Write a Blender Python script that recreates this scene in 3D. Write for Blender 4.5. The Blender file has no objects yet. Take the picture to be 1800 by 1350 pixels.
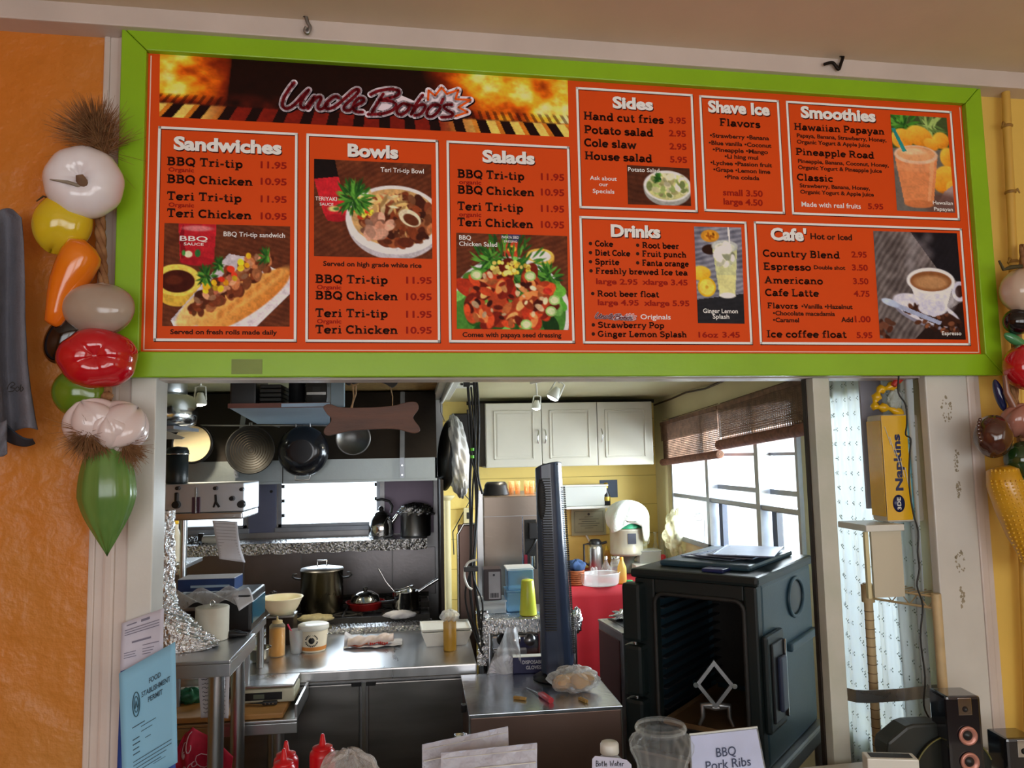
import bpy, bmesh, math, random
import numpy as np
from mathutils import Vector, Matrix
random.seed(7); rng = np.random.default_rng(5)
PI = math.pi; sc = bpy.context.scene; COL = sc.collection

# ------------------------------------------------------------- camera
F = 1350.0; YAW, PITCH, ROLL = .1174, .0941, -.0203
CAM = Vector((0, -2.2, 1.75))
_f = Vector((math.sin(YAW)*math.cos(PITCH), math.cos(YAW)*math.cos(PITCH), math.sin(PITCH)))
_r = Vector((math.cos(YAW), -math.sin(YAW), 0)); _u = _r.cross(_f)
CR = _r*math.cos(ROLL)+_u*math.sin(ROLL); CU = _u*math.cos(ROLL)-_r*math.sin(ROLL)
cd = bpy.data.cameras.new('camera'); cam = bpy.data.objects.new('camera', cd); COL.objects.link(cam)
cd.sensor_width = 36; cd.lens = 36*F/1800; cd.clip_start = .05
cam.matrix_world = Matrix(((CR.x, CU.x, -_f.x, CAM.x), (CR.y, CU.y, -_f.y, CAM.y), (CR.z, CU.z, -_f.z, CAM.z), (0, 0, 0, 1)))
sc.camera = cam
# ------------------------------------------------------------- world, light, exposure
w = bpy.data.worlds.new('sky'); sc.world = w; w.use_nodes = True
bg = w.node_tree.nodes['Background']; bg.inputs[0].default_value = (.86, .94, 1, 1); bg.inputs[1].default_value = 2.6
vs = sc.view_settings; vs.view_transform = 'Standard'; vs.look = 'None'; vs.gamma = 1; vs.use_curve_mapping = False; vs.exposure = 0
def area(name, loc, target, sx, sy, power, col, spread=PI):
    l = bpy.data.lights.new(name, 'AREA'); l.shape = 'RECTANGLE'; l.size = sx; l.size_y = sy; l.energy = power; l.color = col; l.spread = spread
    o = bpy.data.objects.new(name, l); COL.objects.link(o); o.location = loc
    o.rotation_euler = (Vector(target)-Vector(loc)).to_track_quat('-Z', 'Y').to_euler(); return o
area('daylight_right_window', (2.35, 1.5, 1.75), (1.0, 1.45, 1.3), 2.4, 1.3, 360, (.86, .94, 1))
area('daylight_back_window', (-.45, 3.55, 1.75), (-.45, 2.0, 1.2), 1.6, .7, 60, (.82, .92, 1))
area('daylight_porch', (.6, -4.1, 1.8), (.5, 0, 2.0), 4.2, 1.6, 46, (1, .93, .88))
area('daylight_porch_right', (3.5, -2.4, 1.9), (.9, 0, 1.9), 1.8, 1.8, 7, (.95, .97, 1))

# ------------------------------------------------------------- pixel rays (1800x1350 frame)
def ray(px, py):
    return (CR*((px-900)/F) + CU*((675-py)/F) + _f)
def at(px, py, Y): d = ray(px, py); return CAM + d*((Y-CAM.y)/d.y)
def atx(px, py, X): d = ray(px, py); return CAM + d*((X-CAM.x)/d.x)
def atz(px, py, Z): d = ray(px, py); return CAM + d*((Z-CAM.z)/d.z)
BP = Vector((.5285, 0, 2.469)); BY = .0529                    # board pivot and yaw of the front wall
BM = Matrix.Translation(BP) @ Matrix.Rotation(BY, 4, 'Z'); BI = BM.inverted()
def fl(px, py, yl=.018):                                     # point in the front wall's own frame
    o = BI @ CAM; d = BI.to_3x3() @ ray(px, py); return o + d*((yl-o.y)/d.y)
def fw(px, py, yl=.03): return BM @ fl(px, py, yl)
def mpp(Y): return (Y+2.2)/F                                   # metres per pixel at depth Y

# ------------------------------------------------------------- materials
def lin(c): return tuple(((v/255)/12.92 if v/255 <= .04045 else ((v/255+.055)/1.055)**2.4) for v in c)
MATS = {}
def pm(name, col, rough=.5, metal=0, var=.08, scale=12, bump=0, bscale=60, trans=0, ior=1.45, alpha=1, coat=0, emit=0, sx=(1, 1, 1), col2=None, subs=0, attr=None, backface=False, spec=.5):
    if name in MATS: return MATS[name]
    m = bpy.data.materials.new(name); m.use_nodes = True; nt = m.node_tree; N = nt.nodes; L = nt.links; b = N['Principled BSDF']
    c = lin(col) if max(col) > 1 else col
    tc = N.new('ShaderNodeTexCoord'); mp = N.new('ShaderNodeMapping'); L.new(tc.outputs['Object'], mp.inputs[0]); mp.inputs['Scale'].default_value = sx
    if attr:
        a = N.new('ShaderNodeVertexColor'); a.layer_name = attr; L.new(a.outputs[0], b.inputs['Base Color'])
    else:
        nz = N.new('ShaderNodeTexNoise'); nz.inputs['Scale'].default_value = scale; nz.inputs['Detail'].default_value = 4; L.new(mp.outputs[0], nz.inputs[0])
        cr = N.new('ShaderNodeValToRGB'); cr.color_ramp.elements[0].position = .32; cr.color_ramp.elements[1].position = .68
        c2 = (lin(col2) if max(col2) > 1 else col2) if col2 else tuple(min(1, v*(1+var)) for v in c)
        c1 = c if col2 else tuple(v*(1-var) for v in c)
        cr.color_ramp.elements[0].color = (*c1, 1); cr.color_ramp.elements[1].color = (*c2, 1)
        L.new(nz.outputs[0], cr.inputs[0]); L.new(cr.outputs[0], b.inputs['Base Color'])
        if emit: L.new(cr.outputs[0], b.inputs['Emission Color']); b.inputs['Emission Strength'].default_value = emit
        if metal > .5:
            rr = N.new('ShaderNodeMapRange'); rr.inputs[3].default_value = max(.02, rough-.1); rr.inputs[4].default_value = rough+.12; L.new(nz.outputs[0], rr.inputs[0]); L.new(rr.outputs[0], b.inputs['Roughness'])
    b.inputs['Roughness'].default_value = rough; b.inputs['Metallic'].default_value = metal; b.inputs['IOR'].default_value = ior
    b.inputs['Transmission Weight'].default_value = trans; b.inputs['Alpha'].default_value = alpha; b.inputs['Coat Weight'].default_value = coat
    b.inputs['Coat Roughness'].default_value = .08; b.inputs['Specular IOR Level'].default_value = spec
    if subs: b.inputs['Subsurface Weight'].default_value = subs; b.inputs['Subsurface Scale'].default_value = .01
    if bump:
        n2 = N.new('ShaderNodeTexNoise'); n2.inputs['Scale'].default_value = bscale; n2.inputs['Detail'].default_value = 5; L.new(mp.outputs[0], n2.inputs[0])
        bm_ = N.new('ShaderNodeBump'); bm_.inputs['Strength'].default_value = bump; bm_.inputs['Distance'].default_value = .01; L.new(n2.outputs[0], bm_.inputs['Height']); L.new(bm_.outputs[0], b.inputs['Normal'])
    MATS[name] = m; return m
def clear(name, tint=(1, 1, 1), amt=.25, rough=.03, col=(.9, .95, .95), wrinkle=0, edge=.55):
    """thin clear plastic / glass: transparent mixed with gloss by fresnel-like facing"""
    if name in MATS: return MATS[name]
    m = bpy.data.materials.new(name); m.use_nodes = True; nt = m.node_tree; N = nt.nodes; L = nt.links; N.remove(N['Principled BSDF'])
    t = N.new('ShaderNodeBsdfTransparent'); t.inputs[0].default_value = (*tint, 1)
    g = N.new('ShaderNodeBsdfPrincipled'); g.inputs['Base Color'].default_value = (*col, 1); g.inputs['Roughness'].default_value = rough
    lw = N.new('ShaderNodeLayerWeight'); lw.inputs[0].default_value = .25
    mr = N.new('ShaderNodeMapRange'); mr.inputs[3].default_value = amt; mr.inputs[4].default_value = min(1, amt+edge); L.new(lw.outputs[1], mr.inputs[0])
    if wrinkle:
        nz = N.new('ShaderNodeTexNoise'); nz.inputs['Scale'].default_value = wrinkle; nz.inputs['Detail'].default_value = 3; bu = N.new('ShaderNodeBump'); bu.inputs['Distance'].default_value = .02
        tc = N.new('ShaderNodeTexCoord'); L.new(tc.outputs['Object'], nz.inputs[0]); L.new(nz.outputs[0], bu.inputs['Height']); L.new(bu.outputs[0], g.inputs['Normal'])
    mx = N.new('ShaderNodeMixShader'); L.new(mr.outputs[0], mx.inputs[0]); L.new(t.outputs[0], mx.inputs[1]); L.new(g.outputs[0], mx.inputs[2]); L.new(mx.outputs[0], N['Material Output'].inputs[0])
    MATS[name] = m; return m

# ------------------------------------------------------------- mesh building
class MB:
    def __init__(s): s.v = []; s.f = []; s.sm = []
    def add(s, vs, fs, smooth=False, M=None):
        k = len(s.v); s.v += [tuple(M @ Vector(p)) if M is not None else tuple(p) for p in vs]
        s.f += [tuple(i+k for i in f) for f in fs]; s.sm += [smooth]*len(fs); return s
    def box(s, x0, x1, y0, y1, z0, z1, bev=0, M=None):
        x0, x1 = sorted((x0, x1)); y0, y1 = sorted((y0, y1)); z0, z1 = sorted((z0, z1))
        if bev:
            b = min(bev, (x1-x0)*.45, (y1-y0)*.45, (z1-z0)*.45); bm = bmesh.new(); bmesh.ops.create_cube(bm, size=1)
            for v in bm.verts: v.co = ((x0+x1)/2+v.co.x*(x1-x0), (y0+y1)/2+v.co.y*(y1-y0), (z0+z1)/2+v.co.z*(z1-z0))
            bmesh.ops.bevel(bm, geom=bm.edges[:], offset=b, segments=2, affect='EDGES', profile=.6)
            bm.verts.index_update(); vs = [v.co.copy() for v in bm.verts]; fs = [[v.index for v in f.verts] for f in bm.faces]; bm.free()
            return s.add(vs, fs, False, M)
        vs = [(x, y, z) for x in (x0, x1) for y in (y0, y1) for z in (z0, z1)]
        return s.add(vs, [(0, 1, 3, 2), (4, 6, 7, 5), (0, 4, 5, 1), (2, 3, 7, 6), (0, 2, 6, 4), (1, 5, 7, 3)], False, M)
    def tube(s, pts, r, n=8, closed=False, caps=True, M=None):
        pts = [Vector(p) for p in pts]; m = len(pts); rs = list(r) if hasattr(r, '__len__') else [r]*m
        vs = []; up = None
        for i, p in enumerate(pts):
            a = pts[i-1] if i or closed else p; b = pts[(i+1) % m] if i < m-1 or closed else p
            t = (b-a).normalized() if (b-a).length > 1e-9 else Vector((0, 0, 1))
            if up is None: up = Vector((0, 0, 1)) if abs(t.z) < .9 else Vector((0, 1, 0))
            sd = t.cross(up)
            if sd.length < 1e-5: sd = t.orthogonal()
            sd.normalize(); up = sd.cross(t).normalized()
            for k in range(n): an = 2*PI*k/n; vs.append(p+(sd*math.cos(an)+up*math.sin(an))*rs[i])
        fs = [(i*n+k, i*n+(k+1) % n, ((i+1) % m)*n+(k+1) % n, ((i+1) % m)*n+k) for i in range(m if closed else m-1) for k in range(n)]
        s.add(vs, fs, True, M)
        if caps and not closed: s.add(vs[:n], [tuple(range(n))[::-1]], False, M); s.add(vs[-n:], [tuple(range(n))], False, M)
        return s
    def cyl(s, a, b, r, r2=None, n=20, caps=True, M=None): return s.tube([a, b], [r, r if r2 is None else r2], n, False, caps, M)
    def lathe(s, c, prof, n=28, M=None, fn=None, smooth=True):
        """prof: (r, z) list about a vertical axis through c; fn(angle, i) scales the radius"""
        vs = []; c = Vector(c)
        for i, (r, z) in enumerate(prof):
            for k in range(n):
                a = 2*PI*k/n; q = r*(fn(a, i) if fn else 1); vs.append(c+Vector((q*math.cos(a), q*math.sin(a), z)))
        fs = [(i*n+k, i*n+(k+1) % n, (i+1)*n+(k+1) % n, (i+1)*n+k) for i in range(len(prof)-1) for k in range(n)]
        return s.add(vs, fs, smooth, M)
    def prism(s, pts, d, M=None):
        """pts in local xz (x, z) facing -y; thickness d towards +y"""
        n = len(pts); vs = [(x, 0, z) for x, z in pts]+[(x, d, z) for x, z in pts]
        fs = [tuple(range(n)), tuple(range(2*n-1, n-1, -1))]+[(i, i+n, (i+1) % n+n, (i+1) % n) for i in range(n)]
        return s.add(vs, fs, False, M)
    def sheet(s, fn, nu, nv, smooth=True, M=None):
        vs = [fn(i/nu, j/nv) for j in range(nv+1) for i in range(nu+1)]
        fs = [(j*(nu+1)+i, j*(nu+1)+i+1, (j+1)*(nu+1)+i+1, (j+1)*(nu+1)+i) for j in range(nv) for i in range(nu)]
        return s.add(vs, fs, smooth, M)
    def blob(s, c, R, fn=None, n=28, m=18, M=None):
        """deformed ball: fn(theta from +z, phi) -> radius scale"""
        c = Vector(c); R = R if hasattr(R, '__len__') else (R, R, R); vs = []
        for i in range(m+1):
            th = PI*i/m
            for k in range(n):
                ph = 2*PI*k/n; q = fn(th, ph) if fn else 1
                p = Vector((R[0]*math.sin(th)*math.cos(ph)*q, R[1]*math.sin(th)*math.sin(ph)*q, R[2]*math.cos(th)*q))
                if M is not None: p = M @ p
                vs.append(c+p)
        fs = [(i*n+k, i*n+(k+1) % n, (i+1)*n+(k+1) % n, (i+1)*n+k) for i in range(m) for k in range(n)]
        return s.add(vs, fs, True)
    def build(s, name, mat, parent=None, local=False, solid=0, keep=False, weld=False):
        vs = s.v; org = Vector((0, 0, 0))
        if parent is not None:
            if not local:
                w_ = Vector((0, 0, 0)); q = parent
                while q is not None: w_ += q.location; q = q.parent
                vs = [(a-w_.x, b-w_.y, c-w_.z) for a, b, c in vs]
        elif not local and not keep:
            xs, ys, zs = zip(*vs); org = Vector(((min(xs)+max(xs))/2, (min(ys)+max(ys))/2, min(zs))); vs = [(a-org.x, b-org.y, c-org.z) for a, b, c in vs]
        me = bpy.data.meshes.new(name); me.from_pydata(vs, [], s.f)
        if weld:
            bm = bmesh.new(); bm.from_mesh(me); bmesh.ops.remove_doubles(bm, verts=bm.verts, dist=1e-5); bmesh.ops.recalc_face_normals(bm, faces=bm.faces); bm.to_mesh(me); bm.free()
            me.polygons.foreach_set('use_smooth', [True]*len(me.polygons))
        else: me.polygons.foreach_set('use_smooth', s.sm)
        for m_ in (mat if isinstance(mat, (list, tuple)) else [mat]): me.materials.append(m_)
        o = bpy.data.objects.new(name, me); COL.objects.link(o); o.location = org
        if parent is not None: o.parent = parent
        if solid: md = o.modifiers.new('solid', 'SOLIDIFY'); md.thickness = solid; md.offset = 0
        return o
def tag(o, label=None, cat=None, group=None, kind=None):
    if label: o['label'] = label
    if cat: o['category'] = cat
    if group: o['group'] = group
    if kind: o['kind'] = kind
    return o
def thing(name, loc, label, cat, group=None, rz=0):
    o = bpy.data.objects.new(name, None); COL.objects.link(o); o.location = loc; o.rotation_euler = (0, 0, rz); o.empty_display_size = .05
    return tag(o, label, cat, group)
def lab(o, t): o['label'] = t; return o
def struct(name, mb, mat, front=False):
    o = mb.build(name, mat, None, local=front, keep=True); o['kind'] = 'structure'
    if front: o.matrix_world = BM
    return o
def holed(mb, axis, c0, c1, u0, u1, z0, z1, holes):
    """wall slab with rectangular holes; axis 'y': plane y=c0..c1 with u along x; 'x': plane x=c0..c1 with u along y"""
    us = sorted({u0, u1, *[h[0] for h in holes], *[h[1] for h in holes]}); zs = sorted({z0, z1, *[h[2] for h in holes], *[h[3] for h in holes]})
    for a, b in zip(us, us[1:]):
        for c, d in zip(zs, zs[1:]):
            um, zm = (a+b)/2, (c+d)/2
            if any(h[0] < um < h[1] and h[2] < zm < h[3] for h in holes): continue
            if axis == 'y': mb.box(a, b, c0, c1, c, d)
            else: mb.box(c0, c1, a, b, c, d)
    return mb
def crom(P, k=5, closed=False):
    """Catmull-Rom through the points"""
    n = len(P); out = []
    for i in range(n if closed else n-1):
        g = lambda j: np.array(P[j % n] if closed else P[min(max(j, 0), n-1)], float)
        a, b, c, d = g(i-1), g(i), g(i+1), g(i+2)
        for q in range(k):
            t = q/k; out.append(tuple(.5*((2*b)+(c-a)*t+(2*a-5*b+4*c-d)*t*t+(3*b-a-3*c+d)*t**3)))
    if not closed: out.append(tuple(P[-1]))
    return out
def hsh(*a): return random.uniform(*a)

# common materials
STEEL = pm('brushed_steel', (.52, .53, .54), .28, 1, .08, 3, .02, 150)
STEELD = pm('dull_steel', (.34, .34, .35), .42, 1, .18, 5, .05, 120)
CHROME = pm('polished_steel', (.7, .71, .72), .1, 1, .06, 9)
FOIL = pm('crumpled_foil', (.72, .73, .75), .2, 1, .1, 30, 1.0, 55)
BLACK = pm('black_plastic', (.012, .012, .014), .35, 0, .2, 20)
BLACKM = pm('black_matte', (.015, .014, .013), .6, 0, .3, 20, .1, 80)
CREAM = pm('cream_paint', (214, 204, 160), .45, 0, .06, 3, .06, 40)
WHITEP = pm('white_paint', (206, 204, 198), .4, 0, .05, 6, .05, 60)
WPLAS = pm('white_plastic', (222, 222, 214), .35, 0, .03, 10)
PAPER = pm('white_paper', (208, 208, 216), .7, 0, .03, 20)
WOODT = pm('tan_wood', (150, 108, 62), .5, 0, .2, 4, .1, 30, sx=(1, 8, 8))
GLASS = clear('clear_glass', (.97, .99, .99), .12)
PANE = clear('window_glass', (.97, .99, 1), .03)
PLASTIC = clear('clear_plastic', (.93, .95, .96), .3, .12, (.85, .88, .9))
BAGM = clear('plastic_film', (.95, .96, .97), .32, .12, (.92, .94, .96), 40)
BLACKC = pm('cable_rubber', (.01, .01, .01), .45, 0, .1, 30)
# ============================================================= STRUCTURE
ORANGE = pm('orange_plaster', (194, 132, 62), .42, 0, .16, 1.6, 1, 7, col2=(208, 122, 40))
YEL = pm('yellow_paint', (226, 188, 92), .5, 0, .05, 3, .1, 30)
TRIMM = pm('aged_white_trim', (205, 192, 184), .35, 0, .06, 5, .08, 40)
BEIGE = pm('beige_ceiling', (212, 196, 172), .7, 0, .05, 3, .1, 30)
TILE = pm('floor_concrete', (110, 100, 92), .5, 0, .2, 3)
XW = at(1148, 705, 3.1).x; ZC = at(900, 703, 3.0).z
for n_ in ORANGE.node_tree.nodes:
    if n_.type == 'BUMP': n_.inputs['Distance'].default_value = .03
U = lambda px, py=900, yl=.035: fl(px, py, yl).x
ZB = fl(600, 69, -.03).z; ZT = fl(600, 36, -.03).z             # beam strip bottom and ceiling (local z)
zf = -BP.z
struct('floor', MB().box(-3.2, 4, -5.2, 3.6, -.1, 0), TILE)
struct('ceiling', MB().box(-3.2, 4, -5.2, .12, BP.z+ZT, BP.z+ZT+.08), BEIGE)
struct('wall_skyblock_right', MB().box(3.6, 3.7, -4.2, .2, 0, BP.z+ZT), YEL)  # unseen wall added to cut the sky light on the board
struct('wall_skyblock_back', holed(MB(), 'y', -4.3, -4.2, -2.6, 3.7, 0, BP.z+ZT, [(-1.8, .2, .9, 2.3), (.8, 2.9, .9, 2.3)]), YEL)  # unseen wall added to limit sky light, open only at two holes
struct('wall_left', MB().box(-2.6, -2.5, -4.2, .2, 0, BP.z+ZT), ORANGE)
uA, uB, uC = U(153, 1000), U(222, 1000), U(272, 800)
uD0, uD1, uE0, uE1, uF = U(1443, 1000), U(1477, 1000), U(1643, 900), U(1717, 900), U(1742, 900)
zh = fl(900, 665, .035).z
struct('wall_front', MB().box(-3.1, uA, .05, .15, zf, ZB), ORANGE, True)
struct('wall_header', MB().box(uA-.01, uF+.01, .06, .15, zh, ZB), TRIMM, True)
struct('wall_right', MB().box(uF, 3.2, .05, .15, zf, ZB), YEL, True)
struct('trim_1', MB().box(-3.1, 3.2, -.02, .16, ZB, ZT+.01, .004), TRIMM, True)                     # beam under the ceiling
struct('trim_2', MB().box(uA, uA+.016, .04, .14, zf, ZB, .004).box(uA+.016, uB-.045, .046, .14, zf, ZB).box(uB-.06, uB-.03, .036, .14, zf, ZB, .008).box(uB-.03, uB, .044, .14, zf, ZB), TRIMM, True)
struct('trim_3', MB().box(uB, uC, .034, .15, zf, ZB, .004), WHITEP, True)
struct('trim_4', MB().box(uD0+.008, uD1, .035, .075, zf, zh-.001, .003), pm('worn_white_jamb', (186, 190, 176), .4, 0, .1, 9, .1, 40, col2=(200, 200, 190)), True)
struct('trim_5', MB().box(uD0+.004, uD1, .0755, .095, zf, zh-.001), pm('dark_jamb_edge', (46, 38, 32), .6, 0, .3, 14), True)
struct('trim_6', MB().box(uE0, uE1, .036, .07, zf, ZB, .005), WHITEP, True)
struct('trim_7', MB().box(uE1, uE1+.03, .034, .14, zf, ZB, .006).box(uE1+.03, uF, .044, .14, zf, ZB), TRIMM, True)
CTR = MB().box(-1.6, 2.0, -.5, .0, .77-BP.z, .83-BP.z, .008).box(-1.55, 1.95, -.36, -.3, zf, .77-BP.z).build('service_counter', WHITEP, None, local=True); CTR.matrix_world = BM
tag(CTR, 'white painted service counter below the opening', 'counter')
# kitchen shell
YB = 3.1; YS = 2.78
y0w = atx(1187, 880, XW).y; yb1 = atx(1250, 880, XW).y; yb2 = atx(1339, 880, XW).y; y3w = .98
zt_w = 1.98; zm_w = atx(1187, 866, XW).z; zb_w = 1.2
yc0, yc1 = .32, .84
struct('wall_kitchen_right', holed(MB(), 'x', XW, XW+.1, .14, YB, 0, ZC, [(y3w, y0w, zb_w, zt_w), (yc0, yc1, .7, 1.95)]), CREAM)
struct('wall_kitchen_back', holed(MB(), 'y', YB, YB+.1, at(765, 800, YB).x-.25, XW+.1, 0, ZC, []), pm('pale_yellow_block', (232, 206, 118), .5, 0, .04, 3, .15, 26))
wx0, wx1 = at(490, 890, YS).x, at(668, 890, YS).x; wz0, wz1 = at(580, 924, YS).z, at(580, 846, YS).z
vx0, vx1 = at(322, 890, YS).x, at(434, 890, YS).x
xs1 = at(768, 800, YS).x
struct('wall_kitchen_hood', holed(MB(), 'y', YS, YS+.1, -2.3, xs1+.04, 0, ZC, [(wx0, wx1, wz0, wz1+.1), (vx0, vx1, wz0, wz1+.1)]), STEELD)
struct('wall_kitchen_left', MB().box(-2.4, -2.3, .15, YS+.1, 0, ZC), CREAM)
struct('ceiling_kitchen', MB().box(-2.4, XW+.1, .15, YB+.1, ZC, ZC+.08), pm('cream_ceiling', (204, 200, 160), .4, 0, .04, 3))
MB_ = MB()
# block wall joints as fine raised courses
bw = MB(); xb0 = at(770, 800, YB).x
for k in range(1, 11):
    z = .2*k
    if z < ZC: bw.box(xb0-.1, XW, YB-.003, YB, z-.002, z+.002)
struct('trim_8', bw, pm('block_joint', (176, 150, 74), .6))
# right wall corner strip, ceiling batten and wire
tag(MB().box(XW-.03, XW, YB-.35, YB-.3, zb_w, 1.98, .003).build('corner_batten', CREAM), 'cream vertical batten at the back corner beside the cabinets', 'batten')
cp = [atx(1150, 712, XW-.01), atx(1180, 701, XW-.01), atx(1205, 690, XW-.01), atx(1240, 683, XW-.01), atx(1275, 668, XW-.01), atx(1320, 640, XW-.01)]
tag(MB().tube(cp, .006, 6).build('ceiling_wire', pm('brown_wire', (70, 50, 26), .5)), 'thin brown wire sagging along the top of the window wall', 'wire')

# windows: right wall, three louvred bays; each window > frame, transom, pane
ALU = pm('weathered_aluminium', (150, 156, 166), .4, .6, .1, 15)
bays = [(yb1, y0w), (yb2, yb1), (y3w, yb2)]
for i, (ya, yb) in enumerate(bays):
    t = bpy.data.objects.new(f'window_{i+1}', None); COL.objects.link(t); t.location = (XW+.03, (ya+yb)/2, zb_w); t['kind'] = 'structure'
    f = MB().box(XW-.02, XW+.06, ya, ya+.022, zb_w, zt_w).box(XW-.02, XW+.06, yb-.022, yb, zb_w, zt_w).box(XW-.02, XW+.06, ya, yb, zt_w-.02, zt_w).box(XW-.02, XW+.06, ya, yb, zb_w, zb_w+.03); f.build('window_frame', ALU, t)
    zm = zm_w-.0
    MB().box(XW-.015, XW+.05, ya+.02, yb-.02, zm-.022, zm, .003).box(XW-.01, XW+.05, ya+.02, yb-.02, zm-.026, zm-.024).build('transom', ALU, t)
    if i: MB().box(XW+.03, XW+.05, ya+.03, yb-.03, zm+.05, zm+.075).build('sash_rail', ALU, t)
    MB().box(XW+.04, XW+.05, ya+.02, yb-.02, zm+.235, zm+.25).build('sash_rail', ALU, t)
    MB().box(XW+.044, XW+.047, ya+.02, yb-.02, zm+.001, zt_w-.02).build('pane', PANE, t)
    MB().box(XW+.044, XW+.047, ya+.02, yb-.02, zb_w+.03, zm-.026).build('pane', PANE, t)
    if i: MB().box(XW+.02, XW+.05, yb-.11, yb-.06, zb_w+.03, zm-.026).build('open_sash_edge', pm('dark_sash', (70, 78, 96), .4, .3), t)
for i, (a, b) in enumerate([(wx0, wx1), (vx0, vx1)]):
    t = bpy.data.objects.new(f'window_{i+4}', None); COL.objects.link(t); t.location = ((a+b)/2, YS+.03, wz0); t['kind'] = 'structure'
    MB().box(a, a+.02, YS-.012, YS+.06, wz0, wz1+.1).box(b-.02, b, YS-.012, YS+.06, wz0, wz1+.1).box(a, b, YS-.012, YS+.06, wz0, wz0+.018).box(a-.02, b+.02, YS-.03, YS-.002, wz0-.03, wz0, .003).build('window_frame', ALU, t)
    MB().box(a+.02, b-.02, YS+.04, YS+.043, wz0+.018, wz1+.1).build('pane', PANE, t)
    for k in range(3):
        z = wz0+.06+.09*k
        MB().box(a+.02, a+.034, YS+.0, YS+.03, z, z+.02).box(b-.034, b-.02, YS, YS+.03, z, z+.02).build('louvre_clip', BLACKM, t)

# ============================================================= MENU BOARD
K = .68                                                        # light on the print: seen colour -> ink colour
def ink(c): return tuple(min(.92, v/K) for v in lin(c))
PRINT = pm('printed_ink', (1, 1, 1), .6, attr='Col', spec=.12)
class Ink:
    """coloured flat print in the board plane, local coords (x, z); layers stack towards the viewer"""
    def __init__(s, y=.018, step=.00012): s.v = []; s.f = []; s.c = []; s.y = y; s.n = 0; s.step = step
    def poly(s, pts, col, lay):
        k = len(s.v); s.v += [(p[0], s.y-lay*s.step, p[1]) for p in pts]; s.f.append(tuple(range(k, k+len(pts)))); s.c += [ink(col)]*len(pts)
    def mesh(s, vs, fs, col, lay):
        k = len(s.v); s.v += [(x, s.y-lay*s.step, z) for x, z in vs]; s.f += [tuple(i+k for i in f) for f in fs]; s.c += [ink(col)]*len(vs)
    def stroke(s, pts, w, col, lay, caps=True):
        pts = [np.array(p, float) for p in pts]; h = w/2
        for a, b in zip(pts, pts[1:]):
            d = b-a; l = np.hypot(*d)
            if l < 1e-9: continue
            n = np.array([-d[1], d[0]])/l*h; s.poly([a+n, a-n, b-n, b+n][::-1], col, lay)
        rng_ = pts if caps else pts[1:-1]
        for p in rng_: s.poly([(p[0]+h*math.cos(t*PI/5), p[1]+h*math.sin(t*PI/5)) for t in range(10)], col, lay)
    def build(s, name, parent):
        me = bpy.data.meshes.new(name); me.from_pydata(s.v, [], s.f); me.materials.append(PRINT)
        a = me.color_attributes.new('Col', 'FLOAT_COLOR', 'POINT'); a.data.foreach_set('color', np.array([(*c, 1) for c in s.c], np.float32).ravel())
        o = bpy.data.objects.new(name, me); COL.objects.link(o); o.parent = parent; return o
_sans = {}
def sans_geo(txt, off=.018, shear=0):
    if (txt, off, shear) in _sans: return _sans[(txt, off, shear)]
    c = bpy.data.curves.new('t', 'FONT'); c.body = txt; c.size = 1; c.offset = off; c.resolution_u = 3; c.fill_mode = 'FRONT'; c.shear = shear
    o = bpy.data.objects.new('t', c); me = bpy.data.meshes.new_from_object(o)
    vs = [(v.co.x, v.co.y) for v in me.vertices]; fs = [tuple(p.vertices) for p in me.polygons]
    bpy.data.objects.remove(o); bpy.data.meshes.remove(me); bpy.data.curves.remove(c)
    x0 = min(v[0] for v in vs); x1 = max(v[0] for v in vs)
    _sans[(txt, off, shear)] = ([(x-x0, y) for x, y in vs], fs, x1-x0); return _sans[(txt, off, shear)]
CAPH = .729
def sans(I, txt, x0, yb, x1, cap, col, lay=4, off=.018, loc=fl, shear=0):
    vs, fs, w_ = sans_geo(txt, off, shear); a = loc(x0, yb); b = loc(x1, yb); q = loc(x0, yb-cap)
    sx = (b.x-a.x)/w_; sz = (q.z-a.z)/CAPH
    I.mesh([(a.x+x*sx, a.z+z*sz) for x, z in vs], fs, col, lay)
def A_(cx, cy, rx, ry, a0, a1):
    n = max(4, int(abs(a1-a0)/20)); return [(cx+rx*math.cos(math.radians(a0+(a1-a0)*i/n)), cy+ry*math.sin(math.radians(a0+(a1-a0)*i/n))) for i in range(n+1)]
T_ = .1
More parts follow.
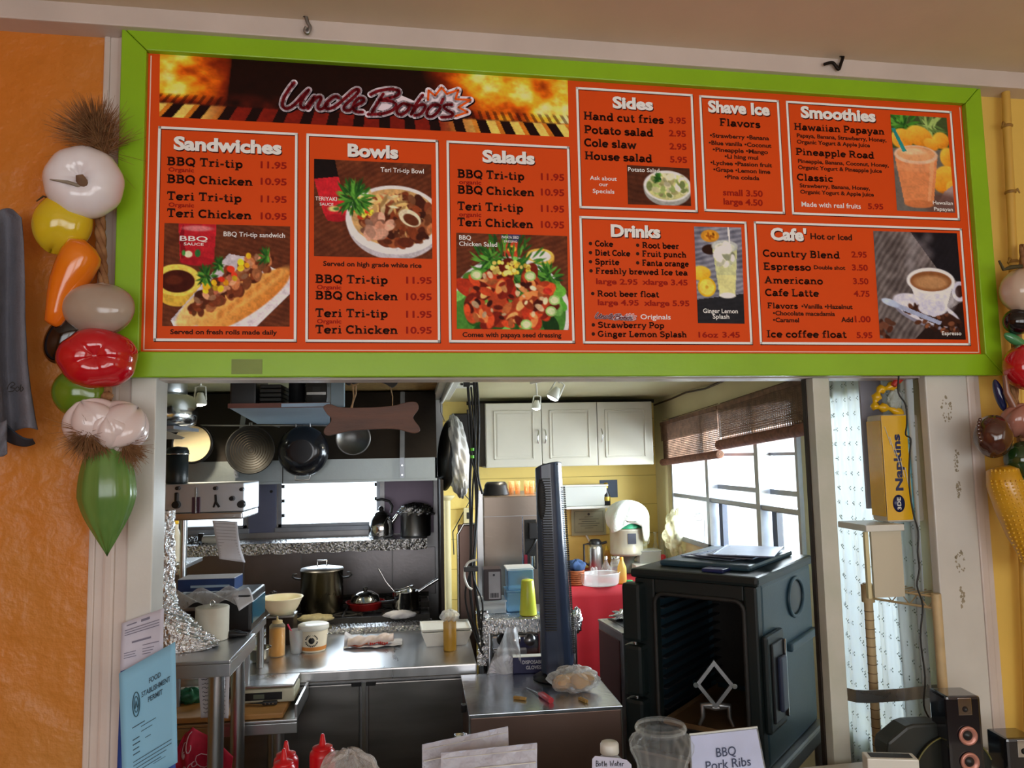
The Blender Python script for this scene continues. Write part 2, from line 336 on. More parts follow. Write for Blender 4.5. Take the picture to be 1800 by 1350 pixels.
G = {  # slab-serif alphabet: (advance, strokes, thin strokes, slabs(x0,x1,y), dots)
 'A': (1.0, [[(.27, .33), (.66, .33)], [(.14, .02), (.46, .93), (.8, .02)]], [], [(0, .3, 0), (.62, .95, 0)], []),
 'B': (.86, [[(.2, 0), (.2, 1)], A_(.45, .733, .2, .19, -90, 90)+[(.2, .925)], A_(.47, .308, .24, .232, -90, 90)+[(.2, .54)], [(.2, .075), (.47, .075)]], [], [(.02, .4, 0), (.02, .4, .9)], []),
 'C': (.86, [A_(.46, .5, .36, .425, 45, 315)], [[(.74, .68), (.74, 1)], [(.74, 0), (.74, .28)]], [], []),
 'D': (.93, [[(.2, 0), (.2, 1)], [(.2, .075)]+A_(.4, .5, .38, .425, -90, 90)+[(.2, .925)]], [], [(.02, .4, 0), (.02, .4, .9)], []),
 'E': (.84, [[(.2, 0), (.2, 1)], [(.2, .5), (.54, .5)], [(.2, .06), (.72, .06)], [(.2, .94), (.7, .94)]], [[(.72, 0), (.72, .3)], [(.7, .7), (.7, 1)], [(.54, .37), (.54, .63)]], [(.02, .4, 0), (.02, .4, .9)], []),
 'F': (.8, [[(.2, 0), (.2, 1)], [(.2, .5), (.54, .5)], [(.2, .94), (.7, .94)]], [[(.7, .68), (.7, 1)], [(.54, .37), (.54, .63)]], [(.02, .44, 0), (.02, .4, .9)], []),
 'G': (.96, [A_(.46, .5, .36, .425, 45, 320), [(.74, .08), (.74, .42)]], [[(.74, .7), (.74, 1)]], [(.5, .92, .36)], []),
 'H': (1.0, [[(.2, 0), (.2, 1)], [(.78, 0), (.78, 1)], [(.2, .5), (.78, .5)]], [], [(.02, .38, 0), (.02, .38, .9), (.6, .96, 0), (.6, .96, .9)], []),
 'I': (.46, [[(.22, 0), (.22, 1)]], [], [(.02, .42, 0), (.02, .42, .9)], []),
 'L': (.8, [[(.2, 0), (.2, 1)], [(.2, .06), (.7, .06)]], [[(.7, 0), (.7, .32)]], [(.02, .4, 0), (.02, .4, .9)], []),
 'P': (.84, [[(.2, 0), (.2, 1)], [(.2, .44)]+A_(.46, .683, .26, .243, -90, 90)+[(.2, .925)]], [], [(.02, .44, 0), (.02, .4, .9)], []),
 'Q': (.98, [A_(.48, .5, .38, .425, 0, 360), [(.45, .22), (.6, .2), (.85, -.1)]], [], [], []),
 'R': (1.0, [[(.2, 0), (.2, 1)], [(.2, .46)]+A_(.46, .693, .25, .233, -90, 90)+[(.2, .925)], [(.48, .46), (.62, .3), (.74, .05)]], [], [(.02, .4, 0), (.02, .4, .9), (.68, .96, 0)], []),
 'S': (.8, [A_(.4, .73, .26, .19, 30, 250)+A_(.4, .3, .29, .225, 80, -150)], [[(.68, .7), (.68, 1)], [(.1, 0), (.1, .3)]], [], []),
 'T': (.84, [[(.41, 0), (.41, 1)], [(.06, .94), (.76, .94)]], [[(.06, .68), (.06, 1)], [(.76, .68), (.76, 1)]], [(.2, .62, 0)], []),
 'a': (.74, [A_(.3, .2, .2, .14, 0, 360), A_(.35, .42, .22, .19, 150, 0)+[(.57, .1)]], [], [(.55, .74, 0)], []),
 'b': (.76, [[(.18, 0), (.18, 1)], A_(.42, .33, .24, .27, 0, 360)], [], [(.0, .2, .9)], []),
 'c': (.66, [A_(.36, .33, .26, .27, 45, 320)], [[(.57, .42), (.57, .64)]], [], []),
 'd': (.8, [A_(.35, .33, .24, .27, 0, 360), [(.59, 0), (.59, 1)]], [], [(.4, .6, .9), (.58, .78, 0)], []),
 'e': (.72, [A_(.37, .33, .27, .27, 0, 320), [(.1, .34), (.64, .34)]], [], [], []),
 'f': (.54, [[(.24, 0), (.24, .72)]+A_(.42, .74, .18, .2, 180, 60)], [], [(.04, .5, .56), (.06, .46, 0)], []),
 'g': (.74, [A_(.33, .4, .21, .2, 0, 360), A_(.34, -.08, .27, .15, 0, 360), [(.2, .2), (.14, .1), (.3, .06)]], [], [(.45, .7, .55)], []),
 'h': (.84, [[(.2, 0), (.2, 1)], A_(.41, .38, .21, .22, 180, 0)+[(.62, 0)]], [], [(.03, .2, .9), (.03, .38, 0), (.46, .8, 0)], []),
 'i': (.44, [[(.22, 0), (.22, .66)]], [], [(.04, .22, .56), (.04, .4, 0)], [(.2, .88)]),
 'k': (.84, [[(.2, 0), (.2, 1)], [(.25, .27), (.6, .6)], [(.36, .36), (.64, .05)]], [], [(.03, .2, .9), (.03, .38, 0), (.46, .76, .56), (.5, .84, 0)], []),
 'l': (.42, [[(.21, 0), (.21, 1)]], [], [(.04, .21, .9), (.04, .38, 0)], []),
 'm': (1.24, [[(.2, 0), (.2, .66)], A_(.39, .38, .19, .22, 180, 0)+[(.58, 0)], A_(.79, .38, .21, .22, 180, 0)+[(1.0, 0)]], [], [(.03, .2, .56), (.03, .36, 0), (.46, .72, 0), (.86, 1.18, 0)], []),
 'n': (.84, [[(.2, 0), (.2, .66)], A_(.41, .38, .21, .22, 180, 0)+[(.62, 0)]], [], [(.03, .2, .56), (.03, .38, 0), (.46, .8, 0)], []),
 'o': (.72, [A_(.36, .33, .27, .27, 0, 360)], [], [], []),
 'p': (.78, [[(.2, -.3), (.2, .66)], A_(.43, .33, .24, .27, 0, 360)], [], [(.03, .2, .56), (.03, .4, -.3)], []),
 'r': (.62, [[(.22, 0), (.22, .66)], A_(.42, .38, .2, .22, 170, 50)], [], [(.03, .22, .56), (.03, .46, 0)], []),
 's': (.62, [A_(.31, .47, .19, .13, 30, 250)+A_(.31, .2, .21, .14, 80, -150)], [[(.52, .48), (.52, .66)], [(.08, 0), (.08, .2)]], [], []),
 't': (.54, [[(.22, .9), (.22, .2)]+A_(.36, .2, .14, .14, 180, 320)], [], [(.03, .46, .56)], []),
 'u': (.84, [[(.2, .66), (.2, .28)]+A_(.4, .28, .2, .22, 180, 360)+[(.62, .28)], [(.62, 0), (.62, .66)]], [], [(.03, .2, .56), (.44, .62, .56), (.62, .8, 0)], []),
 'v': (.76, [[(.12, .6), (.38, .04), (.64, .6)]], [], [(0, .28, .56), (.5, .76, .56)], []),
 'w': (1.06, [[(.12, .6), (.32, .04), (.53, .56), (.74, .04), (.94, .6)]], [], [(0, .28, .56), (.8, 1.06, .56)], []),
 'y': (.76, [[(.12, .6), (.39, .04)], [(.66, .6), (.34, -.18), (.14, -.24)]], [], [(0, .28, .56), (.52, .78, .56)], []),
 '-': (.46, [[(.06, .34), (.4, .34)]], [], [], []), ' ': (.36, [], [], [], []),
}
def slab(I, txt, x0, yb, x1, cap, col=(46, 22, 14), lay=4, sw=.225):
    w_ = sum(G[c][0] for c in txt); a = fl(x0, yb); b = fl(x1, yb); q = fl(x0, yb-cap); sx = (b.x-a.x)/w_; sz = q.z-a.z; x = 0
    for ch in txt:
        adv, st, th, sl, dt = G[ch]
        tr = lambda p: (a.x+(x+p[0])*sx, a.z+p[1]*sz)
        for P in st: I.stroke([tr(p) for p in P], sw*sz, col, lay, False)
        for P in th: I.stroke([tr(p) for p in P], .09*sz, col, lay, False)
        for (u0, u1, y) in sl: I.poly([tr((u0, y)), tr((u1, y)), tr((u1, y+.125)), tr((u0, y+.125))], col, lay)
        for (u, v) in dt: c = tr((u, v)); I.poly([(c[0]+.1*sz*math.cos(k*PI/5), c[1]+.1*sz*math.sin(k*PI/5)) for k in range(10)], col, lay)
        x += adv

board = thing('menu_board', (0, 0, 0), 'wide lime green framed menu board of orange panels hung above the kitchen opening', 'menu board')
board.location = BP; board.rotation_euler = (0, 0, BY)
LIME = pm('lime_green_paint', ink((118, 158, 22)), .35, 0, .06, 5, .05, 60)
oc = [fl(*p, 0) for p in ((212, 46), (1722, 150), (1767, 662), (198, 660))]
ox0 = (oc[0].x+oc[3].x)/2; ox1 = (oc[1].x+oc[2].x)/2; oz1 = (oc[0].z+oc[1].z)/2; oz0 = (oc[2].z+oc[3].z)/2
ic = [fl(*p, 0) for p in ((256, 88), (1697, 181), (1733, 622), (245, 618))]
ix0 = (ic[0].x+ic[3].x)/2; ix1 = (ic[1].x+ic[2].x)/2; iz1 = (ic[0].z+ic[1].z)/2; iz0 = (ic[2].z+ic[3].z)/2
def rail(q, nm='frame_rail'):
    (a, b, c, d) = q; g = .0012; vs = []
    for y in (0, .03): vs += [(p[0], y, p[1]) for p in q]
    m = MB().add(vs, [(0, 1, 2, 3), (7, 6, 5, 4), (0, 4, 5, 1), (1, 5, 6, 2), (2, 6, 7, 3), (3, 7, 4, 0)])
    o = m.build(nm, LIME, board, local=True); md = o.modifiers.new('bevel', 'BEVEL'); md.width = .003; md.segments = 2; return o
g = .0008
rail([(ox0+g, oz1), (ox1-g, oz1), (ix1-g, iz1), (ix0+g, iz1)]); rail([(ix0+g, iz0), (ix1-g, iz0), (ox1-g, oz0), (ox0+g, oz0)])
rail([(ox0, oz0+g), (ox0, oz1-g), (ix0, iz1-g), (ix0, iz0+g)]); rail([(ix1, iz0+g), (ix1, iz1-g), (ox1, oz1-g), (ox1, oz0+g)])
lab(MB().box(ox0+.01, ox1-.01, .0225, .032, oz0+.01, oz1-.01).build('backing', WHITEP, board, local=True), 'pale backing board')
lab(MB().box(ix0-.004, ix1+.004, .019, .0222, iz0-.004, iz1+.004).build('poster', pm('orange_print', ink((190, 66, 18)), .5, 0, .02, 4, spec=.15), board, local=True), 'orange printed poster sheet')
I = Ink(.0188)
pk = (214, 172, 160)
for a, b, c, d in ((ix0+.006, iz0+.006, ix1-.006, iz0+.009), (ix0+.006, iz0+.006, ix0+.009, iz1-.006), (ix1-.009, iz0+.006, ix1-.006, iz1-.006)):
    I.poly([(a, b), (c, b), (c, d), (a, d)], pk, 1)
I.build('poster_edge_line', board)
tp = MB(); t0 = fl(407, 634, -.001); t1 = fl(461, 655, -.001); tp.box(t0.x, t1.x, -.0012, -.0002, t1.z-.004, t0.z+.004)
for k in range(9): z = t1.z-.002+k*(t0.z-t1.z+.004)/9; tp.box(t0.x, t1.x, -.002, -.0012, z, z+.0022)
lab(tp.build('tape_patch', pm('grey_tape', (128, 146, 76), .6), board, local=True), 'ribbed grey green tape patch on the lower rail')

WH = (226, 208, 206); BK = (48, 22, 12); RD = (134, 26, 14); SH = (60, 16, 10)
def panel(name, q, texts):
    P = [fl(*p) for p in q]; x0 = (P[0].x+P[3].x)/2; x1 = (P[1].x+P[2].x)/2; z1 = (P[0].z+P[1].z)/2; z0 = (P[2].z+P[3].z)/2
    I = Ink(.0188); h = .0035
    for a, b, c, d in ((x0, z0, x1, z0+2*h), (x0, z1-2*h, x1, z1), (x0, z0, x0+2*h, z1), (x1-2*h, z0, x1, z1)):
        I.poly([(a+.002, b-.0025), (c+.002, b-.0025), (c+.002, d-.0025), (a+.002, d-.0025)], SH, 1)
        I.poly([(a, b), (c, b), (c, d), (a, d)], WH, 2)
    pn = I.build('menu_panel', board); lab(pn, name)
    T = Ink(.0188)
    for t in texts:
        k = t[0]
        if k == 'H': sans(T, t[1], t[2]+1.5, t[3]+2, t[4]+1.5, t[5], SH, 4, .045); sans(T, t[1], t[2], t[3], t[4], t[5], WH, 6, .045)
        elif k == 'S': slab(T, *t[1:])
        elif k == 'R': sans(T, *t[1:6], RD, 4, .03)
        elif k == 'B': sans(T, *t[1:6], BK, 4, .03)
        elif k == 'W': sans(T, *t[1:6], WH, 9, .012)
        elif k == 'o':
            c = fl(t[1], t[2]); T.poly([(c.x+.0055*math.cos(j*PI/6), c.z+.0055*math.sin(j*PI/6)) for j in range(12)], BK, 4)
        elif k == 'V':  # line with bullets: text pieces
            c = fl(t[2]+3, t[3]-t[5]*.42)
            sans(T, t[1].replace('*', '•'), t[2], t[3], t[4], t[5], BK, 4, .03)
    T.build('lettering', pn); return pn
def four(x, xs, sub, x2, px, px2, b):
    "the four sandwich / bowl / salad items"
    out = []
    for i, (n_, w_) in enumerate((('BBQ Tri-tip', 0), ('BBQ Chicken', 1), ('Teri Tri-tip', 0), ('Teri Chicken', 1))):
        out += [('S', n_, x, b[i][0], x2[i], 14.5), ('R', ('11.95', '10.95')[w_], px, b[i][1], px2, 12)]
        if w_: out.append(('R', sub, x+3, b[i][2], xs, 7.5))
    return out
p_sand = panel('sandwiches panel with white heading', ((278, 222), (522, 233), (522, 601), (269, 599)), [('H', 'Sandwiches', 305, 262, 495, 23)]
  + four(293, 341, 'Organic', (427, 445, 425, 443), 458, 504, ((290, 295), (321, 324, 301), (351, 355), (381, 385, 363)))
  + [('W', 'BBQ', 316, 423, 365, 9), ('W', 'SAUCE', 323, 431, 358, 5), ('W', 'BBQ Tri-tip sandwich', 393, 415, 501, 8.5), ('B', 'Served on fresh rolls made daily', 299, 587, 487, 8.5)])
p_bowl = panel('bowls panel with white heading', ((538, 234), (769, 246), (775, 603), (537, 600)), [('H', 'Bowls', 611, 274, 700, 22), ('W', 'TERIYAKI', 554, 352, 592, 7), ('W', 'SAUCE', 562, 361, 586, 5), ('W', 'Teri Tri-tip Bowl', 669, 302, 745, 8.5), ('B', 'Served on high grade white rice', 568, 467, 741, 8.5)]
  + four(554, 600, 'Organic', (682, 700, 682, 700), 714, 759, ((497, 498), (526, 527, 508), (557, 558), (586, 586, 568))))
p_sal = panel('salads panel with white heading', ((784, 246), (1001, 258), (1010, 604), (790, 601)), [('H', 'Salads', 848, 284, 940, 21), ('W', 'PAPAYA SEED', 882, 419, 912, 5), ('W', 'DRESSING', 886, 426, 909, 4), ('W', 'BBQ', 807, 421, 828, 8), ('W', 'Chicken Salad', 807, 432, 874, 8), ('B', 'Comes with papaya seed dressing', 813, 592, 987, 8.5)]
  + four(804, 846, 'organic', (922, 940, 920, 938), 951, 992, ((312, 316), (340, 343, 323), (369, 372), (397, 400, 380))))
sides = [('Hand cut fries', 1026, 210, 1167, '3.95', 1176, 216, 1206), ('Potato salad', 1027, 234, 1149, '2.95', 1176, 239, 1206), ('Cole slaw', 1027, 257, 1119, '2.95', 1177, 262, 1207), ('House salad', 1028, 280, 1147, '5.95', 1178, 285, 1208)]
p_sid = panel('sides panel with white heading', ((1012, 153), (1218, 165), (1226, 373), (1019, 366)), [('H', 'Sides', 1077, 189, 1148, 20)] + [('S', a, b, c, d, 14) for a, b, c, d, *_ in sides] + [('R', e, f, g_, h, 11) for *_, e, f, g_, h in sides]
  + [('W', 'Potato Salad', 1104, 301, 1159, 7.5), ('W', 'Ask about', 1037, 316, 1084, 7.5), ('W', 'our', 1053, 327, 1069, 7), ('W', 'Specials', 1042, 339, 1080, 7.5)])
fl_ = [('•Strawberry •Banana', 1248, 241, 1352), ('•Blue vanilla •Coconut', 1246, 254, 1356), ('•Pineapple •Mango', 1253, 266, 1350), ('•Li hing mui', 1274, 278, 1333), ('•Lychee •Passion fruit', 1249, 289, 1357), ('•Grape •Lemon lime', 1254, 301, 1354), ('•Pina colada', 1274, 314, 1335)]
p_ice = panel('shave ice panel with white heading', ((1229, 167), (1369, 176), (1380, 376), (1238, 371)), [('H', 'Shave Ice', 1245, 196, 1353, 20), ('S', 'Flavors', 1265, 221, 1337, 13)] + [('B', a, b, c, d, 7.5) for a, b, c, d in fl_]
  + [('R', 'small 3.50', 1271, 343, 1341, 11), ('R', 'large 4.50', 1272, 359, 1341, 11)])
p_smo = panel('smoothies panel with white heading', ((1381, 176), (1672, 196), (1688, 387), (1393, 377)), [('H', 'Smoothies', 1408, 206, 1539, 20), ('S', 'Hawaiian Papayan', 1396, 228, 1555, 12), ('S', 'Pineapple Road', 1399, 272, 1537, 12), ('S', 'Classic', 1401, 317, 1465, 12),
  ('B', 'Papaya, Banana, Strawberry, Honey,', 1401, 241, 1558, 7), ('B', 'Organic Yogurt & Apple Juice', 1401, 252, 1529, 7), ('B', 'Pineapple, Banana, Coconut, Honey,', 1403, 286, 1562, 7), ('B', 'Organic Yogurt & Pineapple Juice', 1403, 297, 1550, 7),
  ('B', 'Strawberry, Banana, Honey,', 1406, 329, 1529, 7), ('B', 'Organic Yogurt & Apple Juice', 1407, 340, 1536, 7), ('W', 'Made with real fruits', 1409, 363, 1513, 9), ('R', '5.95', 1526, 367, 1553, 10), ('W', 'Hawaiian', 1640, 359, 1675, 6.5), ('W', 'Papayan', 1642, 370, 1675, 6.5)])
dr = [('Coke', 1046, 433, 1078), ('Diet Coke', 1046, 449, 1108), ('Sprite', 1046, 465, 1089), ('Freshly brewed Ice tea', 1047, 481, 1209), ('Root beer', 1129, 436, 1194), ('Fruit punch', 1129, 451, 1207), ('Fanta orange', 1129, 467, 1211), ('Root beer float', 1050, 521, 1159), ('Strawberry Pop', 1051, 576, 1168), ('Ginger Lemon Splash', 1051, 592, 1208)]
p_dri = panel('drinks panel with white heading', ((1019, 380), (1312, 389), (1323, 606), (1024, 603)), [('H', 'Drinks', 1074, 415, 1161, 21)] + [('S', a, b, c, d, 10.5) for a, b, c, d in dr] + [('o', b-8, c-5) for a, b, c, d in dr]
  + [('R', 'large 2.95', 1048, 499, 1121, 10), ('R', 'xlarge 3.45', 1129, 500, 1209, 10), ('R', 'large 4.95', 1051, 536, 1123, 10), ('R', 'xlarge 5.95', 1132, 537, 1212, 10), ('W', 'Originals', 1126, 561, 1179, 9), ('R', '16oz', 1228, 593, 1263, 10), ('R', '3.45', 1270, 593, 1301, 10),
  ('W', 'Ginger Lemon', 1236, 550, 1297, 8), ('W', 'Splash', 1253, 560, 1282, 8)])
ca = [('Country Blend', 1341, 451, 1477, '2.95', 1497, 1524), ('Espresso', 1342, 474, 1426, '3.50', 1498, 1526), ('Americano', 1344, 498, 1447, '3.50', 1500, 1527), ('Cafe Latte', 1345, 520, 1440, '4.75', 1501, 1529), ('Ice coffee float', 1348, 593, 1489, '5.95', 1506, 1534)]
p_caf = panel('cafe panel with white heading', ((1325, 389), (1690, 401), (1707, 608), (1336, 604)), [('H', "Cafe'", 1355, 421, 1418, 21), ('B', 'Hot or Iced', 1425, 420, 1498, 10.5)] + [('S', a, b, c, d, 12.5) for a, b, c, d, *_ in ca] + [('R', e, f, c+1, g_, 10.5) for a, b, c, d, e, f, g_ in ca]
  + [('B', 'Double shot', 1431, 473, 1486, 7), ('S', 'Flavors', 1349, 542, 1403, 10), ('B', '•Vanilla •Hazelnut', 1409, 542, 1499, 8), ('B', '•Chocolate macadamia', 1359, 554, 1468, 8), ('B', '•Caramel', 1359, 566, 1405, 8), ('B', 'Add', 1479, 566, 1500, 9), ('R', '1.00', 1503, 566, 1531, 11), ('W', 'Espresso', 1656, 589, 1690, 7)])

# ---- printed photographs: painted with numpy into a fine colour grid
class Cv:
    def __init__(s, w, h, col):
        s.w, s.h = w, h; s.a = np.zeros((h, w, 3)); s.a[:] = col; s.Y, s.X = np.mgrid[0:h, 0:w].astype(float)
    def mix(s, m, col): m = np.clip(m, 0, 1)[..., None]; s.a = s.a*(1-m)+np.array(col, float)*m
    def ell(s, cx, cy, rx, ry, col, ang=0, soft=1., op=1., col2=None):
        c, n = math.cos(math.radians(ang)), math.sin(math.radians(ang)); x = s.X-cx; y = s.Y-cy; u = (x*c+y*n)/rx; v = (-x*n+y*c)/ry; d = np.sqrt(u*u+v*v)
        m = np.clip((1-d)*min(rx, ry)/soft+.5, 0, 1)*op
        if col2 is not None: t = np.clip((u*-.5+v*-.6+1)/2, 0, 1)[..., None]; cc = np.array(col)*(1-t)+np.array(col2)*t; s.a = s.a*(1-m[..., None])+cc*m[..., None]
        else: s.mix(m, col)
    def poly(s, pts, col, op=1.):
        ins = np.zeros((s.h, s.w), bool); n = len(pts); j = n-1
        for i in range(n):
            xi, yi = pts[i]; xj, yj = pts[j]
            if yi != yj: ins ^= ((yi > s.Y) != (yj > s.Y)) & (s.X < (xj-xi)*(s.Y-yi)/(yj-yi)+xi)
            j = i
        s.mix(ins.astype(float)*op, col)
    def noise(s, sc_, seed=0):
        r = np.random.default_rng(seed); gy, gx = int(s.h/sc_)+3, int(s.w/sc_)+3; g = r.random((gy, gx)); y = s.Y/sc_; x = s.X/sc_; iy = y.astype(int); ix = x.astype(int); fy = y-iy; fx = x-ix
        fy = fy*fy*(3-2*fy); fx = fx*fx*(3-2*fx)
        return (g[iy, ix]*(1-fx)+g[iy, ix+1]*fx)*(1-fy)+(g[iy+1, ix]*(1-fx)+g[iy+1, ix+1]*fx)*fy
    def grain(s, amt, seed=0): s.a *= (1+amt*(s.noise(2, seed)*.6+s.noise(6, seed+1)*.8-.7))[..., None]
    def wood(s, c1, c2, ang=20):
        t = math.radians(ang); u = s.X*math.cos(t)+s.Y*math.sin(t); v = -s.X*math.sin(t)+s.Y*math.cos(t)
        m = .5+.5*np.sin(v*.9+3*s.noise(14, 3)+u*.02); m = m*.4+.6*s.noise(9, 9); s.mix(np.ones_like(m), c1); s.mix(m, c2)
    def scatter(s, n, cx, cy, rx, ry, cols, r0, r1, seed=1, asp=1.6, ang=0, soft=1.2):
        r = np.random.default_rng(seed); c, sn = math.cos(math.radians(ang)), math.sin(math.radians(ang))
        for _ in range(n):
            q = math.sqrt(r.random()); t = r.random()*2*PI; dx = q*math.cos(t)*rx; dy = q*math.sin(t)*ry
            k = cols[r.integers(len(cols))]; f = .7+.6*r.random(); rr = r0+(r1-r0)*r.random()
            s.ell(cx+dx*c-dy*sn, cy+dx*sn+dy*c, rr*asp, rr, tuple(min(255, v*f) for v in k), r.random()*180, soft)
    def leafy(s, n, cx, cy, R, cols, seed=2, ln=10):
        r = np.random.default_rng(seed)
        for _ in range(n):
            t = r.random()*2*PI; q = R*math.sqrt(r.random()); k = cols[r.integers(len(cols))]; s.ell(cx+q*math.cos(t), cy+q*math.sin(t), ln*(.5+.6*r.random()), 1.6, k, math.degrees(t)+r.random()*50-25, 1)
def place(cv, q, parent, name='photo_print', lay=5, text=None):
    P = [fl(*p) for p in q]; h, w_ = cv.h, cv.w; u = np.linspace(0, 1, w_); v = np.linspace(0, 1, h); UU, VV = np.meshgrid(u, v)
    gx = (P[0].x*(1-UU)+P[1].x*UU)*(1-VV)+(P[3].x*(1-UU)+P[2].x*UU)*VV; gz = (P[0].z*(1-UU)+P[1].z*UU)*(1-VV)+(P[3].z*(1-UU)+P[2].z*UU)*VV
    co = np.stack([gx, np.full_like(gx, .0188-lay*.00012), gz], -1).reshape(-1, 3).astype(np.float32)
    idx = np.arange(h*w_).reshape(h, w_); f = np.stack([idx[:-1, :-1], idx[1:, :-1], idx[1:, 1:], idx[:-1, 1:]], -1).reshape(-1, 4)
    me = bpy.data.meshes.new(name); me.vertices.add(h*w_); me.vertices.foreach_set('co', co.ravel()); me.loops.add(f.size); me.loops.foreach_set('vertex_index', f.ravel().astype(np.int32))
    me.polygons.add(len(f)); me.polygons.foreach_set('loop_start', np.arange(0, f.size, 4, dtype=np.int32)); me.update(calc_edges=True); me.materials.append(PRINT)
    c = np.clip(cv.a, 0, 255)/255; c = np.where(c <= .04045, c/12.92, ((c+.055)/1.055)**2.4)/K; c = np.clip(c, 0, .95)
    a = me.color_attributes.new('Col', 'FLOAT_COLOR', 'POINT'); a.data.foreach_set('color', np.concatenate([c, np.ones((h, w_, 1))], -1).astype(np.float32).ravel())
    o = bpy.data.objects.new(name, me); COL.objects.link(o); o.parent = parent; return o
S_ = .8
def cvs(w, h, col): return Cv(int(w*S_), int(h*S_), col)
def sc_(cv):
    """run drawing calls in photo pixels: returns scaled wrappers"""
    class W: pass
    k = S_; o = W()
    o.ell = lambda cx, cy, rx, ry, col, ang=0, soft=1.2, op=1., col2=None: cv.ell(cx*k, cy*k, rx*k, ry*k, col, ang, soft, op, col2)
    o.poly = lambda pts, col, op=1.: cv.poly([(x*k, y*k) for x, y in pts], col, op)
    o.sca = lambda n, cx, cy, rx, ry, cols, r0, r1, **kw: cv.scatter(n, cx*k, cy*k, rx*k, ry*k, cols, r0*k, r1*k, **kw)
    o.leaf = lambda n, cx, cy, R, cols, ln=10, seed=2: cv.leafy(n, cx*k, cy*k, R*k, cols, seed, ln*k)
    return o
WD = ((74, 34, 20), (104, 54, 32))
GR = [(40, 92, 30), (62, 122, 40), (88, 150, 54), (30, 70, 26)]
MEAT = [(92, 44, 26), (122, 66, 38), (150, 92, 58), (70, 30, 18), (110, 50, 26)]
# sandwich (220 x 182)
c = cvs(222, 182, WD[0]); d = sc_(c); c.wood(*WD, 18)
d.poly([(24, 0), (90, 0), (86, 66), (28, 66)], (172, 30, 40)); d.poly([(26, 20), (30, 66), (38, 66), (33, 0)], (120, 16, 26)); d.ell(57, 66, 30, 8, (150, 24, 34)); d.ell(57, 8, 26, 5, (222, 190, 190), 0, 2, .5)
d.ell(42, 54, 7, 6, (226, 214, 180)); d.ell(58, 52, 5, 7, (44, 104, 50)); d.ell(34, 52, 3, 5, (60, 130, 60))
d.ell(24, 112, 40, 34, (206, 164, 60)); d.ell(24, 100, 40, 28, (232, 196, 84)); d.ell(24, 102, 30, 20, (60, 20, 12)); d.ell(18, 100, 14, 8, (96, 40, 22), 0, 3, .7)
d.poly([(112, 52), (150, 58), (222, 90), (222, 120), (160, 182), (20, 182), (14, 170)], (214, 206, 214)); d.poly([(112, 52), (150, 58), (60, 182), (14, 170)], (190, 182, 192))
d.ell(92, 130, 84, 26, (206, 140, 62), -36, 2, 1, (236, 198, 130)); d.ell(140, 134, 96, 27, (190, 110, 40), -34, 2, 1, (232, 176, 96)); d.ell(150, 120, 80, 12, (226, 166, 88), -34, 4, .7)
for k in range(7): d.ell(100+k*16, 158-k*12, 9, 5, (168, 88, 30), -50, 4, .5)
d.sca(130, 118, 104, 84, 20, MEAT, 3, 8, ang=-36, seed=4); d.sca(30, 118, 96, 80, 10, [(168, 120, 90), (140, 80, 60)], 2, 5, ang=-36, seed=6)
d.sca(16, 106, 88, 60, 22, [(232, 192, 40), (214, 52, 30), (236, 160, 30)], 4, 6, ang=-36, seed=8, asp=1.2); d.leaf(26, 76, 92, 14, GR); d.leaf(18, 98, 72, 8, GR); d.leaf(14, 180, 56, 12, GR)
c.grain(.22, 4); place(c, ((289, 392), (510, 398), (509, 574), (285, 573)), p_sand)
# teriyaki bowl (207 x 174)
c = cvs(207, 174, WD[0]); d = sc_(c); c.wood(*WD, 150)
d.poly([(0, 0), (36, 0), (42, 30), (0, 36)], (22, 14, 14)); d.poly([(0, 36), (42, 30), (58, 92), (52, 106), (24, 110), (16, 96)], (190, 34, 44)); d.ell(38, 104, 18, 7, (150, 26, 34)); d.ell(34, 88, 10, 5, (200, 190, 120), 0, 2); d.ell(38, 88, 5, 3, (60, 110, 50))
d.ell(140, 110, 84, 66, (176, 172, 180)); d.ell(140, 104, 86, 62, (226, 226, 232)); d.ell(140, 100, 76, 52, (190, 150, 96))
d.sca(170, 146, 104, 66, 44, MEAT, 3, 9, seed=11); d.sca(34, 84, 84, 22, 18, [(232, 192, 50), (226, 170, 40), (214, 70, 40), (236, 214, 90)], 2.5, 5, seed=12, asp=1.2); d.sca(30, 120, 76, 44, 14, [(214, 190, 140), (196, 156, 96)], 2, 4, seed=13, asp=4)
d.sca(18, 110, 118, 26, 20, [(176, 132, 112), (150, 104, 84)], 5, 9, seed=14); d.ell(166, 100, 21, 14, (220, 208, 176), 30); d.ell(168, 103, 15, 9, (90, 44, 24), 30); d.leaf(90, 70, 68, 26, GR, 14)
c.grain(.22, 9); place(c, ((552, 279), (758, 289), (760, 455), (552, 450)), p_bowl)
# chicken salad (197 x 170)
c = cvs(197, 170, WD[0]); d = sc_(c); c.wood(*WD, 160)
d.poly([(78, 0), (112, 0), (108, 42), (84, 42)], (190, 66, 40)); d.poly([(78, 0), (112, 0), (111, 14), (79, 12)], (60, 54, 90)); d.ell(96, 26, 8, 6, (230, 180, 60)); d.ell(96, 26, 4, 3, (90, 40, 20))
d.ell(146, 42, 25, 16, (190, 140, 50)); d.ell(146, 38, 25, 14, (222, 180, 80)); d.ell(146, 38, 19, 10, (226, 216, 220))
d.ell(92, 140, 106, 100, (210, 210, 218)); d.ell(92, 142, 98, 92, (66, 120, 46)); d.sca(60, 92, 120, 92, 76, GR+[(110, 170, 80)], 6, 14, seed=21); d.leaf(120, 92, 70, 70, GR, 14); d.leaf(40, 162, 74, 18, GR, 14); d.leaf(40, 60, 46, 14, GR, 12)
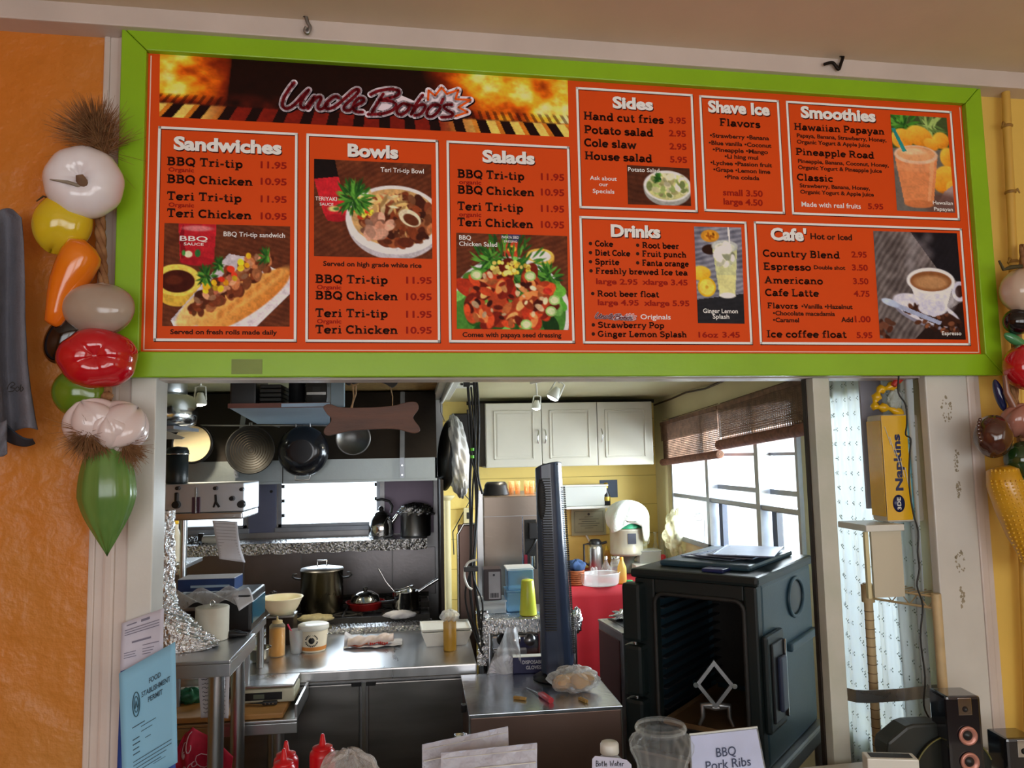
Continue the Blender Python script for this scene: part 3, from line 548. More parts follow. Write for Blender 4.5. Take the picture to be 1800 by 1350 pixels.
d.sca(26, 90, 112, 76, 48, [(150, 44, 24), (176, 66, 34), (120, 30, 18)], 10, 17, seed=22, asp=1.8); d.sca(60, 90, 116, 80, 50, [(170, 60, 30), (206, 110, 60), (96, 26, 16), (222, 150, 90)], 3, 7, seed=24, asp=2); d.sca(26, 88, 110, 70, 44, [(224, 190, 150), (60, 18, 12)], 2, 5, seed=25)
d.sca(40, 92, 60, 36, 12, [(236, 200, 70), (240, 214, 110)], 2.5, 4.5, seed=26, asp=1.1)
for x, y in ((34, 74), (164, 136), (120, 160), (128, 74), (170, 116)): d.ell(x, y, 10, 9, (150, 190, 110)); d.ell(x, y, 7, 6, (206, 226, 170))
d.ell(158, 100, 8, 6, (190, 50, 36)); c.grain(.22, 12); place(c, ((802, 409), (997, 415), (1000, 580), (803, 578)), p_sal)
# potato salad (112 x 68)
c = cvs(112, 68, WD[0]); d = sc_(c); c.wood((58, 28, 18), (80, 42, 26), 10)
d.ell(70, 38, 42, 30, (150, 152, 150)); d.ell(70, 33, 42, 27, (214, 216, 214)); d.ell(70, 34, 37, 23, (190, 190, 130)); d.sca(70, 70, 32, 34, 18, [(212, 210, 160), (226, 222, 184), (150, 170, 100), (180, 176, 120)], 2, 6, seed=31); d.leaf(16, 56, 20, 6, GR, 6)
c.grain(.2, 2); place(c, ((1102, 290), (1212, 296), (1215, 362), (1104, 359)), p_sid)
# smoothie (102 x 172)
c = cvs(102, 172, (96, 92, 88)); d = sc_(c); d.poly([(0, 0), (102, 0), (102, 60), (0, 60)], (60, 74, 40)); d.leaf(70, 22, 16, 22, GR, 14); d.leaf(40, 66, 18, 20, [(150, 176, 100), (90, 120, 60)], 16, 5)
for x, y, rx, ry, a in ((18, 42, 20, 18, 0), (48, 36, 24, 18, 20), (68, 50, 14, 10, 30), (86, 42, 15, 15, 0), (96, 72, 14, 18, 0), (88, 112, 22, 26, 30), (98, 128, 10, 14, 0)): d.ell(x, y, rx, ry, (196, 110, 20), a, 2, 1, (240, 190, 70))
d.poly([(84, 134), (102, 120), (102, 172), (60, 172)], (150, 130, 128)); d.ell(80, 158, 30, 22, (84, 56, 50), 0, 8, .8)
d.poly([(2, 70), (78, 68), (64, 156), (14, 158)], (200, 124, 78)); d.ell(39, 157, 25, 7, (188, 110, 66)); d.ell(40, 70, 38, 17, (214, 178, 150)); d.ell(40, 68, 33, 13, (210, 150, 104)); d.ell(36, 64, 20, 6, (228, 180, 140), 0, 3); d.ell(39, 92, 36, 8, (222, 150, 106), 0, 3, .5); d.poly([(64, 80), (72, 78), (60, 150), (54, 152)], (226, 160, 116), .6)
d.poly([(0, 24), (6, 24), (24, 64), (17, 66)], (34, 130, 130)); c.grain(.14, 7); place(c, ((1565, 201), (1664, 207), (1679, 374), (1577, 370)), p_smo)
# lemonade (84 x 170)
c = cvs(84, 170, (96, 98, 112)); c.wood((66, 68, 84), (150, 152, 166), 170); d = sc_(c)
d.poly([(0, 128), (84, 116), (84, 170), (0, 170)], (26, 26, 30), .92); d.ell(26, 40, 14, 9, (40, 20, 14)); d.ell(27, 16, 16, 11, (190, 130, 40)); d.ell(28, 16, 11, 7, (214, 150, 40)); d.sca(10, 28, 16, 8, 5, [(150, 80, 20)], 1, 2, seed=3)
d.ell(8, 82, 18, 13, (200, 150, 30), 0, 2, 1, (240, 200, 80)); d.ell(18, 106, 16, 17, (206, 164, 30)); d.ell(18, 106, 13, 14, (228, 196, 80)); d.ell(18, 106, 3, 3, (190, 150, 50))
d.poly([(30, 34), (74, 34), (68, 122), (40, 122)], (186, 190, 140)); d.ell(52, 34, 23, 11, (176, 182, 180)); d.ell(52, 36, 18, 8, (206, 210, 196)); d.sca(16, 52, 52, 14, 20, [(214, 216, 190), (150, 156, 130), (230, 232, 214)], 4, 8, seed=5); d.poly([(36, 84), (70, 84), (67, 116), (41, 116)], (206, 204, 140)); d.ell(54, 120, 14, 5, (226, 226, 220)); d.poly([(58, 0), (61, 0), (63, 40), (60, 40)], (226, 230, 234))
c.grain(.15, 6); place(c, ((1220, 398), (1303, 400), (1309, 569), (1227, 568)), p_dri)
# espresso (152 x 190)
c = cvs(152, 190, (60, 52, 52)); c.wood((58, 50, 50), (120, 112, 112), 125); d = sc_(c)
d.poly([(66, 0), (152, 0), (152, 92), (110, 66)], (16, 14, 20), .9); d.poly([(100, 150), (152, 120), (152, 190), (60, 190)], (30, 18, 16), .95)
for k in range(9): d.ell(66+6*math.sin(k*.9), 12+k*8, 10-k*.5, 9, (150, 146, 152), 20, 8, .3); d.ell(90+8*math.sin(k*1.3+1), 6+k*6, 8, 8, (170, 160, 165), 20, 8, .2)
d.ell(84, 142, 62, 24, (126, 126, 146), 20); d.ell(84, 138, 60, 22, (196, 196, 214), 20); d.ell(100, 148, 44, 14, (50, 26, 18), 18); d.sca(70, 96, 152, 50, 20, [(70, 38, 24), (110, 66, 44), (40, 20, 14)], 2, 4, seed=41, ang=18); d.sca(14, 12, 172, 14, 16, [(60, 30, 20), (90, 54, 40)], 3, 5, seed=42)
d.poly([(54, 84), (138, 84), (118, 140), (96, 150), (76, 140)], (206, 206, 226)); d.ell(146, 104, 14, 18, (190, 190, 210), 10); d.ell(146, 104, 8, 11, (50, 30, 28), 10); d.ell(96, 134, 26, 14, (196, 196, 218)); d.ell(96, 86, 43, 23, (226, 226, 236)); d.ell(96, 87, 37, 18, (126, 78, 44)); d.ell(96, 89, 30, 12, (168, 124, 84), 0, 4); d.ell(128, 120, 10, 20, (230, 230, 244), 20, 8, .5)
d.poly([(14, 128), (22, 122), (110, 158), (106, 164)], (150, 160, 190)); d.ell(22, 126, 16, 6, (170, 184, 214), 20); c.grain(.15, 8); place(c, ((1535, 406), (1682, 410), (1698, 597), (1547, 595)), p_caf)
# flame banner
c = Cv(int(719*.62), int(110*.85), (26, 8, 4)); kx, ky = .62, .85
n1 = c.noise(26, 1); n2 = c.noise(11, 2); n3 = c.noise(5, 3); X = c.X/kx; Y = c.Y/ky
left = np.clip(1-X/(118-Y*.1), 0, 1)**.35*np.clip((100-Y)/34, 0, 1); right = np.clip((X-(520-(110-Y)*.9+30*n1))/90, 0, 1)*np.clip((98-Y+30*n2)/22, 0, 1)
fl2 = np.clip((left+right)*(.35+.9*n1+.5*n2+.2*n3), 0, 1.7)
c.mix(np.clip(fl2*1.1, 0, 1), (190, 52, 8)); c.mix(np.clip(fl2*1.6-.75, 0, 1), (226, 128, 14)); c.mix(np.clip(fl2*1.8-1.5, 0, 1), (240, 196, 60)); c.mix(np.clip(fl2*2-2.4, 0, 1), (248, 236, 170))
bars = ((X*1.0+(Y-110)*(.9-X/430)) % 46) / 46; zone = np.clip((Y-82)/4, 0, 1)
glow = np.clip((120-X)/60, 0, 1)+np.clip((X-470)/90, 0, 1)
c.mix(zone, (26, 8, 6)); c.mix(zone*(bars > .42)*.9, (120, 26, 14)); c.mix(zone*(bars > .42)*np.clip(glow, 0, 1), (220, 186, 90)); c.mix(zone*(bars > .8)*np.clip(glow, 0, 1), (190, 110, 30))
up = np.clip((Y-66)/4, 0, 1)*(1-zone)*((bars*3 % 1) > .55); c.mix(up*.5, (20, 6, 4)); c.mix((1-zone)*np.clip((Y-58)/20, 0, 1)*n2*.6*(1-np.clip(glow, 0, 1)), (120, 30, 14)); c.grain(.2, 5)
ban = place(c, ((281, 95), (998, 140), (1000, 241), (280, 205)), board, 'banner_print', 2); lab(ban, 'banner of flames over a grill above three food panels')
# script logo
LG = [[(180, 125), (140, 175), (95, 250), (80, 310), (100, 342), (140, 340), (190, 305), (245, 245), (305, 185)], [(305, 185), (260, 250), (235, 300), (245, 335), (280, 335), (320, 290), (352, 245)], [(352, 245), (330, 290), (300, 345)], [(318, 305), (365, 258), (400, 245), (410, 262), (388, 310), (388, 345), (425, 345), (465, 305)],
      [(560, 255), (540, 240), (500, 258), (455, 300), (445, 335), (480, 347), (540, 320), (610, 262), (690, 192), (730, 182), (722, 215), (660, 275), (612, 322), (612, 355), (655, 360), (700, 325), (765, 290), (775, 262), (740, 255), (700, 290), (685, 340), (710, 370), (765, 375)],
      [(835, 225), (900, 195), (1000, 180), (1068, 190), (1075, 218), (1030, 245), (905, 275)], [(942, 220), (900, 290), (862, 350), (848, 380)], [(905, 275), (1000, 280), (1052, 310), (1020, 360), (930, 390), (812, 395)],
      [(1150, 312), (1110, 302), (1065, 340), (1060, 380), (1095, 397), (1140, 372), (1165, 332), (1150, 312), (1200, 322)], [(1280, 230), (1222, 310), (1192, 370), (1182, 395)], [(1190, 380), (1240, 322), (1290, 312), (1300, 337), (1262, 390), (1210, 405)],
      [(1410, 312), (1362, 317), (1320, 362), (1320, 405), (1360, 412), (1410, 372), (1430, 332), (1410, 312)], [(1455, 262), (1438, 298)], [(1530, 312), (1482, 312), (1460, 332), (1490, 360), (1535, 385), (1520, 412), (1440, 420)]]
SPK = [(1325, 270), (1330, 190), (1385, 235), (1440, 165), (1485, 220), (1585, 185), (1560, 265), (1690, 270), (1585, 335), (1665, 375), (1560, 410)]
def logo(parent, x0, y0, s, out=True):
    I = Ink(.0188); tr = lambda p, dx=0, dy=0: (lambda q: (q.x, q.z))(fl(x0+(p[0]+dx)*s, y0+(p[1]+dy)*s)); k = (fl(x0+100*s, y0).x-fl(x0, y0).x)/100
    sm = [crom(P, 4) if len(P) > 2 else P for P in LG]
    for P in sm+[SPK]: I.stroke([tr(p, 9, 9) for p in P], 66*k, (20, 8, 14), 6)
    for P in sm+[SPK]: I.stroke([tr(p) for p in P], 62*k, (216, 196, 206), 8)
    I.poly([tr(p) for p in SPK+[(1450, 420), (1300, 400), (1290, 300)]], (216, 196, 206), 8)
    I.poly([tr(p) for p in ((870, 350), (1150, 400), (1300, 320), (1000, 190), (920, 210))], (216, 196, 206), 8)
    I.stroke([tr(p) for p in SPK], 20*k, (204, 82, 26), 10)
    for P in sm: I.stroke([tr(p) for p in P], (27 if s > .1 else 22)*k, (120, 24, 32), 11)
    return lab(I.build('logo', parent), 'dark red script lettering outlined white with an orange spark')
logo(board, 480, 120, 1/4.865); logo(p_dri, 1043, 544, .0445)
# screw eyes
for px, py in ((540, 62), (1472, 127)):
    e = fl(px, py, .012); m = MB(); m.cyl((e.x, .012, oz1-.005), (e.x, .012, oz1+.01), .003); m.tube([(e.x+.009*math.cos(t*PI/8), .012, oz1+.017+.009*math.sin(t*PI/8)) for t in range(16)], .0025, 6, True); m.build('screw_eye', STEELD, board, local=True)
# ============================================================= HOOD WALL
HOODM = pm('hood_steel', (150, 158, 160), .42, .7, .1, 5, .05, 90)
HOODD = pm('sooty_steel', (46, 40, 36), .5, .5, .3, 4, .08, 60)
zb_h = at(560, 849, 1.9).z; zm_h = at(560, 808, 1.9).z; xh1 = at(768, 810, 1.9).x; zt_h = ZC-.015
hood = thing('exhaust_hood', (-.6, 2.3, zb_h), 'long dark steel exhaust hood with grey lower band above the stove', 'hood')
MB().box(-2.25, xh1, 1.9, 1.915, zb_h+.004, zm_h).box(-2.25, xh1, 1.885, 1.9, zb_h, zb_h+.012).box(xh1-.01, xh1, 1.9, YS-.01, zb_h, zm_h).build('lip_band', HOODM, hood)
m = MB(); m.add([(-2.25, 1.915, zm_h), (xh1, 1.915, zm_h), (xh1, 2.1, zt_h), (-2.25, 2.1, zt_h), (-2.25, YS-.01, zm_h), (xh1, YS-.01, zm_h), (xh1, YS-.01, zt_h), (-2.25, YS-.01, zt_h)], [(0, 1, 2, 3), (1, 5, 6, 2), (3, 2, 6, 7), (0, 3, 7, 4), (4, 7, 6, 5)]).build('canopy', HOODD, hood)
MB().box(-2.25, xh1, 1.915, YS-.01, zb_h+.02, zb_h+.03).build('filter_deck', HOODD, hood)
for px, y0_ in ((707, 665), (415, 735)):
    p = at(px, 840, 1.88); hw = 4*mpp(1.88); q = at(px, 808, 1.9)
    st = MB().box(p.x-hw, p.x+hw, 1.88, 1.885, p.z, zm_h+.002); st.add([(p.x-hw, 1.9, zm_h), (p.x+hw, 1.9, zm_h), (p.x+hw, 2.085, zt_h), (p.x-hw, 2.085, zt_h), (p.x-hw, 1.91, zm_h), (p.x+hw, 1.91, zm_h), (p.x+hw, 2.095, zt_h), (p.x-hw, 2.095, zt_h)], [(0, 1, 2, 3), (4, 7, 6, 5), (0, 3, 7, 4), (1, 5, 6, 2)]).build('strap', ALU, hood)
    for k in (0, 1): b = MB(); b.cyl((p.x, 1.88, p.z+.015+.05*k), (p.x, 1.876, p.z+.015+.05*k), .004, n=10); b.build('bolt', CHROME, hood)
for i in range(2):
    x = at(497+i*340, 830, 1.885).x
    if x < xh1: MB().box(x-.002, x+.002, 1.883, 1.886, zb_h, zm_h).build('seam', HOODD, hood)
tag(MB().box(xs1, xs1+.016, 1.93, YS, .0, zb_h, .002).build('alcove_side_panel', HOODD), 'dark steel panel closing the right end of the stove alcove', 'panel')
# stainless panels lining the alcove wall, each a panel
edges = [at(p, 1000, YS).x for p in (270, 430, 530, 690, 766)]
for i, (a, b) in enumerate(zip(edges, edges[1:])):
    tag(MB().box(a+.002, min(b, xs1)-.002, YS-.012, YS-.001, .9, 1.19, .002).build('splash_panel', pm('splash_steel', (140, 136, 138), .36, 1, .2, 2.2, .05, 60)), ['stainless splash panel behind the blue carton at the far left', 'stainless splash panel behind the small lidded pot', 'stainless splash panel behind the tall stockpot', 'stainless splash panel behind the saucepan at the right end'][i], 'wall panel', 'stainless splash panels over the stove')
p0, p1 = at(437, 890, YS-.012), at(486, 890, YS-.012)
t = thing('steel_pier_panel', (p0.x, YS-.02, wz0), 'blue grey steel panel between the two stove windows', 'wall panel')
MB().box(p0.x, p1.x, YS-.02, YS-.002, wz0-.03, zb_h+.02, .002).build('sheet', pm('blue_steel', (118, 126, 156), .4, .6, .08, 5), t)
for px in (447, 477):
    q = at(px, 864, YS-.02); b = MB(); b.cyl((q.x, q.y, q.z), (q.x, q.y-.006, q.z), .009, n=12); b.build('bolt', BLACKM, t)
p0, p1 = at(676, 890, YS-.012), at(762, 890, YS-.012)
tag(MB().box(p0.x, p1.x, YS-.014, YS-.002, wz0-.06, zb_h+.02, .002).build('splash_panel', pm('purple_steel', (74, 66, 76), .32, .8, .2, 3)), 'dark stained steel panel right of the centre window', 'wall panel')
# ---- foil covered shelf under the window
yf = 2.5; zs = at(600, 951, yf).z; xa, xb = at(288, 950, yf).x, at(751, 950, yf).x
sh = thing('foil_covered_shelf', ((xa+xb)/2, yf+.13, zs), 'long shelf below the window with its edge wrapped in foil', 'shelf')
MB().box(xa, xb, yf+.005, YS-.014, zs-.022, zs-.002).build('shelf_board', STEEL, sh)
def foil_edge(a, b, y, z, dep, drop, name, par, nx=150, amp=.006):
    def f(u, v):
        x = a+(b-a)*u; k = math.sin(u*97)*.5+math.sin(u*233+v*9)*.5
        if v < .5: return (x, y+dep*(1-v*2)+k*amp*.3, z+.002+amp*.5*abs(math.sin(u*151+v*20)))
        t = (v-.5)*2; return (x, y-.003-amp*abs(math.sin(u*120+t*5)), z-drop*t*(1+.05*math.sin(u*61)*t))
    return MB().sheet(f, nx, 10, False).build(name, FOIL, par)
foil_edge(xa, xb, yf, zs, .24, 18*mpp(yf), 'foil_wrap', sh)
for px in (330, 520, 720): x = at(px, 960, yf).x; MB().box(x-.01, x+.01, yf+.03, YS-.015, zs-.05, zs-.022).build('bracket', STEELD, sh)
# kettle
k0 = at(670, 948, 2.62); k = thing('steel_kettle', (k0.x, 2.62, zs+.004), 'small polished kettle with black looped handle on the foil shelf', 'kettle'); s_ = mpp(2.62)
prof = [(0, 0), (21, 0), (23, 4), (23, 16), (20, 27), (15, 32), (13, 34)]
MB().lathe(k.location, [(r*s_*.92, z*s_*1.15) for r, z in prof], 32).build('body', CHROME, k)
MB().lathe(k.location, [(13*s_, 39*s_), (11*s_, 42*s_), (4*s_, 45*s_), (0, 45.5*s_)], 24).build('lid', CHROME, k); MB().blob(k.location+Vector((0, 0, 48*s_)), 4.5*s_, n=14, m=8).build('lid_knob', BLACK, k)
MB().tube([k.location+Vector((x*s_, 0, z*s_)) for x, z in ((17, 40), (19, 52), (14, 60), (2, 64), (-8, 63))], 2.3*s_, 8).build('handle', BLACK, k)
MB().tube([k.location+Vector((x*s_, 0, z*s_)) for x, z in ((18, 24), (24, 32), (28, 38))], [4*s_, 3*s_, 2.2*s_], 10).build('spout', CHROME, k)
# foil topped pot on the shelf
q0 = at(731, 947, 2.63); k = thing('foil_topped_pot', (q0.x, 2.63, zs+.004), 'steel pot capped with crumpled foil at the right end of the shelf', 'pot'); s_ = mpp(2.63)
MB().lathe(k.location, [(0, 0), (25*s_, 0), (26*s_, 3*s_), (26*s_, 40*s_), (27*s_, 41*s_)], 32).build('body', STEEL, k)
MB().blob(k.location+Vector((0, 0, 42*s_)), (27*s_, 27*s_, 13*s_), lambda t, p: 1+.12*math.sin(p*9+t*7)+.08*math.sin(p*17-t*13), 60, 20).build('foil_cover', FOIL, k)
MB().tube([k.location+Vector((26*s_, 0, 36*s_)), k.location+Vector((30*s_, 0, 38*s_)), k.location+Vector((33*s_, 0, 36*s_))], 2*s_, 8).build('handle', BLACK, k)
# foil trays and cloth on the shelf at the left
q = at(345, 955, 2.6); t = MB(); t.sheet(lambda u, v: (q.x+(u-.5)*.2, 2.55+.16*v, zs+.004+.035*(1-((u-.5)*2)**2)*(1-((v-.5)*2)**2)+.008*math.sin(u*60+v*31)), 40, 14, False)
tag(t.build('crumpled_foil_sheet', FOIL), 'crumpled dark foil heap lying on the shelf at the left', 'foil')
q = at(372, 948, 2.56); k = thing('spray_bottle', (q.x, 2.56, zs+.004), 'white spray bottle head lying on the shelf behind the hanging note', 'spray bottle')
MB().tube([(q.x-.05, 2.56, zs+.03), (q.x+.03, 2.56, zs+.026), (q.x+.07, 2.56, zs+.02)], [.022, .026, .012], 12).build('bottle', WPLAS, k); MB().box(q.x-.075, q.x-.045, 2.545, 2.575, zs+.02, zs+.065, .004).build('trigger_head', BLACK, k)

# ============================================================= GAS RANGE
zr = .925; yr = 1.86; ra, rb = at(436, 1095, yr).x, at(756, 1095, yr).x
rg = thing('gas_range', ((ra+rb)/2, 2.3, 0), 'wide commercial gas range with knobs and a foil covered ledge', 'stove')
MB().box(ra, rb, yr+.03, YS-.03, .1, zr-.02, .004).build('body', STEELD, rg)
MB().box(ra, rb, yr, yr+.03, zr-.17, zr-.035, .003).build('control_panel', pm('grimy_panel', (74, 70, 74), .35, .7, .35, 14), rg)
foil_edge(ra-.01, rb+.01, yr-.03, zr-.015, .12, 14*mpp(yr), 'foil_wrap', rg, 140, .01)
for i, px in enumerate((552, 594, 616, 650, 675, 700, 731)):
    q = at(px, 1110, yr); kb = MB(); r = .02 if i != 1 else .011; kb.cyl((q.x, yr, q.z), (q.x, yr-.02, q.z), r, r*.9, 20); o = kb.build('knob', pm('dark_knob', (52, 54, 60), .25, .6), rg)
    MB().box(q.x-.004, q.x+.004, yr-.03, yr-.019, q.z-r*.9, q.z+r*.9, .002).build('knob_grip', BLACK, o)
for px in (633, 687): q = at(px, 1112, yr); MB().box(q.x-.018, q.x+.018, yr-.004, yr, q.z-.012, q.z+.012).build('vent_slot', BLACK, rg)
for i in range(3):
    for j in range(2):
        cx = ra+(rb-ra)*(i+.5)/3; cy = 2.1+.36*j; gm = MB()
        for k_ in range(4): a = PI/4*k_; dx, dy = math.cos(a)*.14, math.sin(a)*.14; gm.tube([(cx-dx, cy-dy, zr+.01), (cx+dx, cy+dy, zr+.01)], .007, 6)
        gm.tube([(cx+.1*math.cos(t*PI/10), cy+.1*math.sin(t*PI/10), zr+.01) for t in range(20)], .006, 6, True); gm.box(cx-.15, cx+.15, cy-.17, cy-.16, zr-.012, zr+.014).box(cx-.15, cx+.15, cy+.16, cy+.17, zr-.012, zr+.014)
        gm.build('burner_grate', BLACKM, rg)
zg = zr+.018
def pot(px, py_base, py_top, wpx, Y, label, name, mat, lid=True, hand=True):
    c = at(px, py_base, Y); s_ = mpp(Y); r = wpx/2*s_; h = (py_base-py_top)*s_*.98; t = thing(name, (c.x, Y, zg), label, 'pot'); L_ = t.location
    MB().lathe(L_, [(0, 0), (r*.97, 0), (r, .006), (r, h), (r*1.04, h+.004), (r*1.0, h+.006), (r*.96, h)], 40).build('body', mat, t)
    if lid:
        MB().lathe(L_+Vector((0, 0, h+.006)), [(r*1.03, 0), (r*1.0, .008), (r*.5, .018), (0, .022)], 36).build('lid', STEELD, t)
        MB().tube([L_+Vector((x, 0, h+z)) for x, z in ((-.025, .02), (-.024, .055), (.024, .055), (.025, .02))], .004, 8).build('lid_handle', CHROME, t)
    if hand:
        for sg in (-1, 1): MB().tube([L_+Vector((sg*(r+x), 0, h*.8+z)) for x, z in ((0, 0), (.03, .005), (.045, .015), (.04, .028), (.02, .028))], .005, 8).build('handle', BLACK, t)
    return t
pot(566, 1070, 1002, 70, 2.12, 'tall blackened steel stockpot with lid on the range', 'stockpot', pm('tarnished_steel', (84, 80, 68), .25, 1, .3, 5))
t = pot(480, 1068, 1046, 54, 2.1, 'small steel pot under a wide glass lid on the range', 'small_pot', STEELD, False, False); r = 34*mpp(2.1); zz = 24*mpp(2.1)
MB().lathe(t.location+Vector((0, 0, zz)), [(r*1.1, 0), (r*1.05, .008), (r*.5, .02), (0, .026)], 32).build('glass_lid', clear('smoky_glass', (.5, .52, .5), .3, .05, (.4, .42, .42)), t); MB().lathe(t.location+Vector((0, 0, zz+.026)), [(.016, 0), (.02, .012), (0, .018)], 16).build('lid_knob', BLACK, t)
c = at(642, 1069, 2.14); t = thing('red_pan', (c.x, 2.14, zg), 'red frying pan with a steel dome lid beside the stockpot', 'pan'); s_ = mpp(2.14)
MB().lathe(t.location, [(0, 0), (26*s_, 0), (32*s_, 12*s_), (33*s_, 12.5*s_), (30*s_, 10*s_)], 36).build('body', pm('red_enamel', (150, 24, 26), .2), t); MB().lathe(t.location, [(25*s_, 13*s_), (22*s_, 22*s_), (12*s_, 28*s_), (0, 30*s_)], 32).build('dome_lid', CHROME, t)
MB().lathe(t.location, [(4*s_, 30*s_), (4*s_, 35*s_), (0, 36*s_)], 12).build('lid_knob', BLACK, t)
MB().tube([t.location+Vector(p) for p in ((28*s_, -.04, 11*s_), (42*s_, -.09, 14*s_), (52*s_, -.13, 18*s_))], 3*s_, 8).build('handle', BLACK, t)
c = at(713, 1068, 2.08); t = thing('saucepan', (c.x, 2.08, zg), 'bright steel saucepan with long handle pointing right on the range', 'saucepan'); s_ = mpp(2.08)
MB().lathe(t.location, [(0, 0), (22*s_, 0), (22.5*s_, 2*s_), (22.5*s_, 30*s_), (23.5*s_, 31*s_), (21*s_, 29*s_), (21*s_, 5*s_), (0, 4*s_)], 36).build('body', CHROME, t)
MB().tube([t.location+Vector(p) for p in ((22*s_, 0, 28*s_), (38*s_, 0, 38*s_), (56*s_, 0, 48*s_))], [2.2*s_, 2.6*s_, 3*s_], 8).build('handle', CHROME, t)
st = thing('wire_strainer', t.location+Vector((-3*s_, 0, 33*s_)), 'round wire strainer resting in the saucepan', 'strainer'); MB().tube([st.location+Vector((17*s_*math.cos(a*PI/10), 12*s_*math.sin(a*PI/10), 5*s_*math.cos(a*PI/10))) for a in range(20)], 1.1*s_, 6, True).build('rim', CHROME, st)
MB().tube([st.location+Vector((-16*s_, 0, -3*s_)), st.location+Vector((-30*s_, 0, 14*s_)), st.location+Vector((-42*s_, 0, 36*s_))], 1.6*s_, 6).build('handle', CHROME, st)
q = at(703, 1067, 1.9); m = MB(); m.blob((q.x, 1.905, zr+.024), (.075, .03, .018), lambda t, p: 1+.2*math.sin(p*5+t*3)+.12*math.sin(p*11), 30, 12)
tag(m.build('crumpled_napkin', PAPER), 'crumpled white napkin on the range ledge below the saucepan', 'napkin')
q = at(556, 1066, 1.92); m = MB(); m.blob((q.x, 1.905, zr+.024), (.08, .03, .018), lambda t, p: 1+.2*math.sin(p*7+t*3)+.15*math.sin(p*13), 30, 12)
tag(m.build('crumpled_towel', pm('greasy_paper', (190, 180, 140), .7, 0, .15, 30)), 'greasy crumpled paper on the range ledge below the stockpot', 'napkin')

# ============================================================= HANGING SHELF, BLACK GEAR, PANS
zsf = 1.935; P4 = [atz(402, 717, zsf), atz(580, 714, zsf), atz(580, 747, zsf), atz(452, 745, zsf)]
t = thing('hanging_shelf', (P4[1].x, P4[1].y, zsf), 'blue grey shelf hung from the kitchen ceiling carrying black gear', 'shelf')
vs = [(p.x, p.y, zsf) for p in P4]+[(p.x, p.y, zsf+.012) for p in P4]
MB().add(vs, [(3, 2, 1, 0), (4, 5, 6, 7), (0, 1, 5, 4), (1, 2, 6, 5), (2, 3, 7, 6), (3, 0, 4, 7)]).build('shelf_board', pm('blue_grey_board', (142, 166, 190), .5, 0, .08, 8, .05, 30, sx=(1, 6, 1)), t)
MB().box(P4[0].x, P4[1].x, P4[0].y-.012, P4[0].y, zsf-.002, zsf+.014).build('edge_strip', pm('red_brown_wood', (92, 44, 28), .5, 0, .2, 9), t)
q0, q1 = at(583, 690, P4[1].y+.02), at(606, 690, P4[1].y+.02)
MB().box(q0.x, q1.x, P4[1].y-.005, P4[1].y+.03, zsf-.002, ZC-.002, .002).build('hanger_post', pm('blue_grey_post', (112, 130, 142), .5, 0, .08, 8), t)
ysh = P4[0].y+.1
def onshelf(px0, px1, name, label, cat, hh, dy=.25, r=False):
    a, b = at(px0, 690, ysh).x, at(px1, 690, ysh).x; tt = thing(name, ((a+b)/2, ysh+dy/2, zsf+.0125), label, cat); return tt, a, b
t, a, b = onshelf(404, 450, 'black_crate', 'black plastic crate at the left end of the hanging shelf', 'crate', .15)
MB().box(a, b, ysh, ysh+.22, zsf+.0125, ZC-.02, .006).build('body', BLACK, t); MB().box(a-.004, b+.004, ysh-.004, ysh+.224, ZC-.05, ZC-.03, .003).build('rim', BLACKM, t)
t, a, b = onshelf(456, 494, 'black_tray_stack', 'stack of shallow black trays on the hanging shelf', 'trays', .1)
for k in range(5): MB().box(a, b, ysh, ysh+.2, zsf+.0125+k*.016, zsf+.0255+k*.016, .004).build('tray', BLACKM, t)
t, a, b = onshelf(500, 530, 'black_pot', 'black pot with a side handle on the hanging shelf', 'pot', .12); c = Vector(((a+b)/2, ysh+.09, zsf+.0125)); r = (b-a)/2
MB().lathe(c, [(0, 0), (r, 0), (r, .1), (r*1.06, .103), (r*.96, .1)], 28).build('body', BLACK, t); MB().box(c.x+r, c.x+r+.05, c.y-.01, c.y+.01, c.z+.08, c.z+.095, .003).build('handle', BLACK, t)
t, a, b = onshelf(534, 578, 'black_round_case', 'rounded black case beside the shelf post', 'case', .12); MB().box(a, b, ysh, ysh+.2, zsf+.0125, zsf+.11, .03).build('body', BLACKM, t); MB().box(a+.01, b-.01, ysh-.003, ysh, zsf+.05, zsf+.06).build('latch', CHROME, t)

def disc_pan(px, py, rpx, Y, name, label, mat, prof, extra=None):
    c = at(px, py, Y); s_ = mpp(Y); t = thing(name, c, label, 'pan', 'pans hanging in front of the hood'); M = Matrix.Translation(c) @ Matrix.Rotation(PI/2, 4, 'X')   # axis towards the camera
    MB().lathe((0, 0, 0), [(r*rpx*s_, z*rpx*s_) for r, z in prof], 44, M).build('body', mat, t); return t, c, rpx*s_, M
IRON = pm('cast_iron', (.012, .011, .010), .45, .3, .3, 30); NSTK = pm('dark_nonstick', (.010, .011, .015), .18, .2, .2, 12, coat=.3)
yp = 1.78
t, c, R_, M = disc_pan(441, 791, 41, yp, 'hanging_grill_pan', 'black cast iron pan with concentric ridges hanging under the shelf', IRON, [(0, .02), (.92, .02), (1, .1), (1, .16), (.94, .14), (.9, .06), (0, .05)])
for k in range(1, 9): MB().tube([(k*R_*.1*math.cos(a*PI/16), k*R_*.1*math.sin(a*PI/16), R_*.055) for a in range(32)], R_*.014, 6, True, M=M).build('ridge', pm('ridge_iron', (62, 54, 44), .35, .6), t)
MB().tube([(-.006, R_*.95, R_*.1), (-.006, R_*1.12, R_*.1), (.006, R_*1.12, R_*.1), (.006, R_*.95, R_*.1)], .0025, 6, M=M).build('hanging_loop', STEELD, t)
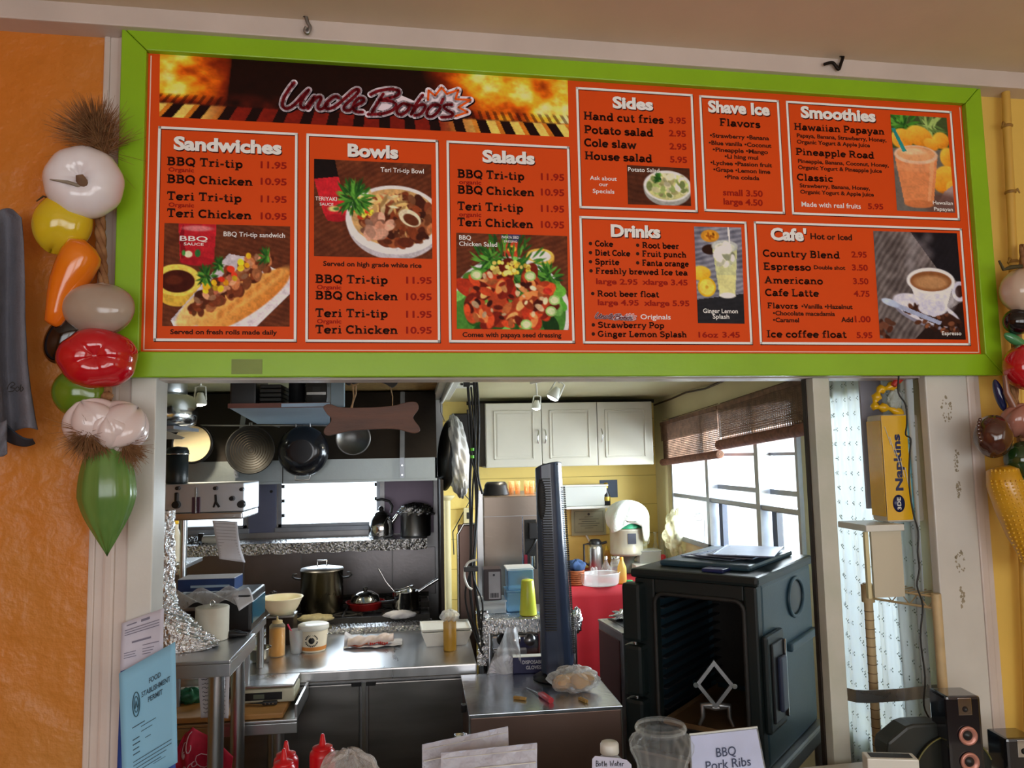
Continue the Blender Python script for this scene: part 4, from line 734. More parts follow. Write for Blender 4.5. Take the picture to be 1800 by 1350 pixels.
t, c, R_, M = disc_pan(533, 793, 43, yp, 'hanging_wok', 'glossy dark blue black wok hanging bottom outward', NSTK, [(1, 0), (1.0, .03), (.93, .22), (.75, .42), (.5, .5), (.42, .5), (0, .5)])
for sg in (-1, 1): MB().tube([(-.035, sg*R_*.96, .015), (-.035, sg*R_*1.12, .02), (0, sg*R_*1.16, .02), (.035, sg*R_*1.12, .02), (.035, sg*R_*.96, .015)], .004, 8, M=M).build('handle', STEELD, t)
t, c, R_, M = disc_pan(621, 770, 30, yp, 'hanging_pan_lid', 'round aluminium pan hanging behind the bone shaped sign', pm('dull_aluminium', (108, 108, 108), .35, .9, .1, 12), [(0, .02), (.86, .02), (.88, .14), (1, .17), (1, .12), (.9, .0)])
t, c, R_, M = disc_pan(338, 780, 34, yp, 'hanging_cream_pan', 'deep pan with cream coloured inside hanging left of the grill pan', pm('pan_outer_black', (20, 20, 22), .3, .5), [(.8, -.5), (.97, -.3), (1, .1), (.95, .12), (.9, .08), (.88, .06)])
MB().lathe((0, 0, 0), [(.88*R_, .06*R_), (.8*R_, .02*R_), (0, .01*R_)], 40, M).build('base_inside', pm('cream_pan_base', (212, 196, 160), .45, .3, .08, 8), t)

RA, RB = at(300, 748, yp+.03), at(660, 748, yp+.03); t = thing('pan_rail', ((RA.x+RB.x)/2, yp+.03, RA.z), 'thin steel rail across the hood holding the hanging pans', 'rail')
MB().tube([RA, RB], .004, 8).build('bar', STEELD, t)
for px in (318, 480, 650): q = at(px, 748, yp+.03); MB().tube([(q.x, yp+.03, q.z), (q.x, yp+.08, q.z), (q.x, 1.98, q.z)], .004, 8).build('standoff', STEELD, t)
for px, py in ((441, 751), (533, 748), (621, 742), (338, 748)): q = at(px, 748, yp+.02); z2_ = at(px, py+6, yp).z; MB().tube([(q.x, yp+.034, RA.z+.004), (q.x, yp+.022, RA.z+.005), (q.x, yp+.02, z2_)], .0025, 6).build('hook', STEELD, t)
# ---- bone shaped wooden sign hung on cords from a black bar
yb_ = .42; bone = [(568, 716), (574, 711), (583, 711), (600, 716), (650, 716), (690, 713), (715, 707), (729, 706), (735, 711), (735, 720), (727, 731), (728, 738), (737, 750), (738, 757), (732, 761), (722, 761), (700, 755), (670, 754), (620, 757), (590, 763), (576, 766), (569, 761), (571, 752), (580, 743), (582, 735), (575, 728)]
c = at(653, 735, yb_); t = thing('bone_shaped_sign', c, 'blank brown wooden bone shaped board hanging on cords', 'sign'); pts = [at(x, y, yb_) for x, y in bone]; pp = crom([(p.x-c.x, p.z-c.z) for p in pts], 4, True)
o = MB().prism(pp, .016).build('board', pm('worn_red_wood', (108, 66, 46), .5, 0, .2, 5, .15, 40, col2=(84, 54, 42), sx=(1, 6, 5)), t, local=True); md = o.modifiers.new('bevel', 'BEVEL'); md.width = .003; md.segments = 2
c2 = at(653, 672, yb_); black = [(607, 660), (700, 660), (701, 668), (696, 677), (688, 681), (676, 674), (652, 669), (630, 672), (612, 677), (606, 670)]; b2 = thing('black_hanging_bar', c2, 'black curved board edge hanging just under the menu board', 'sign')
o = MB().prism(crom([(lambda p: (p.x-c2.x, p.z-c2.z))(at(x, y, yb_)) for x, y in black], 4, True), .016).build('board', BLACKM, b2, local=True)
for px in (620, 690): a_ = at(px, 662, yb_+.008); MB().cyl(a_, (a_.x, a_.y, BP.z+zh+.01) if False else (a_.x, a_.y, ZC), .0015, n=6).build('hanging_wire', STEELD, b2)
ROPE = pm('jute_cord', (150, 122, 90), .8, 0, .3, 60)
for (x0_, y0_, x1_, y1_) in ((620, 676, 619, 717), (686, 680, 690, 713)):
    a_, b_ = at(x0_, y0_, yb_), at(x1_, y1_, yb_); m = MB(); m.tube([a_, a_.lerp(b_, .5)+Vector((.004, 0, 0)), b_], .0028 if x0_ < 650 else .0018, 6)
    if x0_ < 650: m.tube([a_+Vector((.01, 0, 0)), a_.lerp(b_, .4)+Vector((.012, 0, 0)), b_+Vector((-.004, 0, 0))], .0025, 6); m.tube([a_+Vector((-.006, 0, .002)), a_+Vector((.006, -.004, -.004)), a_+Vector((.018, 0, .003))], .003, 6)
    m.build('hanging_cord', ROPE, t)

# ---- spot lamps (lit)
BULB = pm('lit_bulb', (1, .93, .8), .5, emit=14)
def spot(px, py, Y, label, tilt=0, sc2=1.0):
    c = at(px, py, Y); s_ = mpp(Y)*sc2; t = thing('ceiling_spotlight', c, label, 'spotlight', 'track spotlights'); L_ = c; M = Matrix.Translation(c) @ Matrix.Rotation(tilt, 4, 'Y')
    MB().lathe((0, 0, 0), [(0, 12*s_), (5*s_, 12*s_), (7*s_, 6*s_), (11*s_, -4*s_), (11.5*s_, -9*s_), (10.5*s_, -9*s_)], 24, M).build('lamp_head', WPLAS, t)
    MB().lathe((0, 0, 0), [(10.4*s_, -8*s_), (8*s_, -11*s_), (0, -13*s_)], 20, M).build('bulb', BULB, t)
    for sg in (-1, 1): MB().tube([M @ Vector((sg*10*s_, 0, -2*s_)), M @ Vector((sg*8.5*s_, 0, 22*s_)), M @ Vector((0, 0, 24*s_))], 1.6*s_, 6).build('yoke_arm', WPLAS, t)
    MB().cyl(M @ Vector((0, 0, 22*s_)), (c.x, c.y, ZC), 2*s_, n=8).build('stem', WPLAS, t)
    l = bpy.data.lights.new('lamp_light', 'SPOT'); l.energy = 20; l.color = (1, .86, .62); l.spot_size = 2.0; l.spot_blend = .6; l.shadow_soft_size = .03
    lo = bpy.data.objects.new('lamp_light', l); COL.objects.link(lo); lo.location = M @ Vector((0, 0, -16*s_)); lo.rotation_euler = (.35, tilt, 0); return t
spot(352, 702, 1.5, 'white spotlight with lit bulb near the top of the hood', 0, .95)
spot(943, 712, 1.75, 'small spotlight hanging lowest on the track above the white cabinets', .1, .72); spot(975, 692, 1.5, 'brighter right spotlight on the track above the white cabinets', .5, 1)
tr0, tr1 = at(934, 686, 1.7), at(1000, 664, 1.35); m = MB(); m.tube([(tr0.x, tr0.y, ZC-.008), (tr1.x, tr1.y, ZC-.008)], .009, 6); tag(m.build('lighting_track', WPLAS), 'white track rail on the kitchen ceiling over the cabinets', 'lighting track')
# OSB patch and tube light on the kitchen ceiling
a_, b_, c_, d_ = [atz(*p, ZC-.004) for p in ((606, 664), (770, 664), (765, 699), (606, 699))]
m = MB(); m.add([(p.x, p.y, ZC-.0035) for p in (a_, b_, c_, d_)]+[(p.x, p.y, ZC-.001) for p in (a_, b_, c_, d_)], [(3, 2, 1, 0), (4, 5, 6, 7), (0, 1, 5, 4), (1, 2, 6, 5), (2, 3, 7, 6), (3, 0, 4, 7)])
tag(m.build('ceiling_chipboard', pm('chipboard', (160, 128, 76), .6, 0, .25, 30, .2, 60, col2=(120, 92, 50))), 'tan chipboard sheet fixed to the kitchen ceiling above the bone sign', 'board')
a_, b_ = atz(792, 664, ZC-.02), atz(776, 700, ZC-.02); t = thing('ceiling_tube_light', (a_.x, a_.y, ZC-.03), 'unlit white tube light running front to back beside the chipboard', 'light')
M = Matrix.Translation(b_) @ (a_-b_).to_track_quat('X', 'Z').to_matrix().to_4x4(); ln = (a_-b_).length*1.3
MB().box(0, ln, -.05, .05, -.012, .018, .004, M).build('housing', WPLAS, t); MB().tube([M @ Vector((.01, 0, -.022)), M @ Vector((ln-.01, 0, -.022))], .013, 12).build('tube', pm('frosted_tube', (220, 222, 214), .3), t)
a_ = atz(822, 676, ZC-.01); t = thing('ceiling_junction_box', a_, 'small white box on the ceiling behind the black cables', 'junction box'); MB().box(a_.x-.06, a_.x+.05, a_.y-.05, a_.y+.05, ZC-.025, ZC-.001, .004).build('box', WPLAS, t); MB().box(a_.x-.04, a_.x+.03, a_.y-.053, a_.y-.05, ZC-.018, ZC-.008).build('slot', BLACKM, t)

# ============================================================= LEFT: HIGH SHELF POTS, BROILER PANEL
yq = .95; zq = at(300, 748, yq).z; xr_ = at(306, 748, yq).x
t = thing('high_pot_shelf', (xr_-.5, yq+.15, zq), 'pale shelf with a triangular bracket beside the left post, holding pots', 'shelf')
MB().box(xr_-1.1, xr_, yq, yq+.34, zq-.014, zq, .002).build('shelf_board', ALU, t)
tri = [at(p[0], p[1], yq-.01) for p in ((240, 752), (276, 752), (324, 769), (320, 772), (240, 772))]; m = MB(); m.prism([(p.x, p.z) for p in tri], .012, Matrix.Translation((0, yq-.012, 0))); m.build('bracket', pm('pale_bracket', (176, 180, 172), .5), t)
c = at(268, 745, yq+.12); s_ = mpp(yq+.12); t = thing('large_steel_pot', (c.x, yq+.14, zq+.001), 'large polished steel pot on the high shelf by the left post', 'pot')
MB().lathe(t.location, [(0, 0), (58*s_, 0), (66*s_, 5*s_), (68*s_, 20*s_), (66*s_, 42*s_), (60*s_, 52*s_), (54*s_, 54*s_), (50*s_, 54*s_)], 48).build('body', CHROME, t)
MB().lathe(t.location+Vector((0, 0, 54*s_+.001)), [(0, 0), (50*s_, 0), (51*s_, 3*s_), (51*s_, 40*s_), (0, 40*s_)], 44).build('inner_pan', STEEL, t)
# broiler panel
yg = 1.2; g0, g1 = at(240, 853, yg), at(429, 853, yg); gz1, gz0 = g0.z, at(300, 915, yg).z
t = thing('steel_broiler', ((g0.x+g1.x)/2, yg+.15, gz0), 'stainless broiler front with black knobs hung above the left table', 'broiler')
MB().box(g0.x, g1.x, yg, yg+.3, gz0+.03, gz1, .004).build('body', pm('bright_steel', (.52, .56, .62), .4, .65, .12, 3, .04, 8), t)
MB().box(g0.x, g1.x, yg-.02, yg+.29, gz0, gz0+.028, .006).build('drip_rail', STEEL, t)
def knob3(px, py, r, dep=.025, nm='knob'): q = at(px, py, yg); m = MB(); m.cyl((q.x, yg, q.z), (q.x, yg-dep, q.z), r, r*.85, 18); m.build(nm, BLACK, t)
for px, py, r in ((314, 858, .009), (380, 858, .009), (426, 860, .009), (311, 887, .017), (409, 876, .011), (425, 886, .017)): knob3(px, py, r)
q = at(311, 874, yg); MB().box(q.x-.008, q.x+.008, yg-.012, yg, q.z-.02, q.z+.02, .005).build('lever', BLACK, t)
q = at(381, 882, yg); MB().tube([(q.x-.003, yg-.01, q.z+.03), (q.x, yg-.015, q.z), (q.x+.014, yg-.015, q.z-.022)], .005, 8).build('lever', BLACK, t); MB().tube([(q.x, yg-.015, q.z+.005), (q.x-.01, yg-.012, q.z-.022)], .004, 8).build('lever', BLACK, t)
q = at(345, 888, yg); MB().box(q.x-.017, q.x+.017, yg-.006, yg, q.z-.034, q.z+.034, .003).build('hinge_plate', pm('purple_plate', (84, 62, 80), .4, .5), t); MB().cyl((q.x, yg-.008, q.z-.06), (q.x, yg-.008, q.z+.075), .004, n=8).build('hinge_pin', STEELD, t)
q = at(277, 882, yg); MB().box(q.x-.014, q.x+.014, yg-.003, yg, q.z-.013, q.z+.013).build('badge', BLACK, t)
for dz in (-.004, .005):
    MB().tube([(q.x-.002+.004*math.cos(a*PI/6)*1.0, yg-.004, q.z+dz+.004*math.sin(a*PI/6)) for a in range(12)], .001, 5, True).build('badge_ring', WPLAS, t)
for sg in (0,): q = at(319, 980, yg+.12); MB().cyl((q.x, yg+.14, 1.12), (q.x, yg+.14, gz0+.02), .013, n=16).build('support_pole', STEEL, t)
# items on the broiler
c = at(311, 852, yg+.1); s_ = mpp(yg+.1); t = thing('black_canister', (c.x, yg+.1, gz1+.001), 'black canister with steel clip lid on top of the broiler', 'canister')
MB().lathe(t.location, [(0, 0), (17*s_, 0), (17.5*s_, 2*s_), (17.5*s_, 48*s_), (0, 48*s_)], 28).build('body', pm('charcoal_enamel', (30, 36, 38), .35, 0, .1, 9), t); MB().lathe(t.location, [(18*s_, 48*s_), (18*s_, 54*s_), (15*s_, 60*s_), (0, 62*s_)], 28).build('lid', pm('dark_lid', (40, 46, 48), .3, .4), t)
MB().tube([t.location+Vector((18.6*s_*math.cos(a*PI/8), 18.6*s_*math.sin(a*PI/8), 49*s_)) for a in range(16)], 1.1*s_, 6, True).build('clip_ring', CHROME, t); MB().tube([t.location+Vector(p) for p in ((-18*s_, -.005, 49*s_), (-20*s_, -.005, 60*s_), (-28*s_, -.005, 64*s_))], 1.3*s_, 6).build('bail', CHROME, t)
c = at(275, 852, yg+.1); t = thing('cream_canister', (c.x, yg+.1, gz1+.001), 'cream canister with metal cap left of the black one', 'canister')
MB().lathe(t.location, [(0, 0), (14*s_, 0), (14*s_, 46*s_), (0, 46*s_)], 28).build('body', pm('cream_enamel', (196, 190, 140), .35, 0, .05, 9), t); MB().lathe(t.location, [(14.5*s_, 46*s_), (14*s_, 52*s_), (5*s_, 55*s_), (4*s_, 62*s_), (0, 63*s_)], 24).build('cap', pm('brass', (170, 130, 60), .25, 1), t)
# note hanging from the broiler
pl = [((373, 915), (417, 917)), ((377, 940), (420, 942)), ((382, 965), (424, 965)), ((386, 982), (431, 989))]
rows = [(at(a[0], a[1], yg-.03-.01*i*(i-3)*.5), at(b[0], b[1], yg-.03+.004*i)) for i, (a, b) in enumerate(pl)]
def fnote(u, v):
    k = min(int(v*3), 2); t = v*3-k; a = rows[k][0].lerp(rows[k+1][0], t); b = rows[k][1].lerp(rows[k+1][1], t); p = a.lerp(b, u); return (p.x, p.y+.006*math.sin(u*3+v*4), p.z)
t = thing('hanging_note', rows[0][0], 'lined grey white note hanging from the broiler rail', 'note'); MB().sheet(fnote, 8, 12).build('sheet', PAPER, t, solid=.0008)
m = MB()
for k in range(12):
    v0 = .06+k*.075; m.add([Vector(fnote(.08, v0))-Vector((0, .0012, 0)), Vector(fnote(.9, v0))-Vector((0, .0012, 0)), Vector(fnote(.9, v0+.012))-Vector((0, .0012, 0)), Vector(fnote(.08, v0+.012))-Vector((0, .0012, 0))], [(0, 1, 2, 3)])
tag(m.build('ruled_lines', pm('faint_line', (160, 158, 164), .7), t), kind='stuff')
# ============================================================= PREP COUNTER
zc = .885; n0, n1 = atz(400, 1187, zc), atz(838, 1168, zc); yc_ = (n0.y+n1.y)/2; cx0, cx1 = n0.x-.5, at(838, 1168, yc_).x; ycb = atz(640, 1112, zc).y
t = thing('steel_prep_counter', ((cx0+cx1)/2, (yc_+ycb)/2, 0), 'long stainless worktop cabinet with two doors in front of the stove', 'counter')
MB().box(cx0, cx1, yc_, ycb, zc-.045, zc, .006).build('worktop', pm('worktop_steel', (.66, .67, .69), .3, 1, .08, 4, .02, 150, sx=(6, 1, 1)), t)
dm = at(640, 1280, yc_+.03).x
MB().box(cx0, cx1-.01, yc_+.035, ycb-.02, .1, zc-.046).build('body', STEELD, t)
DOORM = pm('door_steel', (.27, .265, .26), .33, 1, .12, 3, .03, 120, sx=(1, 1, 6))
MB().box(cx0+.3, dm-.018, yc_+.012, yc_+.034, .14, zc-.06, .004).build('door', DOORM, t); MB().box(dm+.018, cx1-.015, yc_+.012, yc_+.034, .14, zc-.06, .004).build('door', DOORM, t)
MB().box(dm-.008, dm+.008, yc_+.02, yc_+.034, .14, zc-.06).build('mullion', CHROME, t)
for sx_ in (-1, 1): MB().box(dm+sx_*.03-.02, dm+sx_*.03+.02, yc_+.004, yc_+.02, zc-.07, zc-.05, .003).build('hinge', BLACK, t)
MB().box(cx0, cx1, yc_-.002, yc_+.01, zc-.05, zc-.044).build('drip_lip', STEELD, t)
def onc(px, py): p = atz(px, py, zc); return Vector((p.x, p.y, zc+.001)), (p.y+2.2)/F
# scribble on the worktop left out of matter: small tray of clips instead is not in the photo
c, s_ = onc(487, 1153); t = thing('amber_squeeze_bottle', c, 'squeeze bottle of amber sauce on the prep counter below the white bowl', 'bottle')
MB().lathe(c, [(0, .002), (12*s_, .002), (12.5*s_, 3*s_), (12.5*s_, 44*s_), (0, 44*s_)], 24).build('sauce', pm('amber_sauce', (206, 150, 50), .3, 0, .08, 8), t); MB().lathe(c, [(0, 0), (12.7*s_, 0), (13*s_, 2*s_), (13*s_, 49*s_), (9*s_, 53*s_), (8*s_, 53*s_)], 24).build('bottle', clear('clear_bottle', (1, .93, .75), .08, .1, (.9, .85, .7)), t)
MB().lathe(c+Vector((0, 0, 53*s_)), [(8.5*s_, 0), (8.5*s_, 4*s_), (2*s_, 5*s_), (1.2*s_, 11*s_), (0, 11*s_)], 20).build('nozzle_cap', pm('tan_cap', (196, 170, 120), .4), t)
c2, s2 = onc(485, 1146); c2 = Vector((atz(487, 1140, zc).x, atz(487, 1140, zc).y+.12, zc+.001)); s2 = (c2.y+2.2)/F
t = thing('dark_square_tin', c2, 'dark square tin behind the amber bottle holding up the white bowl', 'tin'); hh = 46*s2
MB().box(c2.x-22*s2, c2.x+22*s2, c2.y-20*s2, c2.y+20*s2, c2.z, c2.z+hh, .004).build('body', pm('dark_brown_metal', (52, 42, 36), .4, .5), t)
MB().box(c2.x-23*s2, c2.x+23*s2, c2.y-21*s2, c2.y+21*s2, c2.z+hh-.008, c2.z+hh+.0005, .003).build('rim', STEELD, t)
b = thing('white_plastic_bowl', c2+Vector((0, 0, hh+.001)), 'wide white plastic bowl set on the dark tin', 'bowl'); bl = b.location
MB().lathe(bl, [(0, 0), (19*s2, 0), (27*s2, 12*s2), (33*s2, 25*s2), (35*s2, 27*s2), (34*s2, 28*s2), (31*s2, 25*s2), (25*s2, 12*s2), (17*s2, 2*s2), (0, 2*s2)], 40).build('body', pm('ivory_plastic', (226, 220, 188), .35, 0, .02, 5, subs=.2), b)
c, s_ = onc(455, 1164); c = Vector((c.x, c.y, zc+.001)); t = thing('small_steel_bowl', c, 'small steel mixing bowl on the left end of the prep counter', 'bowl')
MB().lathe(c, [(0, 0), (10*s_, 0), (16*s_, 8*s_), (19*s_, 22*s_), (20.5*s_, 23*s_), (18*s_, 21*s_), (14*s_, 8*s_), (8*s_, 2*s_), (0, 2*s_)], 32).build('body', CHROME, t); MB().tube([c+Vector((20*s_*math.cos(a*PI/12), 20*s_*math.sin(a*PI/12), 23*s_)) for a in range(24)], .8*s_, 6, True).build('rim', CHROME, t)
c, s_ = onc(521, 1148); t = thing('clear_tumbler', c, 'clear plastic tumbler with a pink straw beside the soup cup', 'cup')
MB().lathe(c, [(0, 0), (9*s_, 0), (11*s_, 20*s_), (12*s_, 38*s_), (11.4*s_, 38*s_), (8.5*s_, 2*s_), (0, 2*s_)], 24).build('body', PLASTIC, t); MB().tube([c+Vector((8*s_, 0, 2*s_)), c+Vector((-14*s_, -.01, 48*s_))], 1.4*s_, 8).build('straw', pm('pink_straw', (204, 44, 90), .35), t)
c, s_ = onc(551, 1143); t = thing('paper_soup_cup', c, 'wide white paper soup cup with round black stamp and orange band', 'cup')
MB().lathe(c, [(0, 0), (20*s_, 0), (20.5*s_, 2*s_), (24*s_, 36*s_), (0, 36*s_)], 36).build('body', pm('cup_paper', (224, 214, 192), .55), t); MB().lathe(c, [(24*s_, 35*s_), (25.5*s_, 36*s_), (25.5*s_, 42*s_), (24*s_, 43*s_), (0, 42.5*s_)], 36).build('lid', WPLAS, t)
lab(MB().lathe(c, [(20.9*s_, 3*s_), (21.6*s_, 9*s_)], 36).build('orange_band', pm('orange_band', (206, 132, 60), .5), t), 'orange band')
m = MB(); q = c+Vector((0, -22.8*s_, 20*s_)); m.lathe((0, 0, 0), [(0, 0), (5*s_, 0), (5*s_, .001), (0, .001)], 20, Matrix.Translation(q) @ Matrix.Rotation(PI/2-.1, 4, 'X')); o = m.build('stamp', BLACKM, t)
m = MB()
for k in range(22):
    a = k*2*PI/22
    if abs(math.sin(a)) < .25: continue
    p = q+Vector((9.5*s_*math.cos(a), .002*abs(math.cos(a)), 9*s_*math.sin(a)+0)); M = Matrix.Translation(p) @ Matrix.Rotation(-a+PI/2, 4, 'Y'); m.box(-.9*s_, .9*s_, -.001, 0, -1.2*s_, 1.2*s_, 0, M)
tag(m.build('stamp_lettering', BLACKM, t), kind='stuff')
# wrapped food parcel
c, s_ = onc(652, 1135); t = thing('wrapped_food_roll', c, 'food roll in white paper printed with red dots on the prep counter', 'food')
def fr(u, v):
    a = 2*PI*v; r = (11+3*math.sin(u*9)+2*math.sin(u*23+a*2))*s_*(1-.35*abs(u-.5)*2); return (c.x+(u-.5)*76*s_, c.y-.01+r*1.2*math.cos(a), c.z+r*.75*math.sin(a)+10*s_+.10*(u-.5)*.15)
MB().sheet(fr, 34, 20).build('roll', pm('wrapped_paper', (212, 196, 190), .6, 0, .1, 20, .5, 30), t)
for (i, j) in [(i, j) for i in range(9) for j in range(3)]:
    p = Vector(fr(.5+.045*i, .60+.075*j)); n_ = (p-Vector((p.x, c.y-.01, c.z+10*s_))).normalized(); m = MB(); m.blob(p+n_*.0006, .0042, n=8, m=6); m.build('red_dot', pm('red_print', (196, 50, 40), .5), t)
m = MB(); m.sheet(lambda u, v: tuple(Vector(fr(.02+.42*u, .58+.2*v))+Vector((0, -.0016, .0004))), 14, 6); m.build('red_band', pm('red_sauce_print', (196, 74, 50), .5, 0, .3, 40, col2=(222, 150, 90)), t)
m = MB(); m.sheet(lambda u, v: (c.x+(-44+96*u)*s_, c.y-.055+.12*v+.01*math.sin(u*9), c.z+.003+.006*abs(math.sin(u*11+v*7))+(.05*(1-u)**6 if v > .4 else 0)), 30, 10, False); m.build('paper_wrap', PAPER, t, solid=.0008)
# foam clamshell
c, s_ = onc(783, 1128); t = thing('foam_tray', c, 'white foam takeout box lying open on the prep counter', 'box'); M = Matrix.Translation(c) @ Matrix.Rotation(.04, 4, 'Z')
def tray(w0, d0, w1, d1, h, z0=0):
    m = MB(); v = []
    for (w_, d_, z) in ((w0, d0, 0), (w1, d1, h), (w1-.012, d1-.012, h), (w0-.008, d0-.008, .006)):
        v += [(-w_/2, -d_/2, z+z0), (w_/2, -d_/2, z+z0), (w_/2, d_/2, z+z0), (-w_/2, d_/2, z+z0)]
    f = [(3, 2, 1, 0)]+[(a*4+i, a*4+(i+1) % 4, a*4+4+(i+1) % 4, a*4+4+i) for a in range(3) for i in range(4)]+[(12, 13, 14, 15)]
    return m.add(v, f, False, M)
tray(66*s_, .17, 84*s_, .22, 24*s_).build('base', pm('white_foam', (226, 226, 222), .6, 0, .02, 30, .1, 200), t); tray(80*s_, .18, 84*s_, .2, .012, 24*s_).build('rim', pm('white_foam', (226, 226, 222), .6), t)
# second squeeze bottle
c, s_ = onc(791, 1143); t = thing('brown_squeeze_bottle', c, 'squeeze bottle half full of dark sauce with film tied over its top', 'bottle')
MB().lathe(c, [(0, .002), (10*s_, .002), (10.6*s_, 2*s_), (10.6*s_, 17*s_), (0, 17*s_)], 24).build('sauce', pm('dark_sauce', (70, 34, 16), .25), t); MB().lathe(c, [(0, 0), (11*s_, 0), (11.2*s_, 2*s_), (11.2*s_, 46*s_), (8*s_, 52*s_), (8*s_, 54*s_)], 24).build('bottle', pm('stained_plastic', (206, 158, 60), .25, 0, .1, 6, alpha=.75), t)
MB().blob(c+Vector((0, 0, 57*s_)), (15*s_, 15*s_, 9*s_), lambda t_, p: 1+.14*math.sin(p*7+t_*3)+.1*math.sin(p*13), 40, 14).build('film_cap', BAGM, t)

# ============================================================= LEFT TABLES
zt = 1.12; f0, f1 = atz(402, 1160, zt), atz(447, 1113, zt); yt0, yt1 = f0.y, f1.y; xt1 = (f0.x+f1.x)/2+.005; xt0 = -1.35
t = thing('steel_work_table', (xt1-.4, (yt0+yt1)/2, 0), 'tall stainless work table behind the left post with round legs', 'table')
MB().box(xt0, xt1, yt0, yt1, zt-.012, zt, .003).build('tabletop', STEEL, t); MB().box(xt0, xt1, yt0, yt0+.012, zt-.052, zt-.012, .002).build('apron', STEEL, t); MB().box(xt1-.012, xt1, yt0+.012, yt1, zt-.052, zt-.012, .002).build('apron', STEEL, t)
for px, y_ in ((379, yt0+.05), (417, yt1-.06)):
    q = at(px, 1300, y_); MB().cyl((q.x, y_, 0), (q.x, y_, zt-.012), .0245, n=24).build('leg', STEEL, t)
for x_ in (xt0+.1,):
    for y_ in (yt0+.05, yt1-.06): MB().cyl((x_, y_, 0), (x_, y_, zt-.012), .0245, n=24).build('leg', STEEL, t)
def ont(px, py, z=zt): p = atz(px, py, z); return Vector((p.x, p.y, z+.001)), (p.y+2.2)/F
# foil wrapped stand
cA = at(315, 1140, yt0+.17); c = Vector((cA.x-.01, yt0+.19, zt+.001)); s_ = (c.y+2.2)/F
t = thing('foil_wrapped_stand', c, 'curved stand wrapped in crumpled foil flaring onto the left table', 'stand')
def fs(u, v):
    a = 2*PI*v; z = [0, 6, 22, 48, 66, 90, 130, 180, 224][min(int(u*8), 7)]; zn = [0, 6, 22, 48, 66, 90, 130, 180, 224][min(int(u*8)+1, 8)]; k = u*8-min(int(u*8), 7); z = (z+(zn-z)*k)*s_
    rr = [58, 62, 54, 38, 30, 26, 24, 23, 22]; r = rr[min(int(u*8), 7)]; r = (r+(rr[min(int(u*8)+1, 8)]-r)*k)*s_; ox = -34*s_*min(1, max(0, u*8-1)/3)
    r *= 1+.07*math.sin(a*7+u*31)+.05*math.sin(a*13-u*67)+.04*math.sin(a*23+u*130); return (c.x+ox+r*math.cos(a), c.y+min(r, .075)*math.sin(a), c.z+z)
MB().sheet(fs, 110, 72, False).build('foil_skin', FOIL, t)
# black oven with cartons on it
y_o = yt1+.16; a_, b_ = at(300, 1100, y_o), at(441, 1100, y_o); zo = at(400, 1048, y_o).z
rk = thing('small_side_stand', ((a_.x+b_.x)/2, y_o+.14, .801), 'dark stand holding the black toaster oven behind the work table', 'stand'); MB().box(a_.x, b_.x, y_o, y_o+.3, zt-.06, zt-.03, .003).build('top', STEELD, rk)
for x_ in (a_.x+.02, b_.x-.02):
    for yy, zz_ in ((y_o+.02, .801), (y_o+.28, zc+.001)): MB().cyl((x_, yy, zz_), (x_, yy, zt-.06), .015, n=12).build('leg', STEELD, rk)
t = thing('black_toaster_oven', ((a_.x+b_.x)/2, y_o+.14, zt-.03), 'black toaster oven with a teal glass side behind the paper roll', 'oven')
MB().box(a_.x, b_.x, y_o, y_o+.28, zt-.029, zo, .01).build('body', BLACK, t); q = at(432, 1080, y_o); MB().box(b_.x-.004, b_.x+.003, y_o+.02, y_o+.26, zt, zo-.03, .002).build('glass_side', pm('teal_glass', (60, 106, 128), .1, .3), t); MB().box(a_.x+.02, b_.x-.08, y_o-.012, y_o, zo-.05, zo-.035, .004).build('door_handle', STEELD, t)
a2, b2 = at(310, 1020, y_o+.05), at(412, 1020, y_o+.05); zz = at(360, 1043, y_o+.03).z; zbx = max(zo, zz)
t = thing('blue_film_carton', ((a2.x+b2.x)/2, y_o+.13, zbx), 'long blue and white carton lying on top of the black oven', 'carton')
M = Matrix.Translation(((a2.x+b2.x)/2, y_o+.13, zbx+.001)) @ Matrix.Rotation(-.04, 4, 'Z'); hw = (b2.x-a2.x)/2
MB().box(-hw, hw, -.06, .06, 0, .048, .002, M).build('carton', pm('navy_card', (26, 54, 104), .5, 0, .15, 20), t); MB().box(-hw+.001, hw-.001, -.059, .059, .048, .05, 0, M).build('top_flap', PAPER, t); MB().box(-hw+.05, hw-.02, -.0615, -.0602, .015, .024, 0, M).build('print_stripe', pm('pale_blue_print', (150, 176, 200), .5), t)
m = MB(); m.sheet(lambda u, v: (a2.x-.02+(b2.x-a2.x+.05)*u, y_o-.035-.015*math.sin(u*5)+.03*v, zbx-.012+.03*v+.012*math.sin(u*17+v*6)-.02*(1-v)), 40, 10); tag(m.build('clear_plastic_sheet', BAGM), 'crumpled clear plastic lying along the front of the blue carton', 'plastic sheet')
pr = [(398, 1036, 0), (436, 1036, .06), (446, 1056, .02), (426, 1072, -.03)]
P = [at(x, y, y_o-.02+d_) for x, y, d_ in ((404, 1045, .05), (436, 1032, .12), (446, 1056, -.0), (420, 1074, -.035))]
t = MB(); t.sheet(lambda u, v: tuple(P[0].lerp(P[1], u).lerp(P[3].lerp(P[2], u), v)+Vector((0, 0, .012*math.sin(v*PI)))), 8, 10); tag(t.build('printed_receipt', PAPER, solid=.0006), 'white receipt sheet draped over the right end of the oven', 'receipt')
